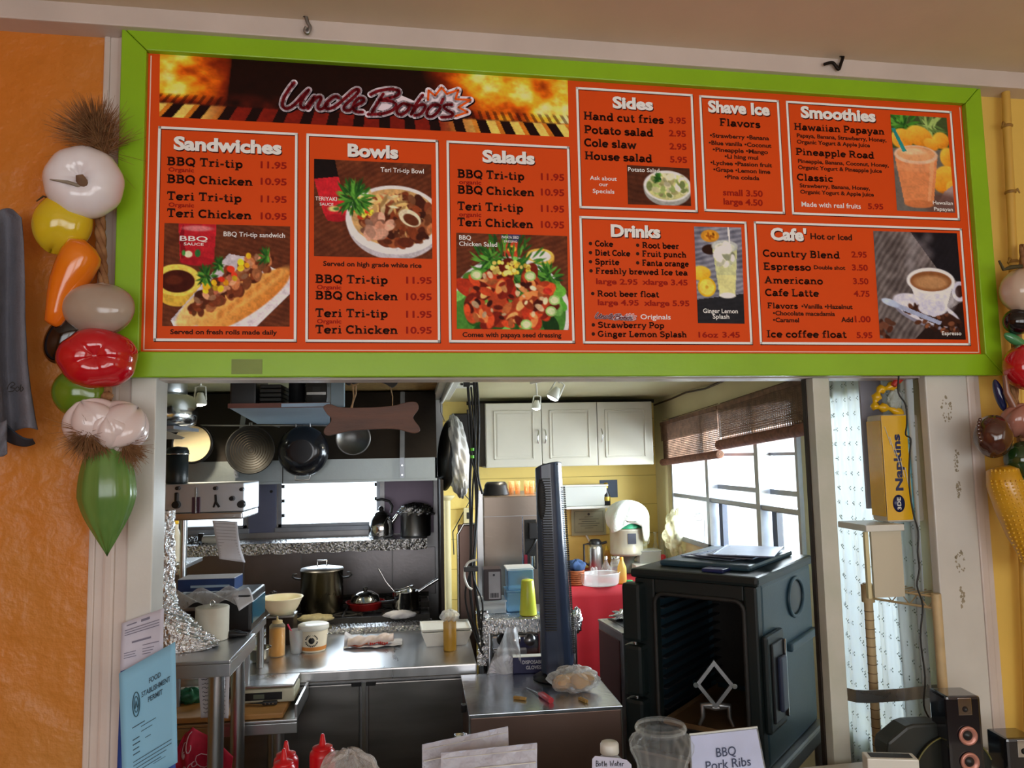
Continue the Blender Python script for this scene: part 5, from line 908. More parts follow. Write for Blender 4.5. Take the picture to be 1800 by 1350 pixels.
# paper roll on the table
c, s_ = ont(386, 1112); c.y = min(c.y, yt1-.07); t = thing('paper_towel_roll', c, 'white paper roll on a ring holder standing on the left table', 'paper roll')
MB().lathe(c, [(0, 0), (25*s_, 0), (25.5*s_, 1*s_), (25.5*s_, 50*s_), (24*s_, 51*s_), (7*s_, 51*s_), (0, 49*s_)], 36, fn=lambda a, i: 1+.02*math.sin(a*3)).build('roll', pm('warm_white_paper', (206, 200, 184), .7), t)
MB().tube([c+Vector((3.5*s_*math.cos(a*PI/8), 0, 56*s_+5*s_*math.sin(a*PI/8))) for a in range(16)], 1*s_, 6, True).build('ring_handle', CHROME, t)
# black tongs/glove
c, s_ = ont(408, 1120); t = MB(); t.tube([c+Vector((-22*s_, 0, .006)), c+Vector((0, -.01, .012)), c+Vector((24*s_, .0, .006))], [.006, .014, .004], 10); t.tube([c+Vector((-20*s_, .02, .006)), c+Vector((2*s_, .015, .012)), c+Vector((22*s_, .02, .005))], [.006, .012, .004], 10)
tag(t.build('black_tongs', BLACK), 'black tongs lying at the right corner of the left table', 'tongs')
# ---- low table with boards
zl = .80; l0, l1 = atz(520, 1264, zl), atz(549, 1211, zl); yl0, yl1 = l0.y, min(l1.y, yc_-.012); xl1 = (l0.x+l1.x)/2; xl0 = -1.45
t = thing('low_steel_shelf_table', (xl1-.4, (yl0+yl1)/2, 0), 'low steel table carrying the cutting board and scale', 'table')
MB().box(xl0, xl1, yl0, yl1, zl-.012, zl, .003).build('tabletop', STEEL, t); MB().box(xl0, xl1, yl0, yl0+.01, zl-.05, zl-.012, .002).build('apron', STEEL, t); MB().box(xl1-.01, xl1, yl0+.01, yl1, zl-.012, zl+.05, .002).build('upstand', STEEL, t)
q = at(490, 1320, yl0+.06); MB().cyl((q.x, yl0+.06, 0), (q.x, yl0+.06, zl-.012), .02, n=20).build('leg', STEEL, t)
q = at(480, 1250, yl1-.05); MB().cyl((q.x, yl1-.05, 0), (q.x, yl1-.05, zl-.012), .02, n=20).build('leg', STEEL, t); MB().cyl((xl0+.05, yl0+.06, 0), (xl0+.05, yl0+.06, zl-.012), .02, n=20).build('leg', STEEL, t)
def onl(px, py, z=zl): p = atz(px, py, z); return Vector((p.x, p.y, z+.001)), (p.y+2.2)/F
b0 = atz(500, 1258, zl); bx1 = b0.x; bx0 = atz(306, 1268, zl).x-.1
t = MB(); t.box(bx0, bx1, yl0+.015, yl1-.08, zl+.001, zl+.021, .005); tag(t.build('cutting_board', pm('maple_board', (176, 128, 72), .45, 0, .12, 3, .1, 30, sx=(1, 7, 1))), 'long wooden cutting board on the low steel table', 'cutting board')
c = at(475, 1222, yl1-.1); s_ = (yl1-.1+2.2)/F; t = thing('kitchen_scale', (c.x, yl1-.09, zl+.022), 'pale digital kitchen scale with flat steel pan on the board', 'scale'); cz = zl+.022; hx = 43*s_
MB().box(c.x-hx, c.x+hx, yl1-.16, yl1-.02, cz, cz+.052, .008).build('body', pm('beige_plastic', (196, 196, 176), .4), t); MB().box(c.x-hx*.98, c.x+hx*.98, yl1-.165, yl1-.01, cz+.056, cz+.068, .004).build('weighing_pan', STEEL, t); MB().box(c.x-hx*.9, c.x+hx*.55, yl1-.1635, yl1-.16, cz+.012, cz+.04, .001).build('display', BLACK, t)
MB().box(c.x-hx*.5, c.x-hx*.1, yl1-.165, yl1-.1636, cz+.018, cz+.034).build('screen', pm('lcd_grey', (96, 104, 92), .3), t)
a_ = atz(432, 1240, zl+.022); b_ = atz(462, 1240, zl+.022); d_ = atz(483, 1246, zl+.022); t = thing('kitchen_knife', (b_.x, b_.y, zl+.022), 'kitchen knife with black riveted handle on the cutting board', 'knife')
m = MB(); m.box(b_.x, d_.x, b_.y-.012, b_.y+.008, zl+.024, zl+.038, .004); m.build('handle', BLACK, t); m = MB(); m.add([(b_.x, b_.y-.014, zl+.028), (b_.x, b_.y+.012, zl+.028), (a_.x-.02, b_.y+.012, zl+.028), (b_.x, b_.y-.014, zl+.031), (b_.x, b_.y+.012, zl+.031), (a_.x-.02, b_.y+.012, zl+.029)], [(0, 2, 1), (3, 4, 5), (0, 3, 5, 2), (1, 2, 5, 4), (0, 1, 4, 3)]); m.build('blade', CHROME, t)
for k in range(3): x_ = b_.x+.012+.014*k; m = MB(); m.cyl((x_, b_.y-.013, zl+.031), (x_, b_.y-.0122, zl+.031), .002, n=8); m.build('rivet', CHROME, t)
c = at(336, 1225, yl1-.08); t = MB(); t.blob((c.x, yl1-.09, zl+.044), (.055, .04, .028), lambda t_, p: 1+.15*math.sin(p*5+t_*4)+.1*math.sin(p*9), 30, 16); tag(t.build('green_vegetable_bag', pm('green_film', (44, 104, 76), .3, 0, .3, 14, .6, 30)), 'crumpled green bag at the back of the cutting board', 'bag')
c = at(340, 1212, yl1-.03); t = MB(); t.box(c.x-.05, c.x+.05, yl1-.035, yl1-.015, zl+.001, c.z+.008, .003); tag(t.build('white_carton', WPLAS), 'white carton standing behind the green bag', 'carton')
# note hanging below the work table
pa, pb, pc, pd = at(348, 1186, yt0+.12), at(404, 1186, yt0+.12), at(402, 1262, yt0+.12), at(353, 1262, yt0+.12)
t = thing('taped_order_sheet', pa, 'white handwritten sheet hanging under the left table between its legs', 'note'); m = MB(); m.sheet(lambda u, v: tuple(pa.lerp(pb, u).lerp(pd.lerp(pc, u), v)+Vector((0, .006*math.sin(u*4), 0))), 8, 8); m.build('sheet', PAPER, t, solid=.0008)
m = MB(); r_ = random.Random(3)
for k in range(9):
    for j in range(2):
        u0 = .1+.5*j; v0 = .12+k*.095; pts = []
        for i in range(9): u = u0+.035*i; v = v0+r_.uniform(-.022, .022); p = pa.lerp(pb, u).lerp(pd.lerp(pc, u), v)+Vector((0, .006*math.sin(u*4)-.002, 0)); pts.append(p)
        m.tube(pts, .0009, 4)
tag(m.build('scribbles', pm('blue_black_ink', (60, 60, 84), .6), t), kind='stuff')
# red bandana
c = at(362, 1320, yt0+.2); t = thing('red_bandana', c, 'red bandana with white printed pattern hanging below the left table', 'cloth')
P = [at(x, y, yt0+.13) for x, y in ((338, 1272), (412, 1330), (392, 1420), (300, 1400), (310, 1320))]
def fb(u, v):
    e0 = P[4].lerp(P[0], min(1, u*2)) if u < .5 else P[0].lerp(P[1], (u-.5)*2); e1 = P[3].lerp(P[2], u); p = e0.lerp(e1, v); return (p.x, p.y+.03*math.sin(u*12)*(.3+v)+.01*math.sin(v*9+u*5), p.z+.012*math.sin(u*9)*(1-v))
MB().sheet(fb, 44, 24).build('cloth', pm('red_cotton', (176, 24, 54), .75, 0, .1, 60), t, solid=.0015)
m = MB(); r_ = random.Random(8)
for k in range(15):
    u0, v0 = r_.uniform(.2, .85), r_.uniform(.12, .85); kind = k % 3; pts = []
    for i in range(10): a = i*PI/5*(.9 if kind else .5); rr = .03+.012*i*(kind == 1); pts.append(Vector(fb(min(1, max(0, u0+rr*math.cos(a))), min(1, max(0, v0+rr*1.2*math.sin(a)))))-Vector((0, .003, 0)))
    m.tube(pts, .0016, 5)
tag(m.build('white_print', pm('white_ink', (216, 190, 196), .7), t), kind='stuff')
# rack on wall left behind foil stand: small shelf with foil edge and yellow bottles
ys_ = 1.9; a_, b_ = at(282, 990, ys_), at(327, 990, ys_); zz = at(310, 993, ys_).z
t = thing('side_wire_shelf', (a_.x, ys_+.1, zz), 'narrow foil edged shelf with bottles behind the foil stand', 'shelf'); MB().box(a_.x-.15, b_.x, ys_, ys_+.3, zz-.02, zz, .002).build('shelf_board', STEELD, t); foil_edge(a_.x-.1, b_.x+.003, ys_, zz, .1, .05, 'foil_wrap', t, 40, .008)
q = at(320, 960, ys_+.2); MB().cyl((q.x, ys_+.25, 0), (q.x, ys_+.25, zz+.3), .012, n=14).build('upright', STEEL, t)
for i, (px, cl, lb) in enumerate(((297, (196, 178, 40), 'yellow oil bottle nearest the foil stand on the narrow shelf'), (309, (206, 206, 196), 'white bottle on the narrow shelf behind the foil stand'))):
    q = at(px, 975, ys_+.06); tt = thing('sauce_bottle', (q.x, ys_+.06, zz+.008), lb, 'bottle'); MB().lathe(tt.location, [(0, 0), (.022, 0), (.023, .01), (.023, .13), (.01, .17), (.01, .19), (0, .19)], 20).build('body', pm(f'bottle_paint_{i}', cl, .3), tt); MB().lathe(tt.location+Vector((0, 0, .191)), [(.012, 0), (.012, .02), (0, .02)], 14).build('cap', pm('yellow_cap', (206, 170, 30), .4), tt)
# ============================================================= CENTRE AND RIGHT OF THE KITCHEN
def text_obj(txt, width, M, mat, parent, name='lettering', off=.015, height=None, ext=.0004):
    """lettering: local x right, y up, centred on M's origin"""
    vs, fs, w_ = sans_geo(txt, off); s_ = width/w_; sy = (height/CAPH) if height else s_
    m = MB(); m.add([(x*s_-width/2, y*sy, 0) for x, y in vs], fs, False, M); return m.build(name, mat, parent)
FACE = lambda p, rz=0, rx=0: Matrix.Translation(p) @ Matrix.Rotation(rz, 4, 'Z') @ Matrix.Rotation(PI/2+rx, 4, 'X')
INKK = pm('black_ink', (24, 24, 34), .6)
# white wall cabinet
yk = 2.74; K0, K1 = at(853, 710, yk), at(1146, 708, yk); kz1 = (at(853, 707, yk).z+at(1146, 707, yk).z)/2; kz0 = (at(853, 823, yk).z+at(1146, 816, yk).z)/2
CABW = pm('cabinet_white', (204, 200, 186), .35, 0, .03, 4); t = thing('white_wall_cabinet', ((K0.x+K1.x)/2, 2.92, kz0), 'white three door wall cabinet under the kitchen ceiling', 'cabinet')
MB().box(K0.x, K1.x, yk+.02, YB-.002, kz0, kz1).build('carcass', CABW, t); MB().box(K0.x-.035, K0.x-.002, yk+.05, YB-.002, kz0+.01, kz1).build('side_filler', pm('dark_filler', (60, 54, 44), .6), t)
dx = [K0.x, at(952, 760, yk).x, at(1050, 760, yk).x, K1.x]; hx_ = [at(946, 765, yk).x, at(958, 765, yk).x, at(1057, 765, yk).x]
for i in range(3):
    a, b = dx[i]+.002, dx[i+1]-.002
    d_ = MB().box(a, b, yk, yk+.018, kz0+.002, kz1-.002, .004).build('door', CABW, t)
    m = MB()
    for (u0, u1, w0, w1) in ((a+.05, b-.05, kz0+.05, kz0+.058), (a+.05, b-.05, kz1-.058, kz1-.05), (a+.05, a+.058, kz0+.05, kz1-.05), (b-.058, b-.05, kz0+.05, kz1-.05)): m.box(u0, u1, yk-.005, yk, w0, w1, .002)
    m.box(a+.07, b-.07, yk-.003, yk, kz0+.07, kz1-.07, .002); m.build('panel_moulding', CABW, d_)
    z = at(957, 767, yk).z; MB().tube([(hx_[i], yk-.001, z-.045), (hx_[i]+(.0 if i else -.006), yk-.02, z-.03), (hx_[i]+(.004 if i else -.006), yk-.024, z), (hx_[i], yk-.02, z+.03), (hx_[i], yk-.001, z+.045)], .0042, 8).build('handle', CHROME, d_)
# conduit above the cabinet
m = MB(); m.box(K0.x-.1, XW-.001, YB-.02, YB-.001, ZC-.025, ZC-.001); tag(m.build('ceiling_batten', pm('dark_batten', (44, 36, 24), .7)), 'dark batten along the ceiling above the white cabinet', 'batten')
# bagged wok and lamp pipe by the hood end
yw = 2.35; c = at(786, 800, yw); s_ = mpp(yw); t = thing('bagged_wok', (c.x, yw, c.z), 'black wok in a plastic bag hanging edge on beside the hood', 'wok')
MB().blob(c, (17*s_, .2, 62*s_), n=30, m=18, M=Matrix.Rotation(.08, 4, 'Y')).build('wok_shell', IRON, t)
MB().blob(c+Vector((17*s_, -.02, -2*s_)), (20*s_, .21, 66*s_), lambda t_, p: 1+.08*math.sin(p*7+t_*5)+.06*math.sin(p*15-t_*9), 44, 30, Matrix.Rotation(-.1, 4, 'Y')).build('plastic_bag', clear('cloudy_bag', (.85, .86, .86), .55, .3, (.66, .66, .66), 9), t)
MB().tube([c+Vector((-4*s_, 0, 60*s_)), c+Vector((-10*s_, 0, 76*s_)), (c.x-10*s_, yw, ZC)], .003, 6).build('hanging_wire', STEELD, t)
q = at(787, 876, 2.85); t = thing('cream_wall_pipe', (q.x, 2.95, .9), 'cream pipe with a flanged top beside the alcove end', 'pipe'); MB().cyl((q.x, 2.95, .3), (q.x, 2.95, q.z), .022, n=18).build('pipe', CREAM, t); MB().lathe((q.x, 2.95, q.z), [(.022, -.02), (.045, 0), (.05, .012), (0, .014)], 20).build('flange', CREAM, t)
q0, q1 = at(794, 727, 3.0), at(829, 832, 3.0); t = thing('black_wall_box', ((q0.x+q1.x)/2, 3.04, q1.z), 'tall black electrical box on the yellow wall behind the cables', 'box'); MB().box(q0.x, q1.x, 3.0, YB-.001, q1.z, q0.z, .006).build('body', BLACK, t); q = at(823, 822, 2.999); MB().box(q.x-.014, q.x+.014, 2.9985, 3.0, q.z-.014, q.z+.014).build('label', PAPER, t)
q0, q1 = at(815, 893, 3.05), at(832, 920, 3.05); t = thing('wall_outlet_box', ((q0.x+q1.x)/2, 3.07, q1.z), 'pale outlet box on the yellow wall below the black box', 'outlet'); MB().box(q0.x, q1.x, 3.05, YB-.001, q1.z, q0.z, .004).build('box', CREAM, t); MB().box(q0.x+.02, q1.x-.02, 3.048, 3.05, q1.z+.03, q0.z-.03).build('socket', BLACKM, t)
q = at(793, 940, 3.08); m = MB(); m.tube([at(800, 850, 3.08), at(826, 880, 3.08), at(812, 905, 3.08), at(796, 935, 3.08), at(798, 975, 3.08)], .004, 6); tag(m.build('loose_wall_cable', BLACKC), 'thin black cable looping on the yellow wall beside the pipe', 'cable')
# cable bundle hanging
yc = 1.13; t = thing('black_cable_bundle', at(838, 1180, yc), 'bundle of black cables hanging from the ceiling in the centre', 'cables')
for pts, r in (([(822, 664), (824, 700), (830, 760), (826, 850), (828, 960), (826, 1030), (835, 1100), (856, 1180)], .006), ([(833, 664), (836, 720), (834, 800), (838, 900), (833, 1000), (840, 1070), (850, 1140), (862, 1196)], .007), ([(838, 664), (842, 740), (840, 830), (848, 868)], .005), ([(828, 680), (836, 790), (831, 860), (830, 1000), (848, 1060), (846, 1120), (854, 1180)], .004), ([(822, 720), (828, 800), (840, 860), (832, 980), (818, 1040), (826, 1090), (851, 1160)], .004)):
    P = [at(x, y, yc+.01*i_) for i_, (x, y) in enumerate(pts)]; MB().tube(crom([tuple(p) for p in P], 5), r, 8).build('cable', BLACKC, t)
for px, py in ((830, 790), (830, 803)): q = at(px, py, yc-.02); MB().cyl((q.x, yc-.02, q.z-.006), (q.x, yc-.02, q.z+.006), .008, n=12).build('green_clip', pm('bright_green_clip', (100, 210, 20), .4), t)
q = at(828, 1001, yc); MB().box(q.x-.03, q.x+.03, yc-.015, yc+.03, q.z-.008, q.z+.012, .003).build('clamp', BLACK, t)
MB().tube(crom([tuple(at(x, y, yc)) for x, y in ((838, 984), (822, 990), (816, 1010), (822, 1030), (830, 1036))], 5), .005, 8).build('white_cable', WPLAS, t)
q = at(820, 672, yc); MB().box(q.x-.014, q.x+.014, yc-.014, yc+.014, q.z-.02, q.z+.02, .003).build('plug', BLACK, t)
# grey steel upright behind the cables and the tall dark steel cabinet
yu = 1.6; q0, q1 = at(838, 900, yu), at(850, 900, yu)
ups = thing('tall_steel_oven', (at(900, 900, yu+.3).x, yu+.3, 0), 'tall stainless oven column left of the tower fan', 'oven'); zo = at(900, 872, yu).z; X1 = at(962, 900, yu).x
MB().box(q1.x, X1, yu, yu+.55, .3, zo, .004).build('body', pm('warm_steel', (134, 122, 112), .3, .85, .15, 2.5, .03, 80), ups); MB().box(q1.x-.002, X1+.002, yu-.004, yu, at(900, 907, yu).z-.002, at(900, 907, yu).z+.001).build('seam', STEELD, ups)
MB().box(q0.x, q1.x-.003, yu-.01, yu+.03, .6, at(842, 862, yu).z, .002).build('upright', STEEL, ups)
q = at(918, 950, yu); MB().box(q.x-.003, q.x+.004, yu-.012, yu, at(918, 1000, yu).z, at(918, 907, yu).z, .001).build('chrome_strip', CHROME, ups); a, b = at(921, 910, yu), at(944, 1000, yu); MB().box(a.x, b.x, yu-.003, yu+.0, b.z, a.z-.01).build('door_recess', BLACKM, ups)
a, b = at(928, 918, yu), at(946, 946, yu); MB().box(a.x, b.x, yu-.04, yu-.003, b.z, a.z, .004).build('control_box', BLACK, ups); MB().tube([at(942, 948, yu-.03), at(936, 962, yu-.05), at(926, 974, yu-.03)], .007, 8).build('lever', BLACK, ups); a, b = at(921, 975, yu), at(927, 998, yu); MB().box(a.x, b.x, yu-.008, yu-.003, b.z, a.z).build('red_strip', pm('red_strip', (150, 24, 50), .4), ups); q = at(936, 995, yu-.02); MB().cyl((q.x, yu-.03, q.z), (q.x, yu-.03, q.z+.05), .012, n=14).build('tap', CHROME, ups)
a, b = at(806, 925, yu+.2), at(841, 1190, yu+.2); t = thing('leaning_steel_panel', ((a.x+b.x)/2, yu+.35, 0), 'rounded steel door edge standing between the cables and pipe', 'panel'); M = Matrix.Translation(((a.x+b.x)/2+.0, yu+.3, 0)); hw = (b.x-a.x)/2
MB().box(-hw, hw, 0, .02, .3, a.z, .02, M).build('sheet', pm('pinkish_steel', (126, 104, 96), .35, .8, .12, 3), t); MB().tube([M @ Vector(p) for p in ((-hw, -.005, .3), (-hw, -.005, a.z-.05), (-hw+.03, -.005, a.z), (hw, -.005, a.z))], .007, 8).build('chrome_edge', CHROME, t)
# top of oven: black ribbed bowl, glass racks
c = at(873, 871, yu+.1); s_ = mpp(yu+.1); t = thing('black_ribbed_bowl', (c.x, yu+.13, zo+.001), 'upturned black ribbed bowl on top of the steel oven', 'bowl')
MB().lathe(t.location, [(23.5*s_, 0), (24*s_, 1*s_)]+[((24-k*.9-(.8 if k % 2 else 0))*s_, (2+k*3.6)*s_) for k in range(6)]+[(16*s_, 23*s_), (0, 23.5*s_)], 36).build('body', BLACK, t)
AMB = clear('amber_glass', (.95, .75, .5), .3, .08, (.75, .5, .3))
for i, px in enumerate((900, 911, 927, 936)):
    c = at(px, 871, yu+.14); s_ = mpp(yu+.14); t = thing('amber_glass', (c.x, yu+.16, zo+.001), ['amber drinking glass beside the black ribbed bowl', 'second amber glass along from the black ribbed bowl', 'third amber glass along from the black ribbed bowl', 'amber glass nearest the tower fan on the steel oven'][i], 'glass', 'amber glasses on the steel oven')
    MB().lathe(t.location, [(0, 0), (4.4*s_, 0), (4.8*s_, 23*s_), (4.2*s_, 23*s_), (3.8*s_, 2*s_), (0, 2*s_)], 20).build('body', AMB, t); MB().tube([t.location+Vector((4.8*s_*math.cos(a*PI/8), 4.8*s_*math.sin(a*PI/8), 12*s_)) for a in range(16)], .5*s_, 5, True).build('band', AMB, t)
# foil shelf with carton, tubs, cup
yv = 1.17; zv = at(900, 1087, yv).z; va, vb = at(852, 1090, yv).x, at(1018, 1090, yv).x
t = thing('foil_wrapped_shelf_stand', ((va+vb)/2, yv+.15, 0), 'shelf stand with crumpled foil on its edge and left upright', 'shelf'); MB().box(va, vb, yv+.006, yv+.3, zv-.02, zv-.001, .002).build('shelf_board', STEELD, t); foil_edge(va-.01, vb, yv, zv-.004, .12, 22*mpp(yv), 'foil_wrap', t, 90, .007)
def fp(u, v):
    a = 2*PI*v; z = .86+(zv-.86+.03)*u; r = .022*(1+.25*math.sin(a*5+u*37)+.15*math.sin(a*11-u*61)); return (va-.01+r*math.cos(a)+.012*math.sin(u*3), yv+.03+r*math.sin(a), z)
MB().sheet(fp, 50, 30, False).build('foil_upright', FOIL, t)
for x_ in (va+.02, vb-.02):
    for y_ in (yv+.02, yv+.28): MB().cyl((x_, y_, 0), (x_, y_, zv-.02), .012, n=12).build('leg', STEEL, t)
def onv(px0, px1, pyt, name, label, cat, dep=.1, off=.04, base=0):
    a, b = at(px0, pyt, yv+off), at(px1, pyt, yv+off); return thing(name, ((a.x+b.x)/2, yv+off+dep/2, zv+base+.003), label, cat), a.x, b.x, a.z
t, a, b, z1 = onv(842, 890, 1060, 'clear_food_box', 'shallow clear plastic box under the brown carton', 'box', .14, .1); MB().box(a, b, yv+.1, yv+.24, zv+.003, z1, .006).build('body', PLASTIC, t); MB().box(a-.003, b+.003, yv+.097, yv+.243, z1-.001, z1+.006, .003).build('lid', PLASTIC, t); ztub = z1+.007
t, a, b, z1 = onv(850, 881, 1001, 'brown_carton', 'dark brown carton with white label and barcode on the clear box', 'carton', .1, .11, 0); t.location.z = ztub; MB().box(a, b, yv+.11, yv+.21, ztub, z1, .003).build('body', pm('dark_brown_card', (48, 34, 38), .5), t); MB().box(a+.022, b-.005, yv+.1088, yv+.11, ztub+.006, z1-.012).build('label', pm('label_grey', (150, 148, 152), .6), t)
m = MB()
for k in range(9): m.box(a+.028+k*.0042, a+.028+k*.0042+.0018+.0008*(k % 3), yv+.1078, yv+.1087, ztub+.012, ztub+.032)
tag(m.build('barcode', INKK, t), kind='stuff'); m = MB(); m.cyl(((a+b)/2+.006, yv+.1087, z1-.026), ((a+b)/2+.006, yv+.1076, z1-.026), .005, n=14); m.build('round_mark', INKK, t)
t, a, b, z1 = onv(891, 939, 1042, 'lower_blue_tub', 'lower blue tinted plastic tub behind the yellow cup', 'tub', .13, .12); BLT = clear('blue_plastic', (.5, .72, .86), .4, .15, (.35, .58, .74))
MB().box(a, b, yv+.12, yv+.25, zv+.003, z1, .008).build('body', BLT, t); MB().box(a-.003, b+.003, yv+.117, yv+.253, z1, z1+.008, .003).build('lid', BLT, t); z2 = z1+.009
t, a, b, z1 = onv(893, 938, 1003, 'upper_blue_tub', 'upper blue tinted plastic tub with a pale lid', 'tub', .13, .12); t.location.z = z2; MB().box(a, b, yv+.12, yv+.25, z2, z1, .008).build('body', BLT, t); MB().box(a-.006, b+.003, yv+.115, yv+.253, z1, z1+.008, .003).build('lid', PLASTIC, t); MB().blob(((a+b)/2+.02, yv+.17, z2+.03), (.035, .03, .02)).build('contents', pm('pale_red_food', (200, 110, 110), .6), t)
c = at(930, 1087, yv+.03); s_ = mpp(yv+.04); t = thing('yellow_plastic_cup', (c.x, yv+.055, zv+.003), 'upturned translucent yellow plastic cup on the foil shelf', 'cup')
MB().lathe(t.location, [(15*s_, 0), (15.3*s_, 1*s_), (11*s_, 57*s_), (10*s_, 59*s_), (0, 59*s_), (0, 58*s_), (10*s_, 57.5*s_), (14.4*s_, 1*s_)], 32).build('body', pm('lemon_plastic', (206, 210, 70), .3, 0, .04, 8, subs=.3), t)
# equipment below the shelf
a, b = at(866, 1180, yv+.05), at(952, 1108, yv+.05); t = thing('chrome_griddle', ((a.x+b.x)/2, yv+.2, .86), 'shiny metal appliance below the foil shelf', 'appliance'); MB().box(a.x, b.x, yv+.12, yv+.3, .30, b.z-.03, .01).build('body', CHROME, t)
for k, px in enumerate((884, 906, 932)): q = at(px, 1126, yv+.1); MB().lathe((0, 0, 0), [(0, .03), (.022, .028), (.026, 0)], 20, Matrix.Translation((q.x, yv+.12, q.z)) @ Matrix.Rotation(PI/2, 4, 'X')).build('dial', [BLACK, CHROME, STEEL][k], t)
MB().box(a.x, b.x, yv+.1, yv+.12, at(900, 1112, yv).z, at(900, 1106, yv).z, .003).build('trim_bar', pm('red_trim', (150, 40, 40), .4, .3), t); MB().box(a.x+.01, b.x-.06, yv+.108, yv+.12, at(900, 1165, yv+.1).z, at(900, 1142, yv+.1).z, .004).build('door', STEELD, t)

# ---- front steel cabinet
zk = .85; C_ = [atz(824, 1257, zk), atz(1100, 1240, zk), atz(1037, 1174, zk), atz(813, 1186, zk)]
cw = C_[1]-C_[0]; cw.z = 0; ang = math.atan2(cw.y, cw.x); W_ = cw.length-.012; D_ = .505
t = thing('steel_cabinet', (C_[0].x, C_[0].y, 0), 'low stainless cabinet in the middle of the opening with polished top', 'cabinet', None, ang)
MB().box(0, W_, 0, D_, zk-.014, zk, .002).build('top', pm('scuffed_sky_tinted_steel', (.56, .61, .69), .22, 1, .1, 6, .08, 40), t, local=True)  # blue sky reflection tinted into the colour of the top
MB().box(.006, W_-.006, .006, D_-.006, .1, zk-.0145, .002).build('body', pm('reflection_tinted_steel', (150, 124, 114), .34, .9, .1, 1.5, .02, 60), t, local=True)  # brown reflection of the customer side put into the steel colour
for x_ in (0, W_-.006): MB().box(x_, x_+.006, -.002, .008, .1, zk-.001, .001).build('corner_edge', CHROME, t, local=True)
for k, (z_, h_) in enumerate(((zk-.09, .03), (zk-.14, .05))): MB().box(-.05, -.0, .06+.0*k, .1, z_-h_, z_, .008).build('latch', CHROME, t, local=True)
MB().box(-.02, 0, .12, .14, zk-.03, zk-.0, .004).build('hinge', BLACK, t, local=True)
def onk(px, py): p = atz(px, py, zk); return Vector((p.x, p.y, zk+.001)), (p.y+2.2)/F
c, s_ = onk(914, 1230); t = thing('clothes_peg', c, 'wooden clothes peg lying alone on the steel cabinet', 'peg', 'wooden pegs on the steel cabinet')
PEGM = pm('peg_wood', (168, 132, 70), .6, 0, .1, 30)
def peg(t, c, ang, ln=.062):
    M = Matrix.Translation(c) @ Matrix.Rotation(ang, 4, 'Z'); MB().box(-ln/2, ln/2, -.0065, -.001, 0, .01, .002, M).build('half', PEGM, t); MB().box(-ln/2, ln/2, .001, .0065, 0, .01, .002, M).build('half', PEGM, t); MB().tube([M @ Vector((.004+.0*k, -.008+.002*k, .005+.004*math.sin(k))) for k in range(9)], .001, 5).build('spring', STEELD, t)
peg(t, c, -.55, .05)
c, s_ = onk(958, 1228); t = thing('red_handled_peeler', c, 'small knife with a pink red handle lying on the steel cabinet', 'knife')
a_, b_, d_ = onk(925, 1210)[0], onk(948, 1223)[0], onk(969, 1236)[0]; MB().tube([b_+Vector((0, 0, .006)), b_.lerp(d_, .3)+Vector((0, 0, .01)), d_+Vector((0, 0, .008))], [.006, .012, .011], 12).build('handle', pm('coral_plastic', (196, 60, 70), .35), t); MB().tube([b_+Vector((0, 0, .006)), a_+Vector((0, 0, .003))], [.0035, .0012], 8).build('blade', CHROME, t)
c, s_ = onk(1014, 1222); c.y += .05; t = thing('bag_of_rolls', c, 'clear plastic bag of bread rolls on the steel cabinet', 'bag')
MB().blob(c+Vector((0, 0, .045)), (.098, .066, .046), lambda t_, p: 1+.09*math.sin(p*5+t_*4)+.05*math.sin(p*11-t_*7), 48, 24).build('bag', clear('crinkly_bag', (.94, .94, .94), .22, .08, (.92, .92, .92), 55), t)
for dx_, dy_, r_ in ((-.048, -.01, .034), (.02, -.005, .036), (.055, .02, .03), (-.01, .02, .03)): MB().blob(c+Vector((dx_, dy_, .036)), (r_, r_*.9, r_*.85)).build('bread_roll', pm('bread_crust', (206, 160, 96), .6, 0, .15, 20), t)
c2_, _ = onk(1025, 1233); t = thing('clothes_peg', c2_, 'wooden clothes peg at the front of the bag of rolls', 'peg', 'wooden pegs on the steel cabinet'); peg(t, c2_, -1.2, .05)
c, s_ = onk(932, 1184); t = thing('glove_box', c, 'navy box of disposable gloves on the back of the steel cabinet', 'box'); M = Matrix.Translation(c) @ Matrix.Rotation(-.06, 4, 'Z'); hw = 29*s_
MB().box(-hw, hw, 0, .045, 0, 27*s_, .002, M).build('carton', pm('navy_glove_card', (28, 30, 74), .5), t); MB().box(-hw, hw, .001, .044, 27*s_, 28*s_, 0, M).build('top_face', WPLAS, t)
text_obj('DISPOSABLE', 38*s_, M @ FACE((6*s_, -.0012, 16*s_)), PAPER, t, height=6*s_); text_obj('GLOVES', 26*s_, M @ FACE((6*s_, -.0012, 7*s_)), PAPER, t, height=6*s_)
c, s_ = onk(888, 1183); t = thing('bag_of_coffee_filters', c, 'clear bag of white paper filters leaning beside the glove box', 'bag'); m = MB()
for k in range(26):
    a0, a1 = k*PI/26, (k+1)*PI/26; r0 = 28*s_; zz = (k % 2)*.008
    m.add([c+Vector((0, 0, .002)), c+Vector((-r0*math.cos(a0), zz, r0*math.sin(a0)+.001)), c+Vector((-r0*math.cos(a1), .008-zz, r0*math.sin(a1)+.001))], [(0, 1, 2)])
m.build('filters', PAPER, t, solid=.0015)
def fbag(u, v): w_ = 60*s_*(1-.65*v); return (c.x-32*s_+34*s_*v*1.0+w_*u, c.y-.012+.02*math.sin(u*9+v*6), c.z+75*s_*v+.001)
MB().sheet(fbag, 16, 16).build('bag', BAGM, t)
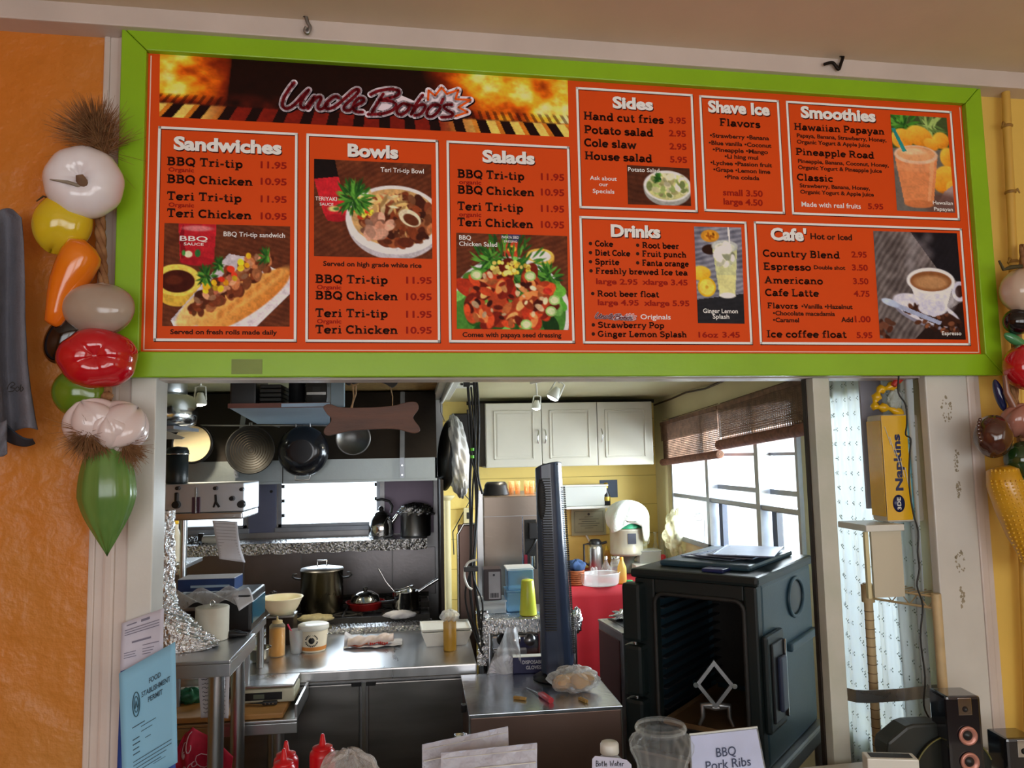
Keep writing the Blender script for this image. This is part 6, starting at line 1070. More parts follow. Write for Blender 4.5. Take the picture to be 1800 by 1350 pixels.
# tower fan
c, s_ = onk(976, 1192); c.y += .0; t = thing('tower_fan', c, 'tall black tower fan standing on the steel cabinet', 'fan'); top = at(968, 812, c.y).z-c.z
MB().lathe(c, [(0, 0), (.088, 0), (.09, .006), (.07, .018), (.05, .024), (0, .025)], 40).build('base', BLACK, t)
FANB = pm('glare_tinted_black', (.028, .04, .075), .27, 0, .1, 10, coat=.3)  # black plastic with the blue window glare mixed into its colour
def prof(u): w0, w1 = .071, .058; return w0+(w1-w0)*u
xs = [(-1, -.3), (-.75, -.85), (-.1, -1), (.25, -.95), (.6, -.75), (.9, -.35), (1, .2), (.85, .8), (0, 1), (-.85, .7)]; m = MB(); vs = []; lv = [0, .02, .2, .4, .6, .8, .95, 1.0]
for u in lv:
    w_ = prof(u); zz = c.z+.025+(top-.04)*u
    for (x, y) in xs: vs.append((c.x+.012-.02*u+x*w_, c.y+y*.06, zz+(.03*(x*-.0+.5*y*-1) if u == 1 else 0)+(.012*x if u == 1 else 0)))
n = len(xs); fs_ = [(i*n+k, i*n+(k+1) % n, (i+1)*n+(k+1) % n, (i+1)*n+k) for i in range(len(lv)-1) for k in range(n)]+[tuple(range((len(lv)-1)*n, len(lv)*n)), tuple(range(n))[::-1]]
m.add(vs, fs_, False); o = m.build('column', FANB, t); md = o.modifiers.new('b', 'BEVEL'); md.width = .006; md.segments = 2; md.limit_method = 'ANGLE'; md.angle_limit = .3
m = MB()
for k in range(60): z = c.z+.2+(top-.26)*k/60; u = (z-c.z)/top; m.box(c.x+.010-.02*u-prof(u)*.72, c.x+.010-.02*u-prof(u)*.05, c.y-.064, c.y-.05, z, z+.004)
tag(m.build('grille_bars', BLACKM, t), kind='stuff')
m = MB()
for k in range(90): z = c.z+.1+(top-.2)*k/90; u = (z-c.z)/top; m.box(c.x+.010-.02*u+prof(u)*.96, c.x+.014-.02*u+prof(u)*1.0, c.y-.03, c.y-.015, z, z+.0045)
tag(m.build('vent_ribs', BLACKM, t), kind='stuff')
z = c.z+top*.83; MB().blob((c.x-.045, c.y-.045, z), (.02, .016, .09)).build('carry_recess', BLACKM, t); MB().box(c.x-.03, c.x+.025, c.y-.05, c.y+.02, c.z+top-.013, c.z+top-.006, .003).build('control_panel', BLACKM, t)
# foil lump behind fan at right
q = at(1014, 1090, yv+.05); m = MB(); m.blob((q.x, yv+.05, zv-.03), (.02, .03, .045), lambda t_, p: 1+.25*math.sin(p*5+t_*7)+.15*math.sin(p*9), 26, 16); tag(m.build('crumpled_foil_ball', FOIL), 'crumpled foil lump stuck on the shelf end right of the fan', 'foil')

# ---- small dark cabinet right of the fan
z_ = 1.0; a_, b_, d_ = atz(1052, 1088, z_), atz(1094, 1112, z_), atz(1130, 1100, z_); t = thing('side_steel_cabinet', (b_.x, b_.y, 0), 'steel cabinet with a dark red side panel beside the food carrier', 'cabinet')
e_ = (b_-a_); e_.z = 0; L_ = e_.length; ang = math.atan2(-e_.y, -e_.x); M = Matrix.Translation((b_.x, b_.y, 0)) @ Matrix.Rotation(math.atan2(e_.y, e_.x), 4, 'Z')
MB().box(-L_, 0, 0, .3, .2, z_-.01, .003, M).build('body', STEELD, t); MB().box(-L_-.003, .003, -.003, .303, z_-.01, z_, .003, M).build('top', STEEL, t); MB().box(-L_+.015, -.03, -.006, 0, .22, z_-.04, .002, M).build('side_panel', pm('oxblood_panel', (70, 34, 34), .45), t); MB().box(-L_+.01, -.01, .04, .06, z_, z_+.002, 0, M).build('rail', BLACKM, t)
q = atz(1108, 1092, z_); m = MB(); m.blob((q.x-.01, q.y+.03, z_+.022), (.06, .05, .02), lambda t_, p: 1+.3*math.sin(p*5+t_*7)+.15*math.sin(p*9), 30, 14); tag(m.build('crumpled_foil', FOIL), 'crumpled foil lying on the small steel cabinet by the carrier', 'foil')

# ---- red table at the back
zt2 = .98; A0 = atz(1000, 1034, zt2); yt2 = A0.y; tx0 = at(950, 1034, yt2).x; tx1 = XW-.05
t = thing('red_clothed_table', ((tx0+tx1)/2, (yt2+YB)/2, 0), 'table under a plain red cloth against the back wall', 'table'); MB().box(tx0+.01, tx1-.01, yt2+.01, YB-.03, zt2-.03, zt2-.002).build('tabletop', WPLAS, t)
for x_ in (tx0+.05, tx1-.05):
    for y_ in (yt2+.06, YB-.08): MB().cyl((x_, y_, 0), (x_, y_, zt2-.03), .015, n=10).build('leg', STEELD, t)
def fcl(u, v):
    x = tx0+(tx1-tx0)*u
    if v < .35: return (x, YB-.03-(YB-.03-yt2)*v/.35, zt2)
    k = (v-.35)/.65; return (x, yt2-.012*k*math.sin(u*40+1.3)-.02*k, zt2-.75*k)
tag(MB().sheet(fcl, 80, 20).build('red_tablecloth', pm('red_cloth', (158, 16, 34), .65, 0, .05, 9), solid=.002), 'plain red tablecloth hanging over the back table', 'tablecloth')
ZT = zt2+.002
def ont2(px, py, yoff=0): p = atz(px, py, ZT); y = min(max(p.y, yt2+.05), YB-.12)+yoff; q = at(px, py, y); return Vector((q.x, y, ZT)), (y+2.2)/F
c, s_ = ont2(1048, 1012, .12); t = thing('steel_thermos_jug', c, 'steel thermos jug with black handle and lid on the red table', 'jug')
MB().lathe(c, [(0, 0), (13*s_, 0), (13.5*s_, 2*s_), (13*s_, 42*s_), (11*s_, 50*s_), (0, 50*s_)], 28).build('body', STEEL, t); MB().lathe(c, [(11*s_, 50*s_), (11*s_, 54*s_), (8*s_, 58*s_), (0, 59*s_)], 24).build('lid', BLACK, t); MB().tube([c+Vector((x*s_, -.01, z*s_)) for x, z in ((-10, 51), (-21, 50), (-21, 20), (-13, 14))], 1.8*s_, 8).build('handle', BLACK, t); MB().tube([c+Vector((11*s_, -.01, 51*s_)), c+Vector((20*s_, -.01, 53*s_))], 2.4*s_, 8).build('spout', BLACK, t)
c, s_ = ont2(1013, 1028); t = thing('wicker_basket', c, 'small brown wicker basket at the left of the red table', 'basket')
for k in range(7): MB().tube([c+Vector(((12+.3*k)*s_*math.cos(a*PI/10), (12+.3*k)*s_*math.sin(a*PI/10), (2+k*3.6)*s_)) for a in range(20)], 2*s_, 6, True).build('wicker_ring', pm('wicker', (140, 76, 40), .6, 0, .3, 60), t)
m = MB(); m.blob(c+Vector((0, 0, 32*s_)), (16*s_, 13*s_, 10*s_), lambda t_, p: 1+.2*math.sin(p*4+t_*3)+.1*math.sin(p*9), 28, 14); tag(m.build('blue_cloth', pm('navy_cloth', (38, 64, 104), .8, 0, .2, 40)), 'bunched dark blue cloth on top of the wicker basket', 'cloth')
def bottle(px, py, prof_, name, label, mat, yoff=0, cap=None, capm=None):
    c, s_ = ont2(px, py, yoff); t = thing(name, c, label, 'bottle'); MB().lathe(c, [(r*s_, z*s_) for r, z in prof_], 24).build('body', mat, t)
    if cap: MB().lathe(c, [(r*s_, z*s_) for r, z in cap], 16).build('cap', capm, t)
    return t
bottle(1066, 1016, [(0, 0), (11, 0), (12, 4), (6, 20), (3, 26), (3, 30)], 'cone_glass_bottle', 'clear cone shaped glass bottle in front of the thermos', GLASS, .06, [(3.4, 29), (3, 35), (0, 36)], CHROME)
bottle(1083, 1016, [(0, 0), (9, 0), (9.5, 3), (9.5, 24), (7, 28), (7, 32)], 'glass_jar', 'clear glass jar with metal lid right of the cone bottle', GLASS, .06, [(7.6, 31), (7.6, 35), (0, 36)], CHROME)
HON = clear('honey_plastic', (.9, .66, .2), .45, .1, (.8, .55, .15))
bottle(1094, 1028, [(0, 0), (7, 0), (8, 3), (8, 28), (4, 38), (3, 42)], 'amber_bottle', 'tall amber bottle with green cap below it at the table edge', HON, .02, [(3.4, 41), (3, 46), (0, 46)], pm('orange_cap', (210, 140, 30), .4))
bottle(1068, 1006, [(0, 0), (6, 0), (6, 26), (3, 34)], 'yellow_squeeze_bottle', 'yellow bottle behind the cone bottle', HON, .14, [(3.4, 33), (2, 40), (0, 41)], pm('yellow_nozzle', (216, 184, 60), .4))
c, s_ = ont2(1094, 1024); c.x = at(1097, 1024, c.y).x; m = MB(); m.lathe((c.x+.02, c.y-.05, ZT), [(0, 0), (6*s_, 0), (6*s_, 5*s_), (5*s_, 6*s_), (0, 6*s_)], 20); tag(m.build('green_bottle_cap', pm('green_cap', (20, 150, 90), .4)), 'green cap lying on the red table by the carrier', 'cap')
c, s_ = ont2(1056, 1032); t = thing('clear_plastic_tub', c, 'wide clear plastic tub at the front of the red table', 'tub'); MB().lathe(c, [(0, 0), (30*s_, 0), (33*s_, 3*s_), (35*s_, 20*s_), (37*s_, 22*s_), (34*s_, 21*s_)], 40, fn=lambda a, i: 1-.28*abs(math.sin(a))).build('body', PLASTIC, t)
for k, dx_ in enumerate((-14, -8)): c3 = c+Vector((dx_*s_, .0, 1.5*s_)); m = MB(); m.lathe(c3, [(0, 0), (3*s_, 0), (2.4*s_, 22*s_), (3*s_, 28*s_), (0, 31*s_)], 16); tag(m.build('salt_shaker', GLASS), ['left small glass shaker standing in the clear tub', 'right small glass shaker standing in the clear tub'][k], 'shaker', 'glass shakers in the tub')
# juice dispenser on a plinth
c, s_ = ont2(1103, 1010, .1); t = thing('juice_dispenser', c, 'clear round dispenser on a grey base with a green band', 'dispenser')
MB().lathe(c, [(0, 0), (17*s_, 0), (17*s_, 3*s_), (12*s_, 8*s_), (13*s_, 24*s_), (20*s_, 30*s_), (0, 31*s_)], 30).build('base', pm('grey_green_plastic', (104, 112, 104), .4), t)
MB().lathe(c, [(0, 31*s_), (28*s_, 31*s_), (30*s_, 35*s_), (29*s_, 36*s_), (29*s_, 74*s_), (30*s_, 76*s_), (27*s_, 77*s_)], 36).build('bowl', clear('milky_plastic', (.9, .88, .8), .4, .1, (.8, .77, .66)), t); MB().lathe(c, [(0, 34*s_), (26*s_, 34*s_), (26*s_, 46*s_), (0, 46*s_)], 30).build('liquid', pm('pale_juice', (196, 184, 140), .4), t)
MB().box(c.x-5*s_, c.x+10*s_, c.y-29.4*s_, c.y-28*s_, c.z+52*s_, c.z+70*s_, .002).build('dark_label', pm('slate_label', (58, 62, 74), .5), t); MB().lathe(c, [(28.5*s_, 78*s_), (27*s_, 86*s_), (24*s_, 88*s_), (0, 90*s_)], 32).build('green_lid', pm('green_patterned', (40, 140, 100), .5, 0, .5, 30), t)
MB().tube([c+Vector(p) for p in ((28*s_, -.02, 70*s_), (40*s_, -.02, 66*s_), (38*s_, -.02, 50*s_), (29*s_, -.02, 46*s_))], 2*s_, 8).build('handle', GLASS, t); MB().box(c.x+30*s_, c.x+40*s_, c.y+.02, c.y+.08, c.z, c.z+80*s_, .01).build('motor_column', pm('cream_plastic', (196, 186, 140), .4), t)
cc = c+Vector((3*s_, 0, 92*s_))
def fto(u, v):
    th = PI*.62*v; ph = 2*PI*u; r = 1+.07*math.sin(ph*5+1)+.05*math.sin(ph*9+th*3); return (cc.x+38*s_*math.sin(th)*math.cos(ph)*r, cc.y+.13*math.sin(th)*math.sin(ph)*r, cc.z+34*s_*math.cos(th)+(8*s_*math.sin(ph*3) if v > .85 else 0)-(18*s_ if math.cos(ph) > .5 and v > .8 else 0))
tag(MB().sheet(fto, 60, 24).build('white_towel', pm('mint_white_towel', (214, 226, 216), .85, 0, .05, 30, .4, 80, col2=(226, 228, 222)), solid=.003), 'white and mint towel draped over the dispenser', 'towel')
# items by the window: raised on a white box hidden behind the carrier
r0 = at(1118, 990, 2.75); zri = r0.z; m = MB(); m.box(at(1122, 990, 2.6).x, XW-.06, 2.66, 2.98, ZT, zri, .004); tag(m.build('white_storage_box', WPLAS), 'white box behind the carrier holding the tub and bottles', 'box')
q0, q1 = at(1124, 970, 2.72), at(1162, 970, 2.72); t = thing('clear_ice_tub', ((q0.x+q1.x)/2, 2.78, zri+.001), 'small clear tub above the carrier top', 'tub'); MB().box(q0.x, q1.x, 2.72, 2.86, zri+.001, q0.z, .006).build('body', PLASTIC, t); MB().box(q0.x-.004, q1.x+.004, 2.716, 2.864, q0.z, q0.z+.006, .002).build('rim', PLASTIC, t)
for i, (px, hh) in enumerate(((1154, 44), (1166, 40), (1174, 36))):
    q = at(px, 975, 2.9); s_ = mpp(2.9); tt = thing('clear_glass_bottle', (q.x, 2.92, zri+.001), ['tallest clear bottle nearest the dispenser by the window', 'middle of three clear bottles by the window', 'shortest clear bottle nearest the window'][i], 'bottle', 'clear bottles by the window'); MB().lathe(tt.location, [(0, 0), (5*s_, 0), (5*s_, hh*.4*s_), (2.2*s_, hh*.65*s_), (2.2*s_, hh*s_)], 18).build('body', GLASS, tt); MB().lathe(tt.location, [(2.8*s_, hh*s_), (2.8*s_, (hh+3)*s_), (0, (hh+3.2)*s_)], 14).build('rim', GLASS, tt)
q = at(1200, 940, 2.5); m = MB(); m.blob((q.x, 2.58, q.z), (.085, .07, .13), lambda t_, p: 1+.16*math.sin(p*4+t_*5)+.1*math.sin(p*9-t_*4), 40, 26); t = thing('hanging_clear_bag', (q.x, 2.58, q.z-.12), 'bunched clear plastic bag hanging before the far window bay', 'bag'); m.build('bag', clear('yellowish_film', (.94, .92, .8), .3, .1, (.86, .84, .66), 40), t); MB().tube([(q.x, 2.58, q.z+.12), (XW-.005, 2.6, q.z+.2)], .002, 5).build('string', STEELD, t)
q = at(1168, 974, 2.7); m = MB(); m.lathe((q.x, 2.74, zri+.001), [(0, 0), (.02, 0), (.022, .04), (.012, .05), (0, .05)], 16); tag(m.build('red_bottle_top', pm('red_cap', (190, 40, 50), .4)), 'small red cap between the tub and the plastic bag', 'cap')
# wall things
q0, q1 = at(996, 853, 2.93), at(1070, 888, 2.93); t = thing('white_wall_shelf', ((q0.x+q1.x)/2, 3.0, q1.z-.02), 'small white shelf on the back wall right of the fan', 'shelf'); MB().box(q0.x-.2, q1.x, 2.9, YB-.002, q1.z-.018, q1.z-.002, .002).build('shelf_board', WPLAS, t); q = at(1032, 960, 3.05); MB().tube([(q.x-.03, YB-.01, q1.z-.02), (q.x, YB-.01, q1.z-.2), (q.x+.04, YB-.01, q1.z-.28)], .008, 8).build('bracket', WPLAS, t)
t = thing('clear_storage_bin', ((q0.x+q1.x)/2, 3.0, q1.z-.001), 'long clear plastic bin on the small white shelf', 'bin'); MB().box(q0.x-.05, q1.x-.01, 2.93, YB-.02, q1.z-.001, q0.z-.01, .008).build('body', clear('white_bin', (.8, .82, .78), .6, .2, (.85, .87, .84)), t); MB().box(q0.x-.06, q1.x, 2.92, YB-.012, q0.z-.01, q0.z, .003).build('rim', WPLAS, t)
q0, q1 = at(1004, 894, YB-.02), at(1066, 940, YB-.02); t = thing('framed_certificate', ((q0.x+q1.x)/2, YB-.012, q1.z), 'framed grey certificate with a small round seal on the back wall', 'picture'); MB().box(q0.x, q1.x, YB-.02, YB-.004, q1.z, q0.z, .003).build('frame', pm('pale_frame', (168, 166, 138), .5), t); MB().box(q0.x+.012, q1.x-.012, YB-.0215, YB-.02, q1.z+.012, q0.z-.012).build('paper', pm('aged_paper', (158, 158, 132), .6), t)
m = MB(); cx = (q0.x+q1.x)/2
for (a, b, c_, d_) in ((q0.x+.02, q1.x-.02, q1.z+.022, q1.z+.024), (q0.x+.02, q1.x-.02, q0.z-.024, q0.z-.022), (q0.x+.02, q0.x+.022, q1.z+.022, q0.z-.022), (q1.x-.022, q1.x-.02, q1.z+.022, q0.z-.022)): m.box(a, b, YB-.0225, YB-.0216, c_, d_)
for k, w_ in enumerate((.03, .07, .05, .075, .06, .03)): m.box(cx-w_, cx+w_, YB-.0225, YB-.0216, q0.z-.062-.015*k, q0.z-.059-.015*k)
m.cyl((cx, YB-.0216, q0.z-.042), (cx, YB-.0226, q0.z-.042), .009, n=16); tag(m.build('printed_lines', pm('grey_print', (74, 74, 64), .6), t), kind='stuff')
q0, q1 = at(1054, 844, YB-.004), at(1086, 874, YB-.004); t = thing('small_dark_poster', ((q0.x+q1.x)/2, YB-.003, q1.z), 'small dark blue poster on the back wall above the bin', 'poster'); MB().box(q0.x, q1.x, YB-.004, YB-.001, q1.z, q0.z).build('sheet', pm('night_blue_print', (44, 60, 84), .5, 0, .3, 6), t)
q = at(1078, 886, 2.97); s_ = mpp(2.97); tt = thing('black_gold_bottle', (q.x, 2.97, q1.z-.0), 'black and gold bottle at the right end of the white shelf', 'bottle'); qb = at(1070, 888, 2.93).z; tt.location.z = qb-.001; tt.location.x = at(1066, 880, 2.93).x+.005
tt.location.y = 2.95; MB().lathe(tt.location, [(0, 0), (7*s_, 0), (7*s_, 18*s_), (3*s_, 27*s_), (3*s_, 38*s_), (0, 38*s_)], 20).build('body', BLACK, tt); MB().lathe(tt.location, [(7.3*s_, 8*s_), (7.3*s_, 15*s_)], 20).build('gold_label', pm('gold_label', (176, 150, 60), .4, .6), tt); MB().lathe(tt.location, [(3.6*s_, 30*s_), (3.6*s_, 39*s_), (0, 40*s_)], 14).build('gold_cap', pm('gold_label', (176, 150, 60), .4, .6), tt)

# ============================================================= WOVEN BLINDS on the window wall
REED = pm('brown_reed', (112, 82, 62), .7, 0, .35, 30); ROLL = pm('reddish_reed', (122, 76, 60), .7, 0, .35, 40)
bx = XW-.035
def blind(pa, pb, ptop, pbot_a, pbot_b, rr, label, val):
    ya, yb = atx(pa, 760, bx).y, atx(pb, 760, bx).y; zt_ = (atx(pa, ptop[0], bx).z+atx(pb, ptop[1], bx).z)/2; zb_ = (atx(pa, pbot_a, bx).z+atx(pb, pbot_b, bx).z)/2
    if ya < yb: ya, yb = yb, ya
    t = thing('woven_blind', (bx, (ya+yb)/2, zb_), label, 'blind'); ang_ = math.atan2(atx(pb, ptop[1], bx).z-atx(pa, ptop[0], bx).z, atx(pb, ptop[1], bx).y-atx(pa, ptop[0], bx).y); ang_ = ang_ if abs(ang_) < 1.5 else ang_-PI*(1 if ang_ > 0 else -1); RM = Matrix.Translation((bx, (ya+yb)/2, zt_)) @ Matrix.Rotation(ang_, 4, 'X') @ Matrix.Translation((-bx, -(ya+yb)/2, -zt_)); m = MB(); n = int((zt_-zb_)/.0095); zv_ = zt_-val
    for k in range(n): z = zb_+.0105*k; m.box(bx-.002, bx+.002, yb, ya, z, z+.0034, 0, RM)
    tag(m.build('reeds', REED, t), kind='stuff'); m = MB(); n = int((ya-yb)/.022)
    for k in range(n+1): y = yb+(ya-yb)*k/n; m.box(bx-.0035, bx+.0035, y-.0012, y+.0012, zb_, zt_, 0, RM)
    tag(m.build('threads', REED, t), kind='stuff'); m = MB(); n = int(val/.0055)
    for k in range(n): z = zv_+.0058*k; m.box(bx-.012, bx-.008, yb-.01, ya+.01, z, z+.0044, 0, RM)
    tag(m.build('valance_reeds', REED, t), kind='stuff')
    MB().cyl((bx-rr*.4, yb-.01, zb_), (bx-rr*.4, ya+.01, zb_), rr, n=26, M=RM).build('rolled_reeds', ROLL, t)
    for y in (yb-.011, ya+.011):
        MB().tube([(bx-rr*.4+rr*(1-k/26)*math.cos(k*.9), y, zb_+rr*(1-k/26)*math.sin(k*.9)) for k in range(22)], .0022, 5, M=RM).build('roll_spiral', REED, t)
    MB().box(bx-.016, XW-.002, yb-.01, ya+.01, zt_-.02, zt_+.005, .002, RM).build('head_rail', REED, t)
blind(1165, 1264, (744, 714), 814, 797, .022, 'brown woven reed blind rolled lower over the far window bay', .12)
blind(1268, 1428, (713, 662), 773, 764, .028, 'brown woven reed blind rolled higher over the near window bays', .17)
# hanging tea strainer outline in the far bay
q = atx(1231, 905, XW-.02); t = thing('hanging_wire_strainer', (XW-.02, q.y, q.z-.05), 'round wire strainer hanging in the far window bay', 'strainer'); P = [(1221, 908), (1224, 903), (1232, 903), (1238, 909), (1232, 915), (1223, 914)]
MB().tube([atx(x, y, XW-.02) for x, y in P], .002, 5, True).build('ring', STEELD, t); MB().tube([atx(x, y, XW-.02) for x, y in ((1221, 912), (1224, 950), (1230, 958), (1238, 954), (1239, 912))], .002, 5).build('frame', STEELD, t); MB().tube([atx(1230, 903, XW-.02), atx(1231, 866, XW-.02)], .0015, 5).build('hook_wire', STEELD, t)

# ============================================================= INSULATED FOOD CARRIER
zt3 = 1.33; c0 = atz(1328, 1014, zt3); th = math.radians(43); W3, D3, zb3 = .455, .64, .69
t = thing('food_carrier', (c0.x, c0.y, zb3), 'large dark green insulated food carrier with its front open', 'food carrier', None, -th); t.location = (c0.x, c0.y, 0); B_ = dict(local=True)
GRN = pm('blue_lit_green_plastic', (42, 66, 78), .38, 0, .1, 5, .06, 160); GRD = pm('darker_green_plastic', (18, 28, 29), .42, 0, .1, 5)  # first green brightened to carry the blue light on the carrier
ox0_, ox1_, oz0_, oz1_ = -.375, -.045, zb3+.1, zt3-.085
MB().box(-W3, ox0_, 0, .05, zb3, zt3-.035, .008).box(ox1_, 0, 0, .05, zb3, zt3-.035, .008).box(ox0_, ox1_, 0, .05, oz1_, zt3-.035, .004).box(ox0_, ox1_, 0, .05, zb3, oz0_, .004).build('front_frame', GRD, t, **B_)
MB().box(-.03, 0, .05, D3, zb3, zt3-.035, .012).box(-W3, -W3+.03, .05, D3, zb3, zt3-.035, .012).box(-W3+.03, -.03, D3-.04, D3, zb3, zt3-.035, .006).box(-W3+.03, -.03, .05, D3-.04, zb3, zb3+.06).build('shell', GRN, t, **B_)
MB().box(-W3-.01, .012, -.015, D3+.01, zt3-.034, zt3, .012).build('lid', GRD, t, **B_); MB().box(-W3+.06, -.05, .09, D3-.05, zt3, zt3+.022, .01).build('lid_step', GRN, t, **B_); MB().box(-.2, -.12, .02, .1, zt3, zt3+.012, .004).build('lid_tab', pm('navy_tab', (24, 34, 80), .4), t, **B_)
for s3, w3 in ((1, ox0_+.0), (1, ox1_)): pass
g_ = .012; R3 = .035; rp = []
for (cx, cz, a0) in ((ox1_-R3, oz1_-R3, 0), (ox0_+R3, oz1_-R3, 90), (ox0_+R3, oz0_+R3, 180), (ox1_-R3, oz0_+R3, 270)):
    rp += [(cx+R3*math.cos(math.radians(a0+k*22.5)), -.003, cz+R3*math.sin(math.radians(a0+k*22.5))) for k in range(5)]
MB().tube(rp, .008, 8, True).build('door_gasket', BLACKM, t, **B_)
for k in range(13): MB().box(ox0_-.015, ox0_+.012, .05, D3-.06, oz0_+.03+k*.036, oz0_+.036+k*.036, .002).build('tray_rail', BLACK, t, **B_)
for k in range(13): MB().box(ox1_-.006, ox1_+.012, .05, D3-.06, oz0_+.03+k*.036, oz0_+.036+k*.036, .002).build('tray_rail', BLACK, t, **B_)
MB().box(ox0_-.02, ox1_+.015, D3-.06, D3-.041, oz0_, oz1_).build('liner_back', BLACKM, t, **B_)
for z0_, z1_ in ((zt3-.26, zt3-.05), (zt3-.45, zt3-.27), (zb3+.02, zb3+.18)): MB().box(-W3-.03, -W3+.045, -.05, .012, z0_, z1_, .014).build('hinge_lug', GRD, t, **B_)
MB().cyl((-W3+.005, -.02, zb3+.05), (-W3+.005, -.02, zt3-.06), .008, n=14).build('hinge_pin', CHROME, t, **B_)
la, lb_ = zb3+.12, zb3+.44                                       # latch on the side, by the front corner
MB().box(0, .022, .02, .2, la, lb_, .01).build('latch_housing', GRD, t, **B_); MB().box(.02, .03, .05, .17, la+.03, lb_-.03, .004).build('latch_recess', BLACK, t, **B_); MB().box(.029, .045, .09, .15, la+.06, lb_-.08, .01).build('latch_handle', pm('slate_blue_plastic', (52, 60, 84), .4), t, **B_); MB().cyl((.034, .165, la+.03), (.034, .165, lb_-.03), .005, n=10).build('latch_pin', CHROME, t, **B_)
MB().tube([(.004, .42+.09*math.cos(a*PI/12), zt3-.13+.07*math.sin(a*PI/12)) for a in range(24)], .007, 8, True).build('side_handle_ring', GRN, t, **B_); MB().blob((0, .42, zt3-.13), (.006, .085, .062)).build('side_handle_recess', BLACK, t, **B_); MB().box(-.004, .02, .3, D3, zb3+.33, zb3+.36, .008).build('side_ledge', GRN, t, **B_)
CMX = Matrix.Translation((c0.x, c0.y, 0)) @ Matrix.Rotation(-th, 4, 'Z')
k3 = thing('carrier_cart', (c0.x, c0.y, 0), 'dark cart under the food carrier', 'cart', None, -th); MB().box(-W3-.03, .03, -.02, D3+.02, zb3-.06, zb3-.002, .01).build('deck', STEELD, k3, local=True)
for x_ in (-W3, 0):
    for y_ in (.02, D3-.02): MB().cyl((x_, y_, 0), (x_, y_, zb3-.06), .015, n=12).build('leg', STEELD, k3, local=True)
# sheet pan and diamond stand inside
zz = oz0_+.001; pn = thing('sheet_pan', CMX @ Vector((-.2, .2, zz)), 'sheet pan sliding out of the open food carrier', 'pan', None, -th)
MB().box(-.155, .145, -.21, .3, 0, .003).box(-.155, -.152, -.21, .3, 0, .018).box(.142, .145, -.21, .3, 0, .018).box(-.155, .145, -.21, -.207, 0, .018).build('tray', pm('tan_stained_steel', (140, 112, 80), .4, .7, .2, 8), pn, local=True)
q = at(1262, 1205, 0); cdm = CMX @ Vector((-.185, .06, zz)); t = thing('diamond_cutter_stand', cdm+Vector((0, 0, .004)), 'metal stand with a tilted square frame standing in the open carrier', 'stand', None, -th+.45); AL2 = pm('cast_aluminium', (150, 152, 154), .38, .9, .1, 14)
zc3 = .142; h_ = .084; wd = .066; ring = [(0, zc3+h_), (wd, zc3), (0, zc3-h_), (-wd, zc3)]; inr = [(x*.76, zc3+(z-zc3)*.76) for x, z in ring]; m = MB()
for k in range(4): a, b, c_, d_ = ring[k], ring[(k+1) % 4], inr[(k+1) % 4], inr[k]; m.add([(p[0], y, p[1]) for y in (-.008, .008) for p in (a, b, c_, d_)], [(0, 1, 2, 3), (7, 6, 5, 4), (0, 4, 5, 1), (1, 5, 6, 2), (2, 6, 7, 3), (3, 7, 4, 0)])
m.build('diamond_frame', AL2, t, local=True)
for sg in (-1, 1): MB().tube([(sg*.012, 0, zc3-h_+.012), (sg*.045, 0, .07), (sg*.045, 0, .03), (sg*.058, 0, .001)], [.012, .011, .008, .006], 8).build('leg', AL2, t, local=True); MB().cyl((sg*wd, -.02, zc3), (sg*wd, .02, zc3), .009, n=14).build('clamp_screw', CHROME, t, local=True)
MB().tube([(-.045, 0, .068), (0, 0, .06), (.045, 0, .068)], .009, 8).build('crossbar', AL2, t, local=True)
# papers and trays on the carrier
for i in range(5):
    cM = CMX @ Vector((-.22+.02*i, .34+.03*(i % 2), zt3+.0235+.0042*i)); hx, hy = (.11, .16)
    tt = thing('paper_tray', cM, ['lowest pale tray in the stack on the carrier', 'second tray up on the carrier', 'middle tray of the stack on the carrier', 'second tray down on the carrier', 'topmost pale tray on the carrier'][i], 'tray', 'flat trays on the food carrier', -th+.1*(i-2)); mm = MB(); mm.box(-hx, hx, -hy, hy, 0, .002).box(-hx, hx, -hy, -hy+.004, .002, .004).box(-hx, -hx+.004, -hy, hy, .002, .004).box(hx-.004, hx, -hy, hy, .002, .004); mm.build('sheet', [pm('pale_blue_steel', (120, 132, 156), .3, .6), pm('blue_grey_card', (150, 156, 172), .5)][i % 2], tt, local=True)
# ============================================================= RIGHT SIDE: CURTAIN, SHELF, RACK
m = bpy.data.materials.new('eyelet_cotton'); m.use_nodes = True; nt = m.node_tree; N = nt.nodes; L = nt.links
tr_ = N.new('ShaderNodeBsdfTranslucent'); tr_.inputs[0].default_value = (.6, .68, .72, 1); N['Principled BSDF'].inputs['Base Color'].default_value = (.56, .66, .72, 1); N['Principled BSDF'].inputs['Roughness'].default_value = .8
mx = N.new('ShaderNodeMixShader'); nz = N.new('ShaderNodeTexNoise'); nz.inputs['Scale'].default_value = 6; mr = N.new('ShaderNodeMapRange'); mr.inputs[3].default_value = .05; mr.inputs[4].default_value = .1; L.new(nz.outputs[0], mr.inputs[0]); L.new(mr.outputs[0], mx.inputs[0])
L.new(N['Principled BSDF'].outputs[0], mx.inputs[1]); L.new(tr_.outputs[0], mx.inputs[2]); L.new(mx.outputs[0], N['Material Output'].inputs[0]); CURT = m
cxX = XW-.026; cy0, cy1 = .155, .88
def fcu(u, v): y = cy0+(cy1-cy0)*u; return (cxX+.012*math.sin(y*58+.7*math.sin(v*3))+.005*math.sin(y*140+v*5), y, 2.08-1.9*v)
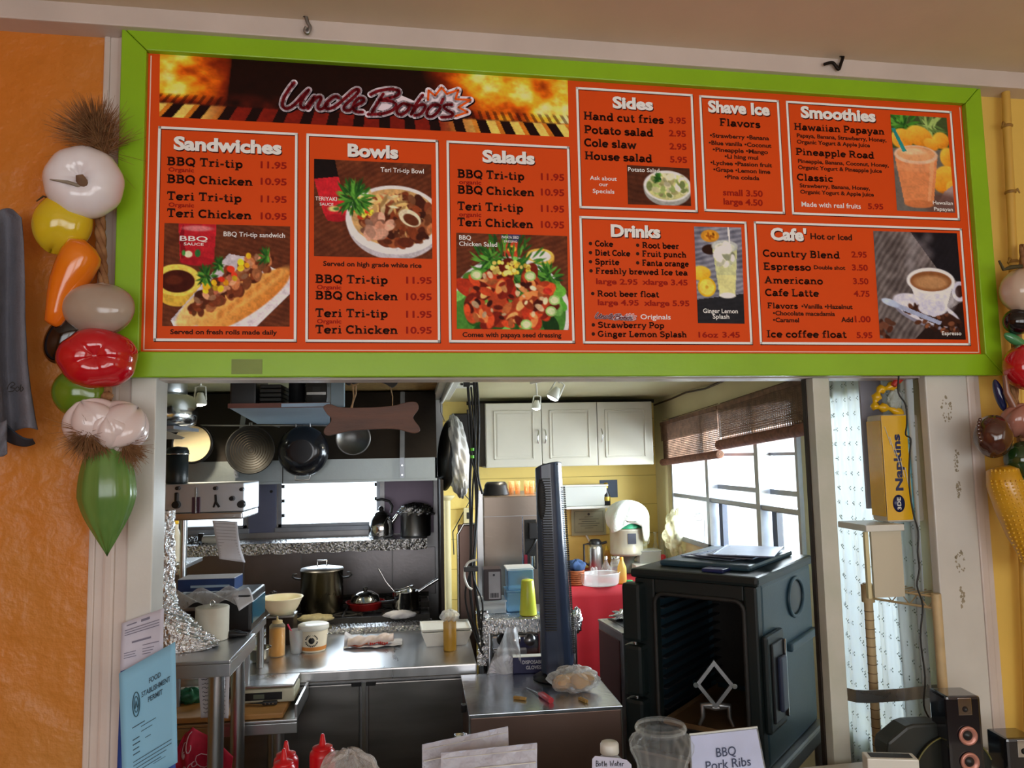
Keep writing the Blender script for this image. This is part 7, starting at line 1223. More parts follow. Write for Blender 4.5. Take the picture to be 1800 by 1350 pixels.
t = thing('eyelet_curtain', (cxX, (cy0+cy1)/2, .18), 'white eyelet cotton curtain over the side window right of the jamb', 'curtain'); MB().sheet(fcu, 200, 24).build('cloth', CURT, t); MB().cyl((cxX, cy0-.01, 2.09), (cxX, cy1+.02, 2.09), .008, n=10).build('curtain_rod', WPLAS, t)
m = MB()
for i in range(22):
    for j in range(34):
        u = (i+.5*(j % 2))/22.5; v = (j+.5)/34; y = cy0+(cy1-cy0)*u; p = Vector(fcu(u, v))
        for k in range(3): a = k*2.1; m.box(p.x-.004, p.x-.0025, p.y+.005*math.cos(a)-.0016, p.y+.005*math.cos(a)+.0016, p.z+.006*math.sin(a)-.0022, p.z+.006*math.sin(a)+.0022)
tag(m.build('eyelet_motifs', pm('eyelet_shade', (120, 136, 132), .8), t), kind='stuff')
ysh_ = .135; s0, s1 = at(1522, 920, ysh_), at(1648, 920, ysh_); zs_ = at(1580, 921, ysh_).z
t = thing('white_side_shelf', ((s0.x+s1.x)/2, .25, zs_-.02), 'white shelf with a cream board below behind the right post', 'shelf'); MB().box(s0.x, XW-.1, ysh_, ysh_+.17, zs_-.022, zs_-.001, .003).build('shelf_board', WPLAS, t); a, b = at(1531, 936, ysh_+.02), at(1648, 1046, ysh_+.02); MB().box(a.x, XW-.1, ysh_+.02, ysh_+.03, b.z, zs_-.023).build('back_board', pm('cream_board', (204, 196, 174), .5, 0, .03, 3), t)
MB().box(s0.x, s0.x+.012, ysh_+.01, ysh_+.022, b.z, zs_-.023).build('edge_strip', CREAM, t)
a, b = at(1592, 672, ysh_+.2), at(1640, 765, ysh_+.2); tag(MB().box(a.x, min(b.x, XW-.1), ysh_+.2, ysh_+.21, b.z-.25, 2.1).build('lavender_board', pm('lavender_board', (172, 170, 184), .5)), 'pale lavender board standing behind the napkin pack', 'board')
# napkin pack
yn = ysh_+.04; NP = [at(x, y, yn) for x, y in ((1556, 915), (1612, 915), (1622, 800), (1606, 735), (1580, 722), (1557, 730), (1552, 800), (1556, 860))]; zn0 = zs_
t = thing('napkin_pack', (NP[0].x+.05, yn+.04, zs_), 'yellow and blue plastic pack of napkins standing on the side shelf', 'napkins')
xa_, xb_ = at(1557, 850, yn).x, at(1620, 850, yn).x; zt_n = at(1590, 728, yn).z
def fpk(x0, x1, d0, name, mat, z0, z1, par=t):
    m = MB(); m.box(x0, x1, yn+d0, yn+.09, z0, z1, .012); return m.build(name, mat, par)
fpk(xa_, xb_+.012, .004, 'napkins', pm('napkin_paper', (214, 206, 190), .8), zs_+.001, zt_n)
YLW = pm('yellow_film', (226, 176, 16), .25, 0, .06, 8, coat=.4); BLF = pm('aqua_film', (96, 160, 176), .25, 0, .1, 8, coat=.4); NVY = pm('navy_film', (22, 34, 84), .3)
xm = at(1601, 850, yn).x; MB().box(xa_-.001, xm, yn, yn+.003, zs_+.008, zt_n-.004, .001).build('yellow_face', YLW, t); MB().box(xm+.0005, at(1613, 850, yn).x, yn, yn+.003, zs_+.008, zt_n-.01, .001).build('aqua_face', BLF, t); MB().box(xa_-.0025, xa_-.0008, yn+.006, yn+.085, zs_+.02, zt_n-.02).build('yellow_side', YLW, t); MB().box(xb_+.0125, xb_+.0145, yn+.01, yn+.08, zs_+.06, zt_n-.03).build('yellow_side', YLW, t)
q = at(1577, 810, yn); text_obj('Napkins', .185, Matrix.Translation((q.x+.014, yn-.0006, q.z-.005)) @ Matrix.Rotation(-PI/2, 4, 'Y') @ Matrix.Rotation(PI/2, 4, 'X'), NVY, t, off=.04, height=.026)
q = at(1580, 885, yn); M = Matrix.Translation((q.x, yn-.0004, q.z)); m = MB(); m.lathe((0, 0, 0), [(0, 0), (.021, 0), (.021, .0006), (0, .0008)], 24, M @ Matrix.Rotation(PI/2, 4, 'X') @ Matrix.Scale(1.35, 4, (0, 1, 0))); m.build('oval_badge', NVY, t)
text_obj('3DE', .04, Matrix.Translation((q.x+.006, yn-.0022, q.z)) @ Matrix.Rotation(-PI/2, 4, 'Y') @ Matrix.Rotation(PI/2, 4, 'X'), WPLAS, t, off=.03, height=.013)
P_ = [at(x, y, yn+.03) for x, y in ((1585, 728), (1562, 718), (1546, 716), (1537, 712), (1541, 698), (1546, 686), (1560, 682), (1576, 674), (1584, 664))]
MB().tube(crom([tuple(p) for p in P_], 3), [.012+.006*math.sin(i*1.7) for i in range(25)], 8).build('twisted_top', YLW, t); MB().blob(at(1573, 703, yn+.03), (.024, .014, .034), lambda t_, p: 1+.15*math.sin(p*5+t_*4), 24, 14).build('clear_film', clear('pack_film', (.9, .94, .9), .35, .1, (.85, .9, .86), 40), t)
MB().tube([at(1570, 678, yn+.01), at(1582, 664, yn+.01)], [.009, .014], 8).build('red_tip', pm('red_print_tip', (196, 60, 50), .4), t)
for i in range(5): a, b = at(1555+i*9, 750+18*i, yn-.001), at(1566+i*8, 782+19*i, yn-.001); MB().tube([(a.x, yn-.001, a.z), (b.x, yn-.001, b.z)], .0012, 4).build('film_crease', WPLAS, t)
a, b = at(1623, 856, yn+.02), at(1642, 916, yn+.02); t = thing('navy_box', ((a.x+b.x)/2, yn+.06, zs_), 'narrow dark navy box right of the napkin pack', 'box'); MB().box(a.x+.012, b.x+.02, yn+.02, yn+.09, zs_, a.z, .002).build('body', pm('navy_gloss', (32, 32, 56), .25, 0, .2, 6, coat=.4), t); MB().box(a.x+.01, b.x+.02, yn+.018, yn+.092, a.z-.014, a.z, .002).build('lid', BLACK, t)
q = a; c = Vector((b.x+.004, yn+.055, q.z+.001)); m = MB(); m.lathe(c, [(0, 0), (.02, 0), (.024, .02), (.022, .045), (.02, .045), (0, .008)], 22); tag(m.build('cream_cup', pm('cream_ceramic', (220, 200, 180), .3)), 'small cream cup standing on the navy box', 'cup')
# wire rack
zr_ = 1.287; ra_, rb_ = Vector((at(1524, 1050, .3).x, .3, 0)), Vector((at(1660, 1065, .06).x, .06, 0)); dr_ = (rb_-ra_).normalized(); nr = Vector((dr_.y*-1, dr_.x, 0)); TAN = pm('tan_coated_wire', (196, 172, 130), .4, 0, .1, 20)
t = thing('wire_rack', (ra_.x, ra_.y, 0), 'tan coated wire shelf rack with ringed pole behind the right post', 'rack'); LR = .24
A1 = ra_; B1 = ra_+dr_*LR; back = Vector((-nr.x, -nr.y, 0)) if nr.y < 0 else nr; dep = .13
for z in (zr_, zr_-.036): MB().tube([A1+Vector((0, 0, z)), B1+Vector((0, 0, z))], .004, 8).build('edge_wire', TAN, t)
for z in (zr_, zr_-.036): MB().tube([A1+back*dep+Vector((0, 0, z)), B1+back*dep*.6+Vector((0, 0, z))], .004, 8).build('edge_wire', TAN, t)
zg_ = []
for k in range(9): zg_.append(A1+dr_*(LR*k/8)+Vector((0, 0, zr_-.036*(k % 2))))
MB().tube(zg_, .0025, 6).build('zigzag_wire', TAN, t)
for k in range(10): p = A1+dr_*(LR*(k+.5)/10)+Vector((0, 0, zr_+.003)); MB().tube([p, p+back*dep*(1-.04*k)], .002, 6).build('shelf_wire', TAN, t)
pp_ = A1+dr_*.004; MB().cyl((pp_.x, pp_.y, 0), (pp_.x, pp_.y, zr_+.012), .0145, n=20).build('pole', TAN, t); MB().cyl((pp_.x, pp_.y, zr_-.05), (pp_.x, pp_.y, zr_+.008), .021, n=20).build('collar', TAN, t)
for k in range(18): z = zr_-.08-.029*k; MB().tube([(pp_.x+.0148*math.cos(a*PI/8), pp_.y+.0148*math.sin(a*PI/8), z) for a in range(16)], .0011, 5, True).build('pole_groove', pm('brown_groove', (110, 84, 54), .6), t)
p2 = B1; MB().cyl((p2.x, p2.y, 0), (p2.x, p2.y, zr_+.01), .0145, n=18).build('pole', TAN, t)
# steel strap
ST_ = [at(x, y, d) for x, y, d in ((1478, 1209, .125), (1488, 1220, .15), (1505, 1224, .17), (1530, 1225, .17), (1590, 1221, .165), (1660, 1213, .165))]; hz = 11*mpp(.17); m = MB(); vs = []
for p in ST_: vs += [(p.x, p.y, p.z-hz), (p.x, p.y, p.z+hz), (p.x, p.y+.004, p.z+hz), (p.x, p.y+.004, p.z-hz)]
m.add(vs, [(i*4+k, i*4+(k+1) % 4, (i+1)*4+(k+1) % 4, (i+1)*4+k) for i in range(5) for k in range(4)]); tag(m.build('steel_strap', STEEL), 'bent steel strap running from the jamb behind the rack pole', 'strap')
# stains and screws on posts
ST = pm('post_grime', (150, 140, 118), .7, 0, .2, 40)
for i, (px, py, w_, h_) in enumerate(((1664, 720, 12, 26), (1682, 810, 7, 22), (1685, 860, 5, 16), (1687, 986, 13, 22), (1691, 1050, 5, 20))):
    q = fl(px, py, .0355); k_ = 2.2/F; m = MB(); m.sheet(lambda u, v: (q.x+(u-.5)*2*w_*k_*(1+.2*math.sin(v*9+i)), .0356, q.z+(v-.5)*2*h_*k_), 8, 8)
    vv = []
    o = MB(); r_ = random.Random(i)
    for j in range(26):
        a = r_.uniform(0, 2*PI); rr = math.sqrt(r_.random()); x = q.x+w_*k_*rr*math.cos(a); z = q.z+h_*k_*rr*math.sin(a); s3 = r_.uniform(.0015, .005); o.add([(x+s3*math.cos(b*PI/3)*r_.uniform(.6, 1.2), .0357-.00004*(j % 4), z+s3*math.sin(b*PI/3)*r_.uniform(.6, 1.6)) for b in range(6)], [(5, 4, 3, 2, 1, 0)])
    ob = o.build('grime_patch', ST, None, local=True); ob['kind'] = 'stuff'; ob.matrix_world = BM; tag(ob, ['large grey stain high on the right post', 'thin smear in the middle of the right post', 'small smear lower on the right post', 'square tape mark on the right post', 'drip mark under the tape mark'][i], 'stain')

# ============================================================= BAMBOO POLE, CEILING HOOKS
BAM = pm('bamboo', (206, 164, 76), .4, 0, .12, 7, sx=(3, 3, .6)); BAMD = pm('bamboo_node', (150, 112, 50), .5, 0, .2, 20)
t = thing('bamboo_pole', fw(1780, 700, .01), 'yellow bamboo pole standing against the wall right of the menu board', 'pole'); P = [fw(x, y, .012) for x, y in ((1766, 106), (1770, 222), (1776, 338), (1781, 460), (1788, 700), (1800, 1180))]; P[-1].z = .832
r0 = .0135
for i in range(5): MB().tube([P[i], P[i].lerp(P[i+1], .5), P[i+1]], [r0*1.03, r0*.95, r0*1.05], 16).build('segment', BAM, t)
for i, p in enumerate(P[1:4]): MB().lathe(p, [(r0*1.0, -.006), (r0*1.3, -.003), (r0*1.3, .002), (r0*1.0, .006)], 18).build('node_ring', BAMD, t); MB().tube([p+Vector((.008*(1 if i % 2 else -1), -.004, 0)), p+Vector((.02*(1 if i % 2 else -1), -.008, .008)), p+Vector((.026*(1 if i % 2 else -1), -.01, -.006))], [.006, .005, .002], 8).build('leaf_stub', BAMD, t)
for i, (hk, lb) in enumerate((([(536, 8), (537, 22), (540, 38), (545, 48), (541, 58), (536, 54), (538, 48)], 'straight grey ceiling hook over the left of the menu board'), ([(1477, 82), (1482, 98), (1478, 112), (1474, 122), (1466, 112), (1460, 110), (1449, 113)], 'twisted black ceiling hook over the right of the menu board'))):
    P = [fw(x, y, -.035) for x, y in hk]; top = Vector((P[0].x, P[0].y, BP.z+ZT_)) if False else P[0]; t = thing('ceiling_hook', P[-1], lb, 'hook', 'hooks holding the menu board'); MB().tube([(P[0].x, P[0].y, BP.z+fl(600, 36, -.03).z)]+crom([tuple(p) for p in P], 4), .0052, 8).build('hook', STEELD if i == 0 else pm('rusty_black', (30, 22, 18), .5, .6), t); MB().tube([fw(540 if i == 0 else 1473, 60 if i == 0 else 120, -.002), fw(541 if i == 0 else 1474, 50 if i == 0 else 112, -.033)], .004, 6).build('wire_tie', STEELD, t)

# ============================================================= LEFT GARLAND
def gp(px, py, y=-.03): return fw(px, py, y-.03)
GM = 2.2/F
RAF = pm('raffia', (120, 78, 46), .85, 0, .35, 40, .4, 60, col2=(160, 118, 78))
G1 = thing('vegetable_garland', gp(165, 940), 'string of glazed toy vegetables on a raffia braid left of the menu board', 'garland'); G1.location = gp(165, 940)
def tuft(c, up, n, ln, spread, seed, name='raffia_tuft', par=G1, r=.0007, mat=RAF):
    rr = random.Random(seed); m = MB(); up = Vector(up).normalized()
    for _ in range(n):
        d = Vector((rr.gauss(0, 1), rr.gauss(0, .6), rr.gauss(0, 1)))*spread+up; d.normalize(); l = ln*rr.uniform(.6, 1.05); b = Vector((rr.gauss(0, .004), rr.gauss(0, .003), rr.gauss(0, .004)))
        cu = Vector((rr.gauss(0, .006), 0, rr.gauss(0, .006))); m.tube([c+b, c+b+d*l*.5+cu, c+b+d*l+cu*2], [r, r, r*.4], 3, caps=False)
    return tag(m.build(name, mat, par), kind='stuff')
br = [gp(x, y, -.012) for x, y in ((176, 262), (180, 320), (176, 380), (178, 440), (182, 500), (188, 600), (188, 680), (180, 760))]
for k in range(3):
    P = crom([tuple(p) for p in br], 6); MB().tube([Vector(p)+Vector((.007*math.cos(i*.8+k*2.1), .006*math.sin(i*.8+k*2.1), 0)) for i, p in enumerate(P)], .0075, 7).build('raffia_braid', RAF, G1)
tuft(gp(184, 268, -.02), (-.35, 0, 1), 420, .105, .5, 1); tuft(gp(178, 250, -.03), (-.7, -.2, .7), 420, .125, .5, 2); tuft(gp(170, 235, -.03), (-.1, -.2, 1), 300, .09, .6, 12)
def veg(name, c, R, fn, col, rot=None, rough=.18, col2=None, sub=None, bump=0, coat=.6, scale=3, n=40, m=26, par=G1, sx=(1, 1, 1)):
    R = [r*GM for r in R]; mb = MB(); mb.blob(c, R, fn, n, m, rot); return mb.build(name, pm(name+'_glaze', col, rough, 0, .08, scale, bump, 30, coat=coat, col2=col2, sx=sx), par, weld=True)
Rx, Ry, Rz = (lambda a: Matrix.Rotation(a, 4, 'X')), (lambda a: Matrix.Rotation(a, 4, 'Y')), (lambda a: Matrix.Rotation(a, 4, 'Z'))
# onion: flattened ball with dimple facing the viewer
on = veg('onion', gp(148, 321, -.055), (58, 58, 44), lambda t, p: 1-.42*math.exp(-(t/.35)**2)+.012*math.sin(p*9), (222, 210, 210), Rx(PI/2) @ Ry(.15), .22, (234, 230, 236), scale=6)
c = gp(143, 322, -.122); MB().tube([c+Vector((0, .03, 0)), c+Vector((-.002, 0, .01)), c+Vector((-.004, -.004, .02))], [.012, .012, .008], 10).build('dried_top', pm('dry_husk', (120, 92, 70), .8, 0, .2, 40), on); MB().tube([c+Vector((0, .02, -.004)), c+Vector((-.03, -.006, 0)), c+Vector((-.074, 0, .008))], [.005, .0045, .0015], 8).build('dried_stem', pm('dry_stem', (140, 128, 112), .7, 0, .2, 40), on)
lobes = lambda k, a: (lambda t, p: 1+a*abs(math.sin(p*k/2)))
yl = veg('yellow_pepper', gp(112, 388, -.035), (44, 38, 50), lambda t, p: (.88+.12*abs(math.cos(p*1.5)))*(1-.12*math.cos(t)), (222, 176, 16), Ry(.35), .15, (206, 186, 40)); MB().tube([gp(86, 348, -.03), gp(76, 345, -.03), gp(64, 354, -.03)], [.003, .0025, .0015], 6).build('stem', pm('dark_stem', (70, 54, 30), .7), yl)
P = [gp(x, y, -.055) for x, y in ((150, 438), (142, 452), (130, 475), (118, 500), (108, 525), (101, 550), (95, 568))]
MB().tube([P[0]+Vector((.012, 0, .012))]+P+[P[-1]+Vector((-.003, 0, -.006))], [r*GM for r in (12, 27, 30, 29, 26, 21, 17, 14, 8)], 28).build('orange_carrot', pm('orange_glaze', (226, 104, 16), .18, 0, .08, 5, coat=.6, col2=(232, 128, 20)), G1, weld=True)
tu = veg('white_turnip', gp(176, 543, -.05), (52, 40, 40), lambda t, p: 1-.1*math.exp(-((p-.0)/.5)**2)+.05*math.cos(2*p)+.03*math.sin(3*p+t*2), (186, 178, 168), Ry(.1), .2, (160, 138, 120), scale=4)
MB().tube([gp(153+8*math.cos(a*PI/8), 541-8*math.sin(a*PI/8), -.086) for a in range(16)], .0012, 6, True).build('scar_ring', pm('scar_brown', (130, 108, 90), .6), tu); MB().tube([gp(153, 537, -.09), gp(153, 545, -.09)], .0012, 6).build('scar_mark', pm('scar_brown', (130, 108, 90), .6), tu)
for px, py in ((207, 563), (216, 556)): MB().blob(gp(px, py, -.075), (.005, .003, .003)).build('dimple', pm('dimple_dark', (60, 56, 52), .7), tu)
veg('black_eggplant', gp(120, 590, -.025), (29, 26, 44), lambda t, p: 1-.1*math.cos(t), (14, 8, 12), Ry(.5), .12)
rp = veg('red_tomato', gp(172, 630, -.055), (58, 49, 42), lambda t, p: (1-.05*(abs(math.cos(p*2.5+.4))**6))*(1-.3*math.exp(-(t/.3)**2)), (190, 14, 30), Rx(PI/2) @ Ry(.25), .14, (176, 10, 26), coat=1, n=70, m=30)
veg('green_pepper', gp(140, 690, -.03), (42, 30, 38), lambda t, p: .92+.1*abs(math.cos(p*1.5)), (66, 110, 24), Ry(.4), .15, (110, 130, 30))
def clove(t, p): return (1+.13*abs(math.sin(p*3))-.13)*(1-.15*math.cos(t))
ga = veg('garlic_bulb', gp(160, 737, -.06), (44, 36, 38), clove, (220, 200, 196), Rx(.5) @ Ry(-.3), .22, (216, 204, 206), n=60, scale=6); gb = veg('garlic_bulb', gp(216, 744, -.05), (44, 36, 40), clove, (214, 196, 204), Rx(-.4) @ Ry(.6), .22, (206, 194, 200), n=60, scale=6)
veg('garlic_bulb', gp(196, 752, -.075), (34, 30, 30), clove, (210, 196, 196), Rx(.8), .22, (216, 208, 210), n=60, scale=6)
MB().blob(gp(188, 697, -.05), (.014, .012, .012), lambda t, p: 1+.2*math.sin(p*5+t*5), 16, 10).build('raffia_knot', RAF, G1); MB().tube([gp(189, 680, -.04), gp(188, 712, -.05)], .009, 8).build('raffia_knot', RAF, G1)
tuft(gp(155, 760, -.09), (-.25, -.3, -1), 520, .06, .55, 3); tuft(gp(218, 782, -.07), (.55, -.1, -.5), 300, .06, .45, 4); tuft(gp(176, 775, -.08), (0, -.1, -1), 180, .045, .5, 5)
veg('green_cucumber', gp(188, 872, -.045), (42, 34, 91), lambda t, p: (1+.018*math.sin(p*11))*(1-.42*max(0, -math.cos(t))*max(0,math.sin(t))**.7), (52, 96, 34), Ry(-.03), .24, (104, 140, 70), coat=.4, n=66, scale=2, sx=(6, 6, .7))
# ---- right garland (partly out of the frame)
G2 = thing('vegetable_garland', gp(1790, 960), 'string of glazed toy vegetables ending in a corn cob right of the menu board', 'garland')
P2 = dict(par=G2)
br = [gp(x, y, -.012) for x, y in ((1800, 430), (1796, 520), (1788, 600), (1782, 690), (1796, 780), (1800, 900))]
for k in range(3): MB().tube([Vector(p)+Vector((.007*math.cos(i*.8+k*2.1), .006*math.sin(i*.8+k*2.1), 0)) for i, p in enumerate(crom([tuple(p) for p in br], 6))], .0075, 7).build('raffia_braid', RAF, G2)
veg('pale_onion', gp(1801, 511, -.05), (45, 40, 44), lambda t, p: 1+.012*math.sin(p*9), (190, 164, 140), None, .2, (206, 186, 168), **P2); MB().tube([gp(x, y, -.06) for x, y in ((1756, 458), (1764, 474), (1776, 470), (1796, 468))], [.003, .005, .007, .006], 8).build('onion_leaves', pm('dark_leaf', (70, 62, 34), .7), G2)
veg('black_eggplant', gp(1790, 565, -.04), (28, 24, 26), None, (16, 18, 30), None, .1, **P2); veg('green_leaf_pod', gp(1785, 598, -.03), (26, 8, 10), None, (70, 140, 90), Ry(.5), .2, **P2)
veg('red_tomato', gp(1803, 645, -.06), (42, 36, 44), lambda t, p: 1-.04*abs(math.cos(p*2)), (196, 14, 24), None, .12, coat=1, **P2); veg('blue_berry_pod', gp(1757, 695, -.02), (9, 9, 32), None, (26, 36, 80), Ry(-.25), .08, **P2)
veg('rosy_garlic', gp(1798, 735, -.05), (40, 32, 34), clove, (150, 96, 84), Rx(.4), .2, (176, 120, 104), n=60, **P2); MB().tube([gp(x, y, -.05) for x, y in ((1766, 660), (1770, 690), (1782, 715))], [.006, .01, .012], 10).build('garlic_neck', pm('garlic_neck_brown', (130, 84, 64), .4, coat=.5), G2)
mu = veg('brown_mushroom', gp(1746, 767, -.055), (33, 32, 40), lambda t, p: 1+.02*math.sin(p*7+t*5), (62, 30, 24), Ry(.1), .14, (78, 40, 30), coat=1, **P2)
for k in range(7): a = PI*.75+k*.3; MB().blob(gp(1730+10*math.cos(a), 760-26*math.sin(a*.9), -.085), (.006, .004, .006)).build('wrinkle', pm('brown_mushroom_glaze', (62, 30, 24), .14), mu)
veg('green_lime', gp(1803, 808, -.05), (40, 32, 36), None, (30, 60, 26), None, .12, coat=1, **P2)
cb = thing_ = MB(); Pc = [gp(x, y, -.055) for x, y in ((1762, 826), (1766, 850), (1780, 890), (1796, 935), (1810, 975), (1818, 1000))]
cb.tube([Pc[0]+Vector((-.002, 0, .01))]+Pc, [r*GM for r in (14, 27, 31, 31, 27, 19, 10)], 24); co = cb.build('corn_cob', pm('corn_yellow', (206, 152, 30), .3, 0, .1, 20, coat=.5), G2, weld=True)
m = MB(); cr_ = crom([tuple(p) for p in Pc], 6)
for i, p in enumerate(cr_):
    p = Vector(p); rad = GM*(31 if 4 < i < 22 else 26 if i < 27 else 20)
    if i % 1 == 0:
        for k in range(11): a = -PI*.05-k*PI*.09; m.blob(p+Vector((math.cos(a)*rad*.98, math.sin(a)*rad*.98, 0)), (.0038, .0036, .0036), n=7, m=4)
tag(m.build('kernels', pm('corn_kernel', (214, 164, 40), .25, 0, .1, 20, coat=.5), co), kind='stuff')
veg('green_husk', gp(1798, 866, -.03), (14, 12, 60), None, (40, 110, 70), Ry(-.4), .2, **P2)

# ============================================================= T-SHIRT, PERMITS
GREY = pm('grey_cotton', (108, 108, 118), .85, 0, .1, 20, .3, 150)
t = thing('grey_shirt', fw(20, 780, -.06), 'grey t-shirt hanging in folds at the left edge with small script on its hem', 'shirt')
edge = [(24, 372), (38, 385), (42, 430), (44, 500), (44, 560), (48, 640), (54, 690), (62, 740), (66, 758)]
def fsh(u, v):
    i = min(int(v*8), 7); k = v*8-i; ex = edge[i][0]+(edge[i+1][0]-edge[i][0])*k; ey = edge[i][1]+(edge[i+1][1]-edge[i][1])*k; px = -70+(ex+70)*u; return tuple(fw(px, ey-6*math.sin(u*9), -.055-.03*math.sin(u*14+v*1.5)*(.4+.6*v)-.02*(u < .6)))
MB().sheet(fsh, 60, 40).build('body', GREY, t, solid=.003)
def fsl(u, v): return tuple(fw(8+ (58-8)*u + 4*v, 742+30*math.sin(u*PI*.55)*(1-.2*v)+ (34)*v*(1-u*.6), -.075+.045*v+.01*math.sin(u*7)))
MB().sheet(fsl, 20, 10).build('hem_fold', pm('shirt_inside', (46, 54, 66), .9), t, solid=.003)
MB().sheet(lambda u, v: tuple(fw(-40+52*u, 735+60*v-8*math.sin(u*6), -.09-.01*math.sin(v*5+u*8))), 14, 12).build('sleeve', GREY, t, solid=.003)
sc_s = [[(14, 685), (18, 676), (24, 672), (28, 676), (20, 681), (28, 683), (24, 688), (17, 688)], [(29, 684), (33, 680), (36, 684), (32, 688), (29, 685)], [(36, 686), (39, 676), (38, 688), (43, 684), (41, 680)]]
for s3 in sc_s: MB().tube([fw(x-2, y, -.125) for x, y in crom(s3, 4)], .0011, 5).build('script_stroke', BLACKM, t)
# papers on the left post
def sheetq(q, yl, name, label, mat, cat='paper', bend=.006):
    P = [fw(x, y, d) for (x, y), d in zip(q, yl)]; t = thing(name, P[3], label, cat); fn = lambda u, v: P[0].lerp(P[1], u).lerp(P[3].lerp(P[2], u), v)+Vector((0, bend*math.sin(u*PI), 0)); MB().sheet(lambda u, v: tuple(fn(u, v)), 10, 10).build('sheet', mat, t, solid=.0008); return t, fn
BLUEF = pm('blue_folder', (40, 74, 150), .45)
t, f = sheetq(((212, 1180), (300, 1150), (312, 1420), (204, 1400)), (-.006, -.02, -.02, -.006), 'blue_folder', 'dark blue folder behind the light blue permit', BLUEF, 'folder')
t, f = sheetq(((214, 1096), (288, 1069), (286, 1190), (210, 1200)), (.02, .0, .0, .02), 'inspection_sheet', 'white printed sheet showing above the blue permit', pm('lilac_paper', (200, 200, 216), .7), 'paper')
def lines(t, f, rows, mat, name='printed_lines'):
    m = MB()
    for (u0, u1, v0, hh) in rows: m.add([f(u0, v0)-Vector((0, .0022, 0)), f(u1, v0)-Vector((0, .0022, 0)), f(u1, v0+hh)-Vector((0, .0022, 0)), f(u0, v0+hh)-Vector((0, .0022, 0))], [(0, 3, 2, 1)])
    return tag(m.build(name, mat, t), kind='stuff')
GP = pm('grey_ink', (120, 120, 140), .7); lines(t, f, [(.12, .35, .06, .02), (.45, .66, .05, .04), (.08, .9, .14, .012), (.08, .9, .18, .012), (.08, .9, .22, .012), (.25, .7, .36, .03), (.08, .35, .52, .012), (.08, .33, .56, .012), (.08, .36, .60, .012), (.5, .9, .46, .012), (.5, .78, .52, .012), (.5, .75, .56, .012), (.5, .7, .6, .012)], GP)
t, f = sheetq(((209, 1184), (308, 1128), (312, 1340), (216, 1400)), (-.012, -.028, -.028, -.012), 'food_permit', 'light blue food establishment permit sheet fixed on the left post', pm('light_blue_paper', (134, 190, 222), .65, 0, .03, 6), 'paper')
def onf(u, v, txt, w_, hh, fnt=INKK):
    p = f(u, v); ux = (f(u+.1, v)-f(u, v)).normalized(); uz = (f(u, v-.1)-f(u, v)).normalized(); yy = ux.cross(uz); M = Matrix(((ux.x, uz.x, yy.x, p.x), (ux.y, uz.y, yy.y, p.y-.003), (ux.z, uz.z, yy.z, p.z), (0, 0, 0, 1))); text_obj(txt, w_, M, fnt, t, height=hh, off=.02)
PIN = pm('permit_ink', (50, 78, 96), .6); onf(.62, .22, 'FOOD', .034, .013, PIN); onf(.62, .30, 'ESTABLISHMENT', .088, .013, PIN); onf(.62, .37, 'PERMIT', .042, .013, PIN)
sl = pm('seal_ink', (44, 84, 100), .6); P = [f(.28+.06*math.cos(a*PI/10), .33+.1*math.sin(a*PI/10))-Vector((0, .003, 0)) for a in range(20)]; MB().tube(P, .0012, 5, True).build('seal_ring', sl, t); P = [f(.28+.035*math.cos(a*PI/10), .33+.065*math.sin(a*PI/10))-Vector((0, .003, 0)) for a in range(20)]; MB().tube(P, .0009, 5, True).build('seal_ring', sl, t); MB().tube([f(.26, .36)-Vector((0, .003, 0)), f(.28, .3)-Vector((0, .003, 0)), f(.3, .36)-Vector((0, .003, 0))], .0012, 5).build('seal_mark', sl, t)
lines(t, f, [(.2, .42, .50, .008), (.35, .62, .53, .006), (.35, .55, .57, .006), (.2, .32, .60, .009), (.2, .33, .64, .009), (.2, .31, .68, .009), (.2, .32, .72, .009), (.42, .52, .64, .006), (.2, .9, .78, .006), (.2, .9, .81, .006), (.2, .8, .84, .006), (.55, .78, .89, .004), (.2, .7, .87, .006)], PIN)

# ============================================================= THINGS ON THE SERVICE COUNTER
ZS = .831
def onS(px, py, Y): q = at(px, py, Y); return Vector((q.x, Y, ZS)), (Y+2.2)/F, q.z-ZS
KET = pm('ketchup_red', (196, 12, 28), .3, 0, .05, 8, coat=.2)
def ketchup(px, pytip, rpx, Y, label):
    c, s_, h = onS(px, pytip, Y); r = rpx*s_; t = thing('ketchup_bottle', c, label, 'bottle', 'red squeeze bottles'); sh_ = h-.052
    MB().lathe(c, [(0, 0), (r, 0), (r*1.02, .006), (r*1.02, sh_*.6), (r*.97, sh_*.62), (r, sh_), (r*.95, sh_+.008), (r*.75, sh_+.016)], 32).build('body', KET, t); MB().lathe(c+Vector((0, 0, sh_+.016)), [(r*.78, 0), (r*.78, .004), (r*.5, .007), (r*.34, .009), (r*.26, .013), (.0045, .034), (.003, .036), (0, .036)], 24).build('nozzle_cap', KET, t)
ketchup(567, 1290, 21, -.08, 'red squeeze bottle standing alone beside the plastic bag'); ketchup(503, 1302, 20, -.0-.06, 'red squeeze bottle at the back of the left pair'); ketchup(499, 1316, 20, -.17, 'red squeeze bottle at the front of the left pair')
c, s_, h = onS(600, 1322, -.24); t = thing('bag_of_buns', c, 'clear plastic bag of buns behind the red bottles', 'bag'); c.y = .12-.2; bgc = Vector((at(590, 1345, .12-.2).x+.02, -.165, ZS)); t.location = bgc
hz_ = at(600, 1322, -.165).z-ZS
MB().blob(bgc+Vector((.02, .0, hz_*.5)), (.088, .05, hz_*.5), lambda t_, p: 1+.08*math.sin(p*6+t_*5)+.05*math.sin(p*13), 44, 26).build('bag', clear('bun_bag', (.93, .93, .93), .2, .1, (.92, .92, .92), 50), t)
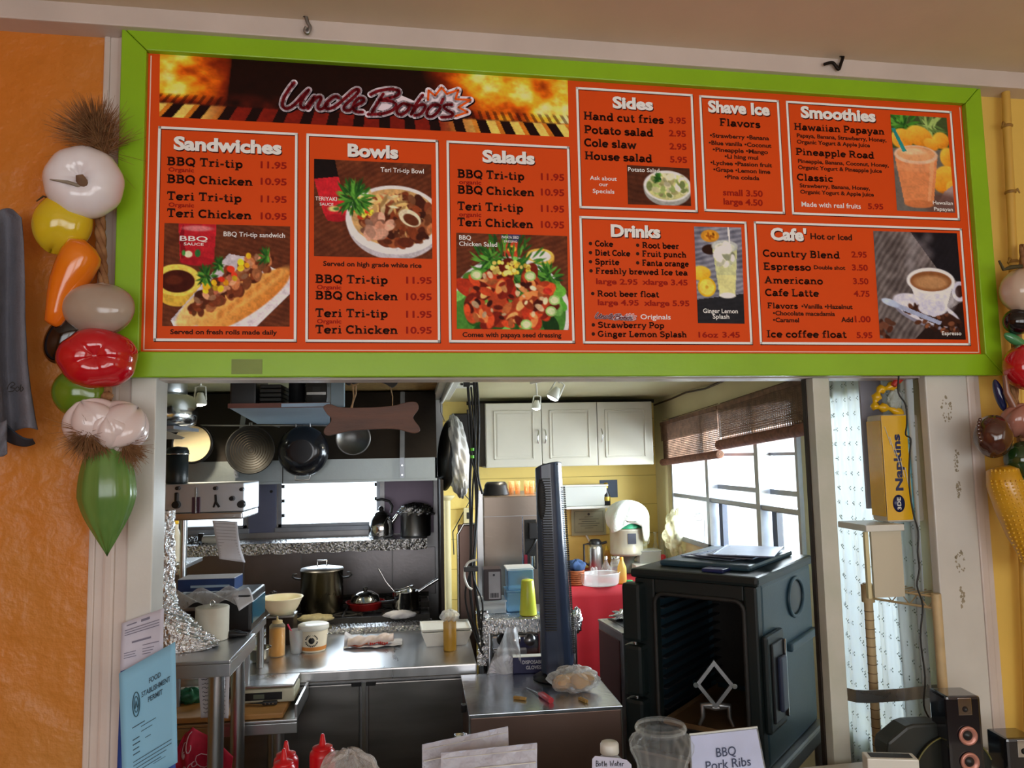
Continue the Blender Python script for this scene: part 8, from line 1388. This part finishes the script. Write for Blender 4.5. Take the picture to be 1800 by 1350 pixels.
for dx_ in (-.02, .04): MB().blob(bgc+Vector((dx_+.01, 0, hz_*.42)), (.034, .034, hz_*.36)).build('bun', pm('bun_crust', (214, 176, 130), .6, 0, .1, 20), t)
POU = clear('foggy_pouch', (.82, .84, .9), .6, .2, (.78, .79, .88), 24)
def pouch(q, Y0, label, tilt=.05):
    P = [at(x, y, Y0+d) for (x, y), d in zip(q, (tilt, tilt, -tilt, -tilt))]; P[2].z = P[3].z = ZS; t = thing('zip_pouch', (P[3]+P[2])/2, label, 'pouch', 'clear zip pouches on the counter')
    f = lambda u, v: P[0].lerp(P[1], u).lerp(P[3].lerp(P[2], u), v)
    o = MB(); o.sheet(lambda u, v: tuple(f(u, v)+Vector((0, -.014*math.sin(u*PI)*math.sin(v*PI)-.004*math.sin(u*21+v*9), 0))), 24, 20); o.build('front_film', POU, t); o = MB(); o.sheet(lambda u, v: tuple(f(u, v)+Vector((0, .014*math.sin(u*PI)*math.sin(v*PI)+.002, 0))), 16, 12); o.build('back_film', pm('white_contents', (186, 194, 214), .6, 0, .08, 10), t)
    MB().tube([f(.02, .2)-Vector((0, .012, 0)), f(.5, .19)-Vector((0, .016, 0)), f(.98, .2)-Vector((0, .012, 0))], .0014, 6).build('zip_strip', WPLAS, t); MB().tube([f(.02, .06)-Vector((0, .006, 0)), f(.98, .06)-Vector((0, .006, 0))], .0009, 5).build('seal_line', WPLAS, t); return t
pouch(((742, 1309), (893, 1277), (898, 1400), (742, 1400)), .0-.1, 'taller clear zip pouch standing left behind the other'); pouch(((775, 1324), (944, 1306), (944, 1410), (775, 1410)), -.2, 'shorter clear zip pouch standing right in front of the other')
# water bottle with card
c, s_, h = onS(1071, 1303, -.12); t = thing('water_bottle', c, 'small water bottle with a white cap behind the handwritten card', 'bottle'); r = 29*s_
MB().lathe(c, [(0, 0), (r, 0), (r, h-.075), (r*.85, h-.052), (r*.45, h-.034), (r*.42, h-.028)], 28).build('body', clear('pet_bottle', (.94, .96, .98), .35, .06, (.86, .9, .94)), t); MB().lathe(c+Vector((0, 0, h-.029)), [(16*s_, 0), (16.3*s_, .003), (16*s_, .022), (14*s_, .027), (0, .029)], 28, fn=lambda a, i: 1+.012*math.cos(a*20)).build('cap', WPLAS, t)
P = [at(x, y, -.19) for x, y in ((1041, 1334), (1046, 1329), (1090, 1333), (1102, 1336), (1110, 1344), (1112, 1430), (1040, 1430))]; c = Vector((P[3].x, -.19, ZS)); t = thing('handwritten_card', c, 'white card handwritten Botle Water leaning at the bottle', 'card'); P[-1].z = P[-2].z = ZS
m = MB(); m.prism([(p.x, p.z) for p in P], .001, Matrix.Translation((0, -.19, 0))); m.build('card', pm('card_white', (198, 200, 222), .7), t)
HW = {'B': [[(0, 0), (.05, 1)], [(.0, 1), (.45, .9), (.4, .6), (.1, .5), (.5, .4), (.45, .05), (0, 0)]], 'o': [[(.2, .55), (0, .35), (.1, .02), (.35, .1), (.4, .4), (.2, .55)]], 't': [[(.2, .95), (.15, .1), (.3, .0)], [(0, .6), (.4, .62)]], 'l': [[(.1, .95), (.1, 0)]], 'e': [[(0, .3), (.35, .35), (.25, .58), (.02, .4), (.1, .02), (.4, .08)]], 'W': [[(0, .95), (.15, 0), (.35, .6), (.55, 0), (.8, 1)]], 'a': [[(.35, .5), (.05, .4), (.08, .05), (.3, .15), (.38, .5), (.42, .02)]], 'r': [[(.05, .5), (.08, 0)], [(.06, .35), (.3, .52), (.42, .4)]]}
x = 0; q0 = at(1048, 1347, -.1915); q1 = at(1098, 1351, -.1915); sw = (q1.x-q0.x)/6.2; shh = .0135
for ch in 'Botle Water':
    if ch == ' ': x += .5; continue
    for st_ in HW[ch]: MB().tube([(q0.x+(x+p[0])*sw, -.1918, q0.z+p[1]*shh-(.004*x/6)) for p in st_], .0009, 5).build('pen_stroke', INKK, t)
    x += .95 if ch == 'W' else .6 if ch == 'B' else .55 if ch != 'l' else .3
# glass jar
c, s_, h = onS(1161, 1272, -.13); k = s_; t = thing('glass_jar', c, 'large fluted empty glass jar on the counter', 'jar'); fl8 = lambda a, i: 1+(.05*math.cos(a*14) if 1 < i < 9 else 0)
pr = [(0, .004), (38*k, .004), (44*k, .02), (40*k, h*.35), (43*k, h*.52), (53*k, h*.68), (54*k, h*.76), (48*k, h*.84), (40*k, h*.87), (40*k, h*.9), (44*k, h*.92), (44*k, h*.97), (42*k, h*.99), (39*k, h)]
JGM = clear('fluted_glass', (.97, .99, .99), .05, .03, (.85, .9, .92), 0, .45); MB().lathe(c, pr, 120, fn=fl8).build('body', JGM, t); MB().tube([c+Vector((43*k*math.cos(a*PI/16), 43*k*math.sin(a*PI/16), h*.945)) for a in range(32)], .0035, 8, True).build('rim', JGM, t)
# acrylic sign
yA = -.16; Q = [at(1212, 1292, yA), at(1331, 1279, yA-.0)]; Q3 = at(1345, 1400, yA); t = thing('acrylic_sign', (Q[0].x, yA, ZS), 'clear acrylic stand with white card reading BBQ Pork Ribs', 'sign'); wA = (Q[1]-Q[0]).length; aA = -math.atan2(Q[1].z-Q[0].z, Q[1].x-Q[0].x); hA = Q[0].z-ZS
rot = Matrix.Translation((Q[0].x, yA, ZS)); slope = (Q[1].z-Q[0].z)
def sg(x, z): return (x+.0+.03*(1-z/hA)*(x/wA), 0, z+slope*(x/wA)*(z/hA))
def plate(y0, y1, ins, name, mat): m = MB(); c4 = [(ins, ins), (wA-ins, ins), (wA-ins, hA-ins), (ins, hA-ins)]; v = [(Q[0].x+sg(x, z)[0], yA+y, ZS+sg(x, z)[2]) for y in (y0, y1) for x, z in c4]; m.add(v, [(0, 1, 2, 3), (7, 6, 5, 4), (0, 4, 5, 1), (1, 5, 6, 2), (2, 6, 7, 3), (3, 7, 4, 0)]); return m.build(name, mat, t)
plate(-.0035, -.001, 0, 'front_pane', clear('acrylic', (.97, .98, 1), .05)); plate(.001, .0035, 0, 'back_pane', clear('acrylic', (.97, .98, 1), .05)); plate(-.0008, .0008, .003, 'card', pm('sign_card', (206, 210, 236), .6)); m = MB(); m.tube([(Q[0].x, yA, ZS+hA+.001), (Q[0].x+wA, yA, ZS+hA+slope+.001)], .0028, 8); m.build('folded_edge', clear('acrylic_edge', (1, 1, .95), .6), t)
tm = Matrix.Translation((Q[0].x+wA*.52, yA-.0042, ZS+hA*.0)) ; ra = math.atan2(slope, wA)
for txt, px, py, wpx in (('BBQ', 1277, 1329, 36), ('Pork Ribs', 1281, 1350, 82)): q = at(px, py, yA-.0042); M = Matrix.Translation((q.x, yA-.0042, q.z)) @ Matrix.Rotation(-ra, 4, 'Y') @ Matrix.Rotation(PI/2, 4, 'X'); text_obj(txt, wpx*mpp(yA), M, pm('slate_ink', (64, 74, 104), .6), t, height=16*mpp(yA), off=.005)
# white box corner
a, b = at(1512, 1334, -.2), at(1576, 1346, -.2); m = MB(); m.box(0, .13, 0, .05, 0, a.z-ZS, .004, Matrix.Translation((a.x+.02, -.2, ZS)) @ Matrix.Rotation(-.25, 4, 'Z')); t = thing('white_receipt_box', (a.x+.05, -.18, ZS), 'white box corner at the bottom edge below the rack pole', 'box'); m.build('body', WPLAS, t); m = MB(); m.box(.012, .118, .01, .04, a.z-ZS, a.z-ZS+.001, 0, Matrix.Translation((a.x+.02, -.2, ZS)) @ Matrix.Rotation(-.25, 4, 'Z')); m.build('slot', BLACKM, t)
# speakers
def speaker(px0, px1, py, Y, label, rz=0):
    a, b = at(px0, py, Y), at(px1, py, Y); w_ = b.x-a.x; h = a.z-ZS; t = thing('desktop_speaker', ((a.x+b.x)/2, Y, ZS), label, 'speaker', 'black desktop speakers', rz); B_ = dict(local=True)
    MB().box(-w_/2, w_/2, 0, .09, 0, h, .008).build('cabinet', pm('piano_black', (.008, .008, .012), .14, 0, .1, 8, coat=1), t, **B_); MB().box(-w_*.16, w_*.22, -.002, 0, h-.05, h-.004, .004).build('tweeter_plate', CHROME, t, **B_)
    Mf = lambda x, z: Matrix.Translation((x, -.002, z)) @ Matrix.Rotation(PI/2, 4, 'X')
    MB().lathe((0, 0, 0), [(0, .007), (.005, .006), (.008, .001)], 20, Mf(w_*.03, h-.034)).build('tweeter', BLACK, t, **B_)
    for z in (h-.105, h-.175):
        if z > .004: MB().lathe((0, 0, 0), [(.026, .001), (.025, .005), (.02, .006), (.013, -.001)], 30, Mf(w_*.05, z)).build('cone_surround', pm('copper_cone', (196, 138, 124), .35, .4), t, **B_); MB().lathe((0, 0, 0), [(.014, -.001), (.01, .004), (0, .006)], 20, Mf(w_*.05, z)).build('dust_cap', BLACK, t, **B_)
    return t
speaker(1664, 1721, 1226, -.14, 'taller black speaker in front of the right post with copper cones', -.12); speaker(1770, 1822, 1300, -.14, 'black speaker at the right edge of the picture', -.1)
# dark clip lamp device
Y0 = -.06; PD = [(1560, 1322), (1562, 1305), (1594, 1278), (1606, 1274), (1650, 1272), (1722, 1290), (1726, 1400), (1570, 1400)]; P = [at(x, y, Y0-.02) for x, y in PD]; c = Vector((P[4].x, Y0, ZS)); t = thing('dark_cash_terminal', c, 'dark grey bulky plastic device left of the tall speaker', 'device'); P[-1].z = P[-2].z = ZS
m = MB(); m.prism([(p.x, p.z) for p in P if True], .07, Matrix.Translation((0, Y0-.02+.0, 0))); o = m.build('shell', pm('charcoal_plastic', (44, 48, 46), .4, 0, .1, 10), t); md = o.modifiers.new('b', 'BEVEL'); md.width = .008; md.segments = 2
q = at(1678, 1372, Y0-.03); cv_ = [(q.x+.125*math.cos(a*PI/30), q.z+.125*math.sin(a*PI/30)) for a in range(4, 31)]; cv_ = [p for p in cv_ if p[1] > ZS+.002]; MB().prism([(cv_[0][0], ZS+.001)]+cv_+[(cv_[-1][0], ZS+.001)], .012, Matrix.Translation((0, Y0-.033, 0))).build('round_cover', pm('smoke_plastic', (36, 38, 34), .25), t); MB().tube([(x, Y0-.034, z) for x, z in cv_], .0022, 6).build('olive_rim', pm('olive_rim', (110, 106, 54), .4), t)
# long black cable in front of the right bay
P = [fw(x, y, .02-.001*i) for i, (x, y) in enumerate(((1580, 660), (1579, 690), (1592, 712), (1594, 745), (1592, 764), (1601, 772), (1599, 800), (1598, 840), (1600, 870), (1606, 905), (1614, 935), (1613, 970), (1616, 1000), (1612, 1030), (1622, 1065), (1618, 1120), (1626, 1190), (1624, 1240), (1636, 1268), (1640, 1290)))]
t = thing('thin_black_cable', P[-1], 'thin black cable hanging down in front of the right bay', 'cable'); MB().tube(crom([tuple(p) for p in P], 4), .0026, 8).build('cable', BLACKC, t)
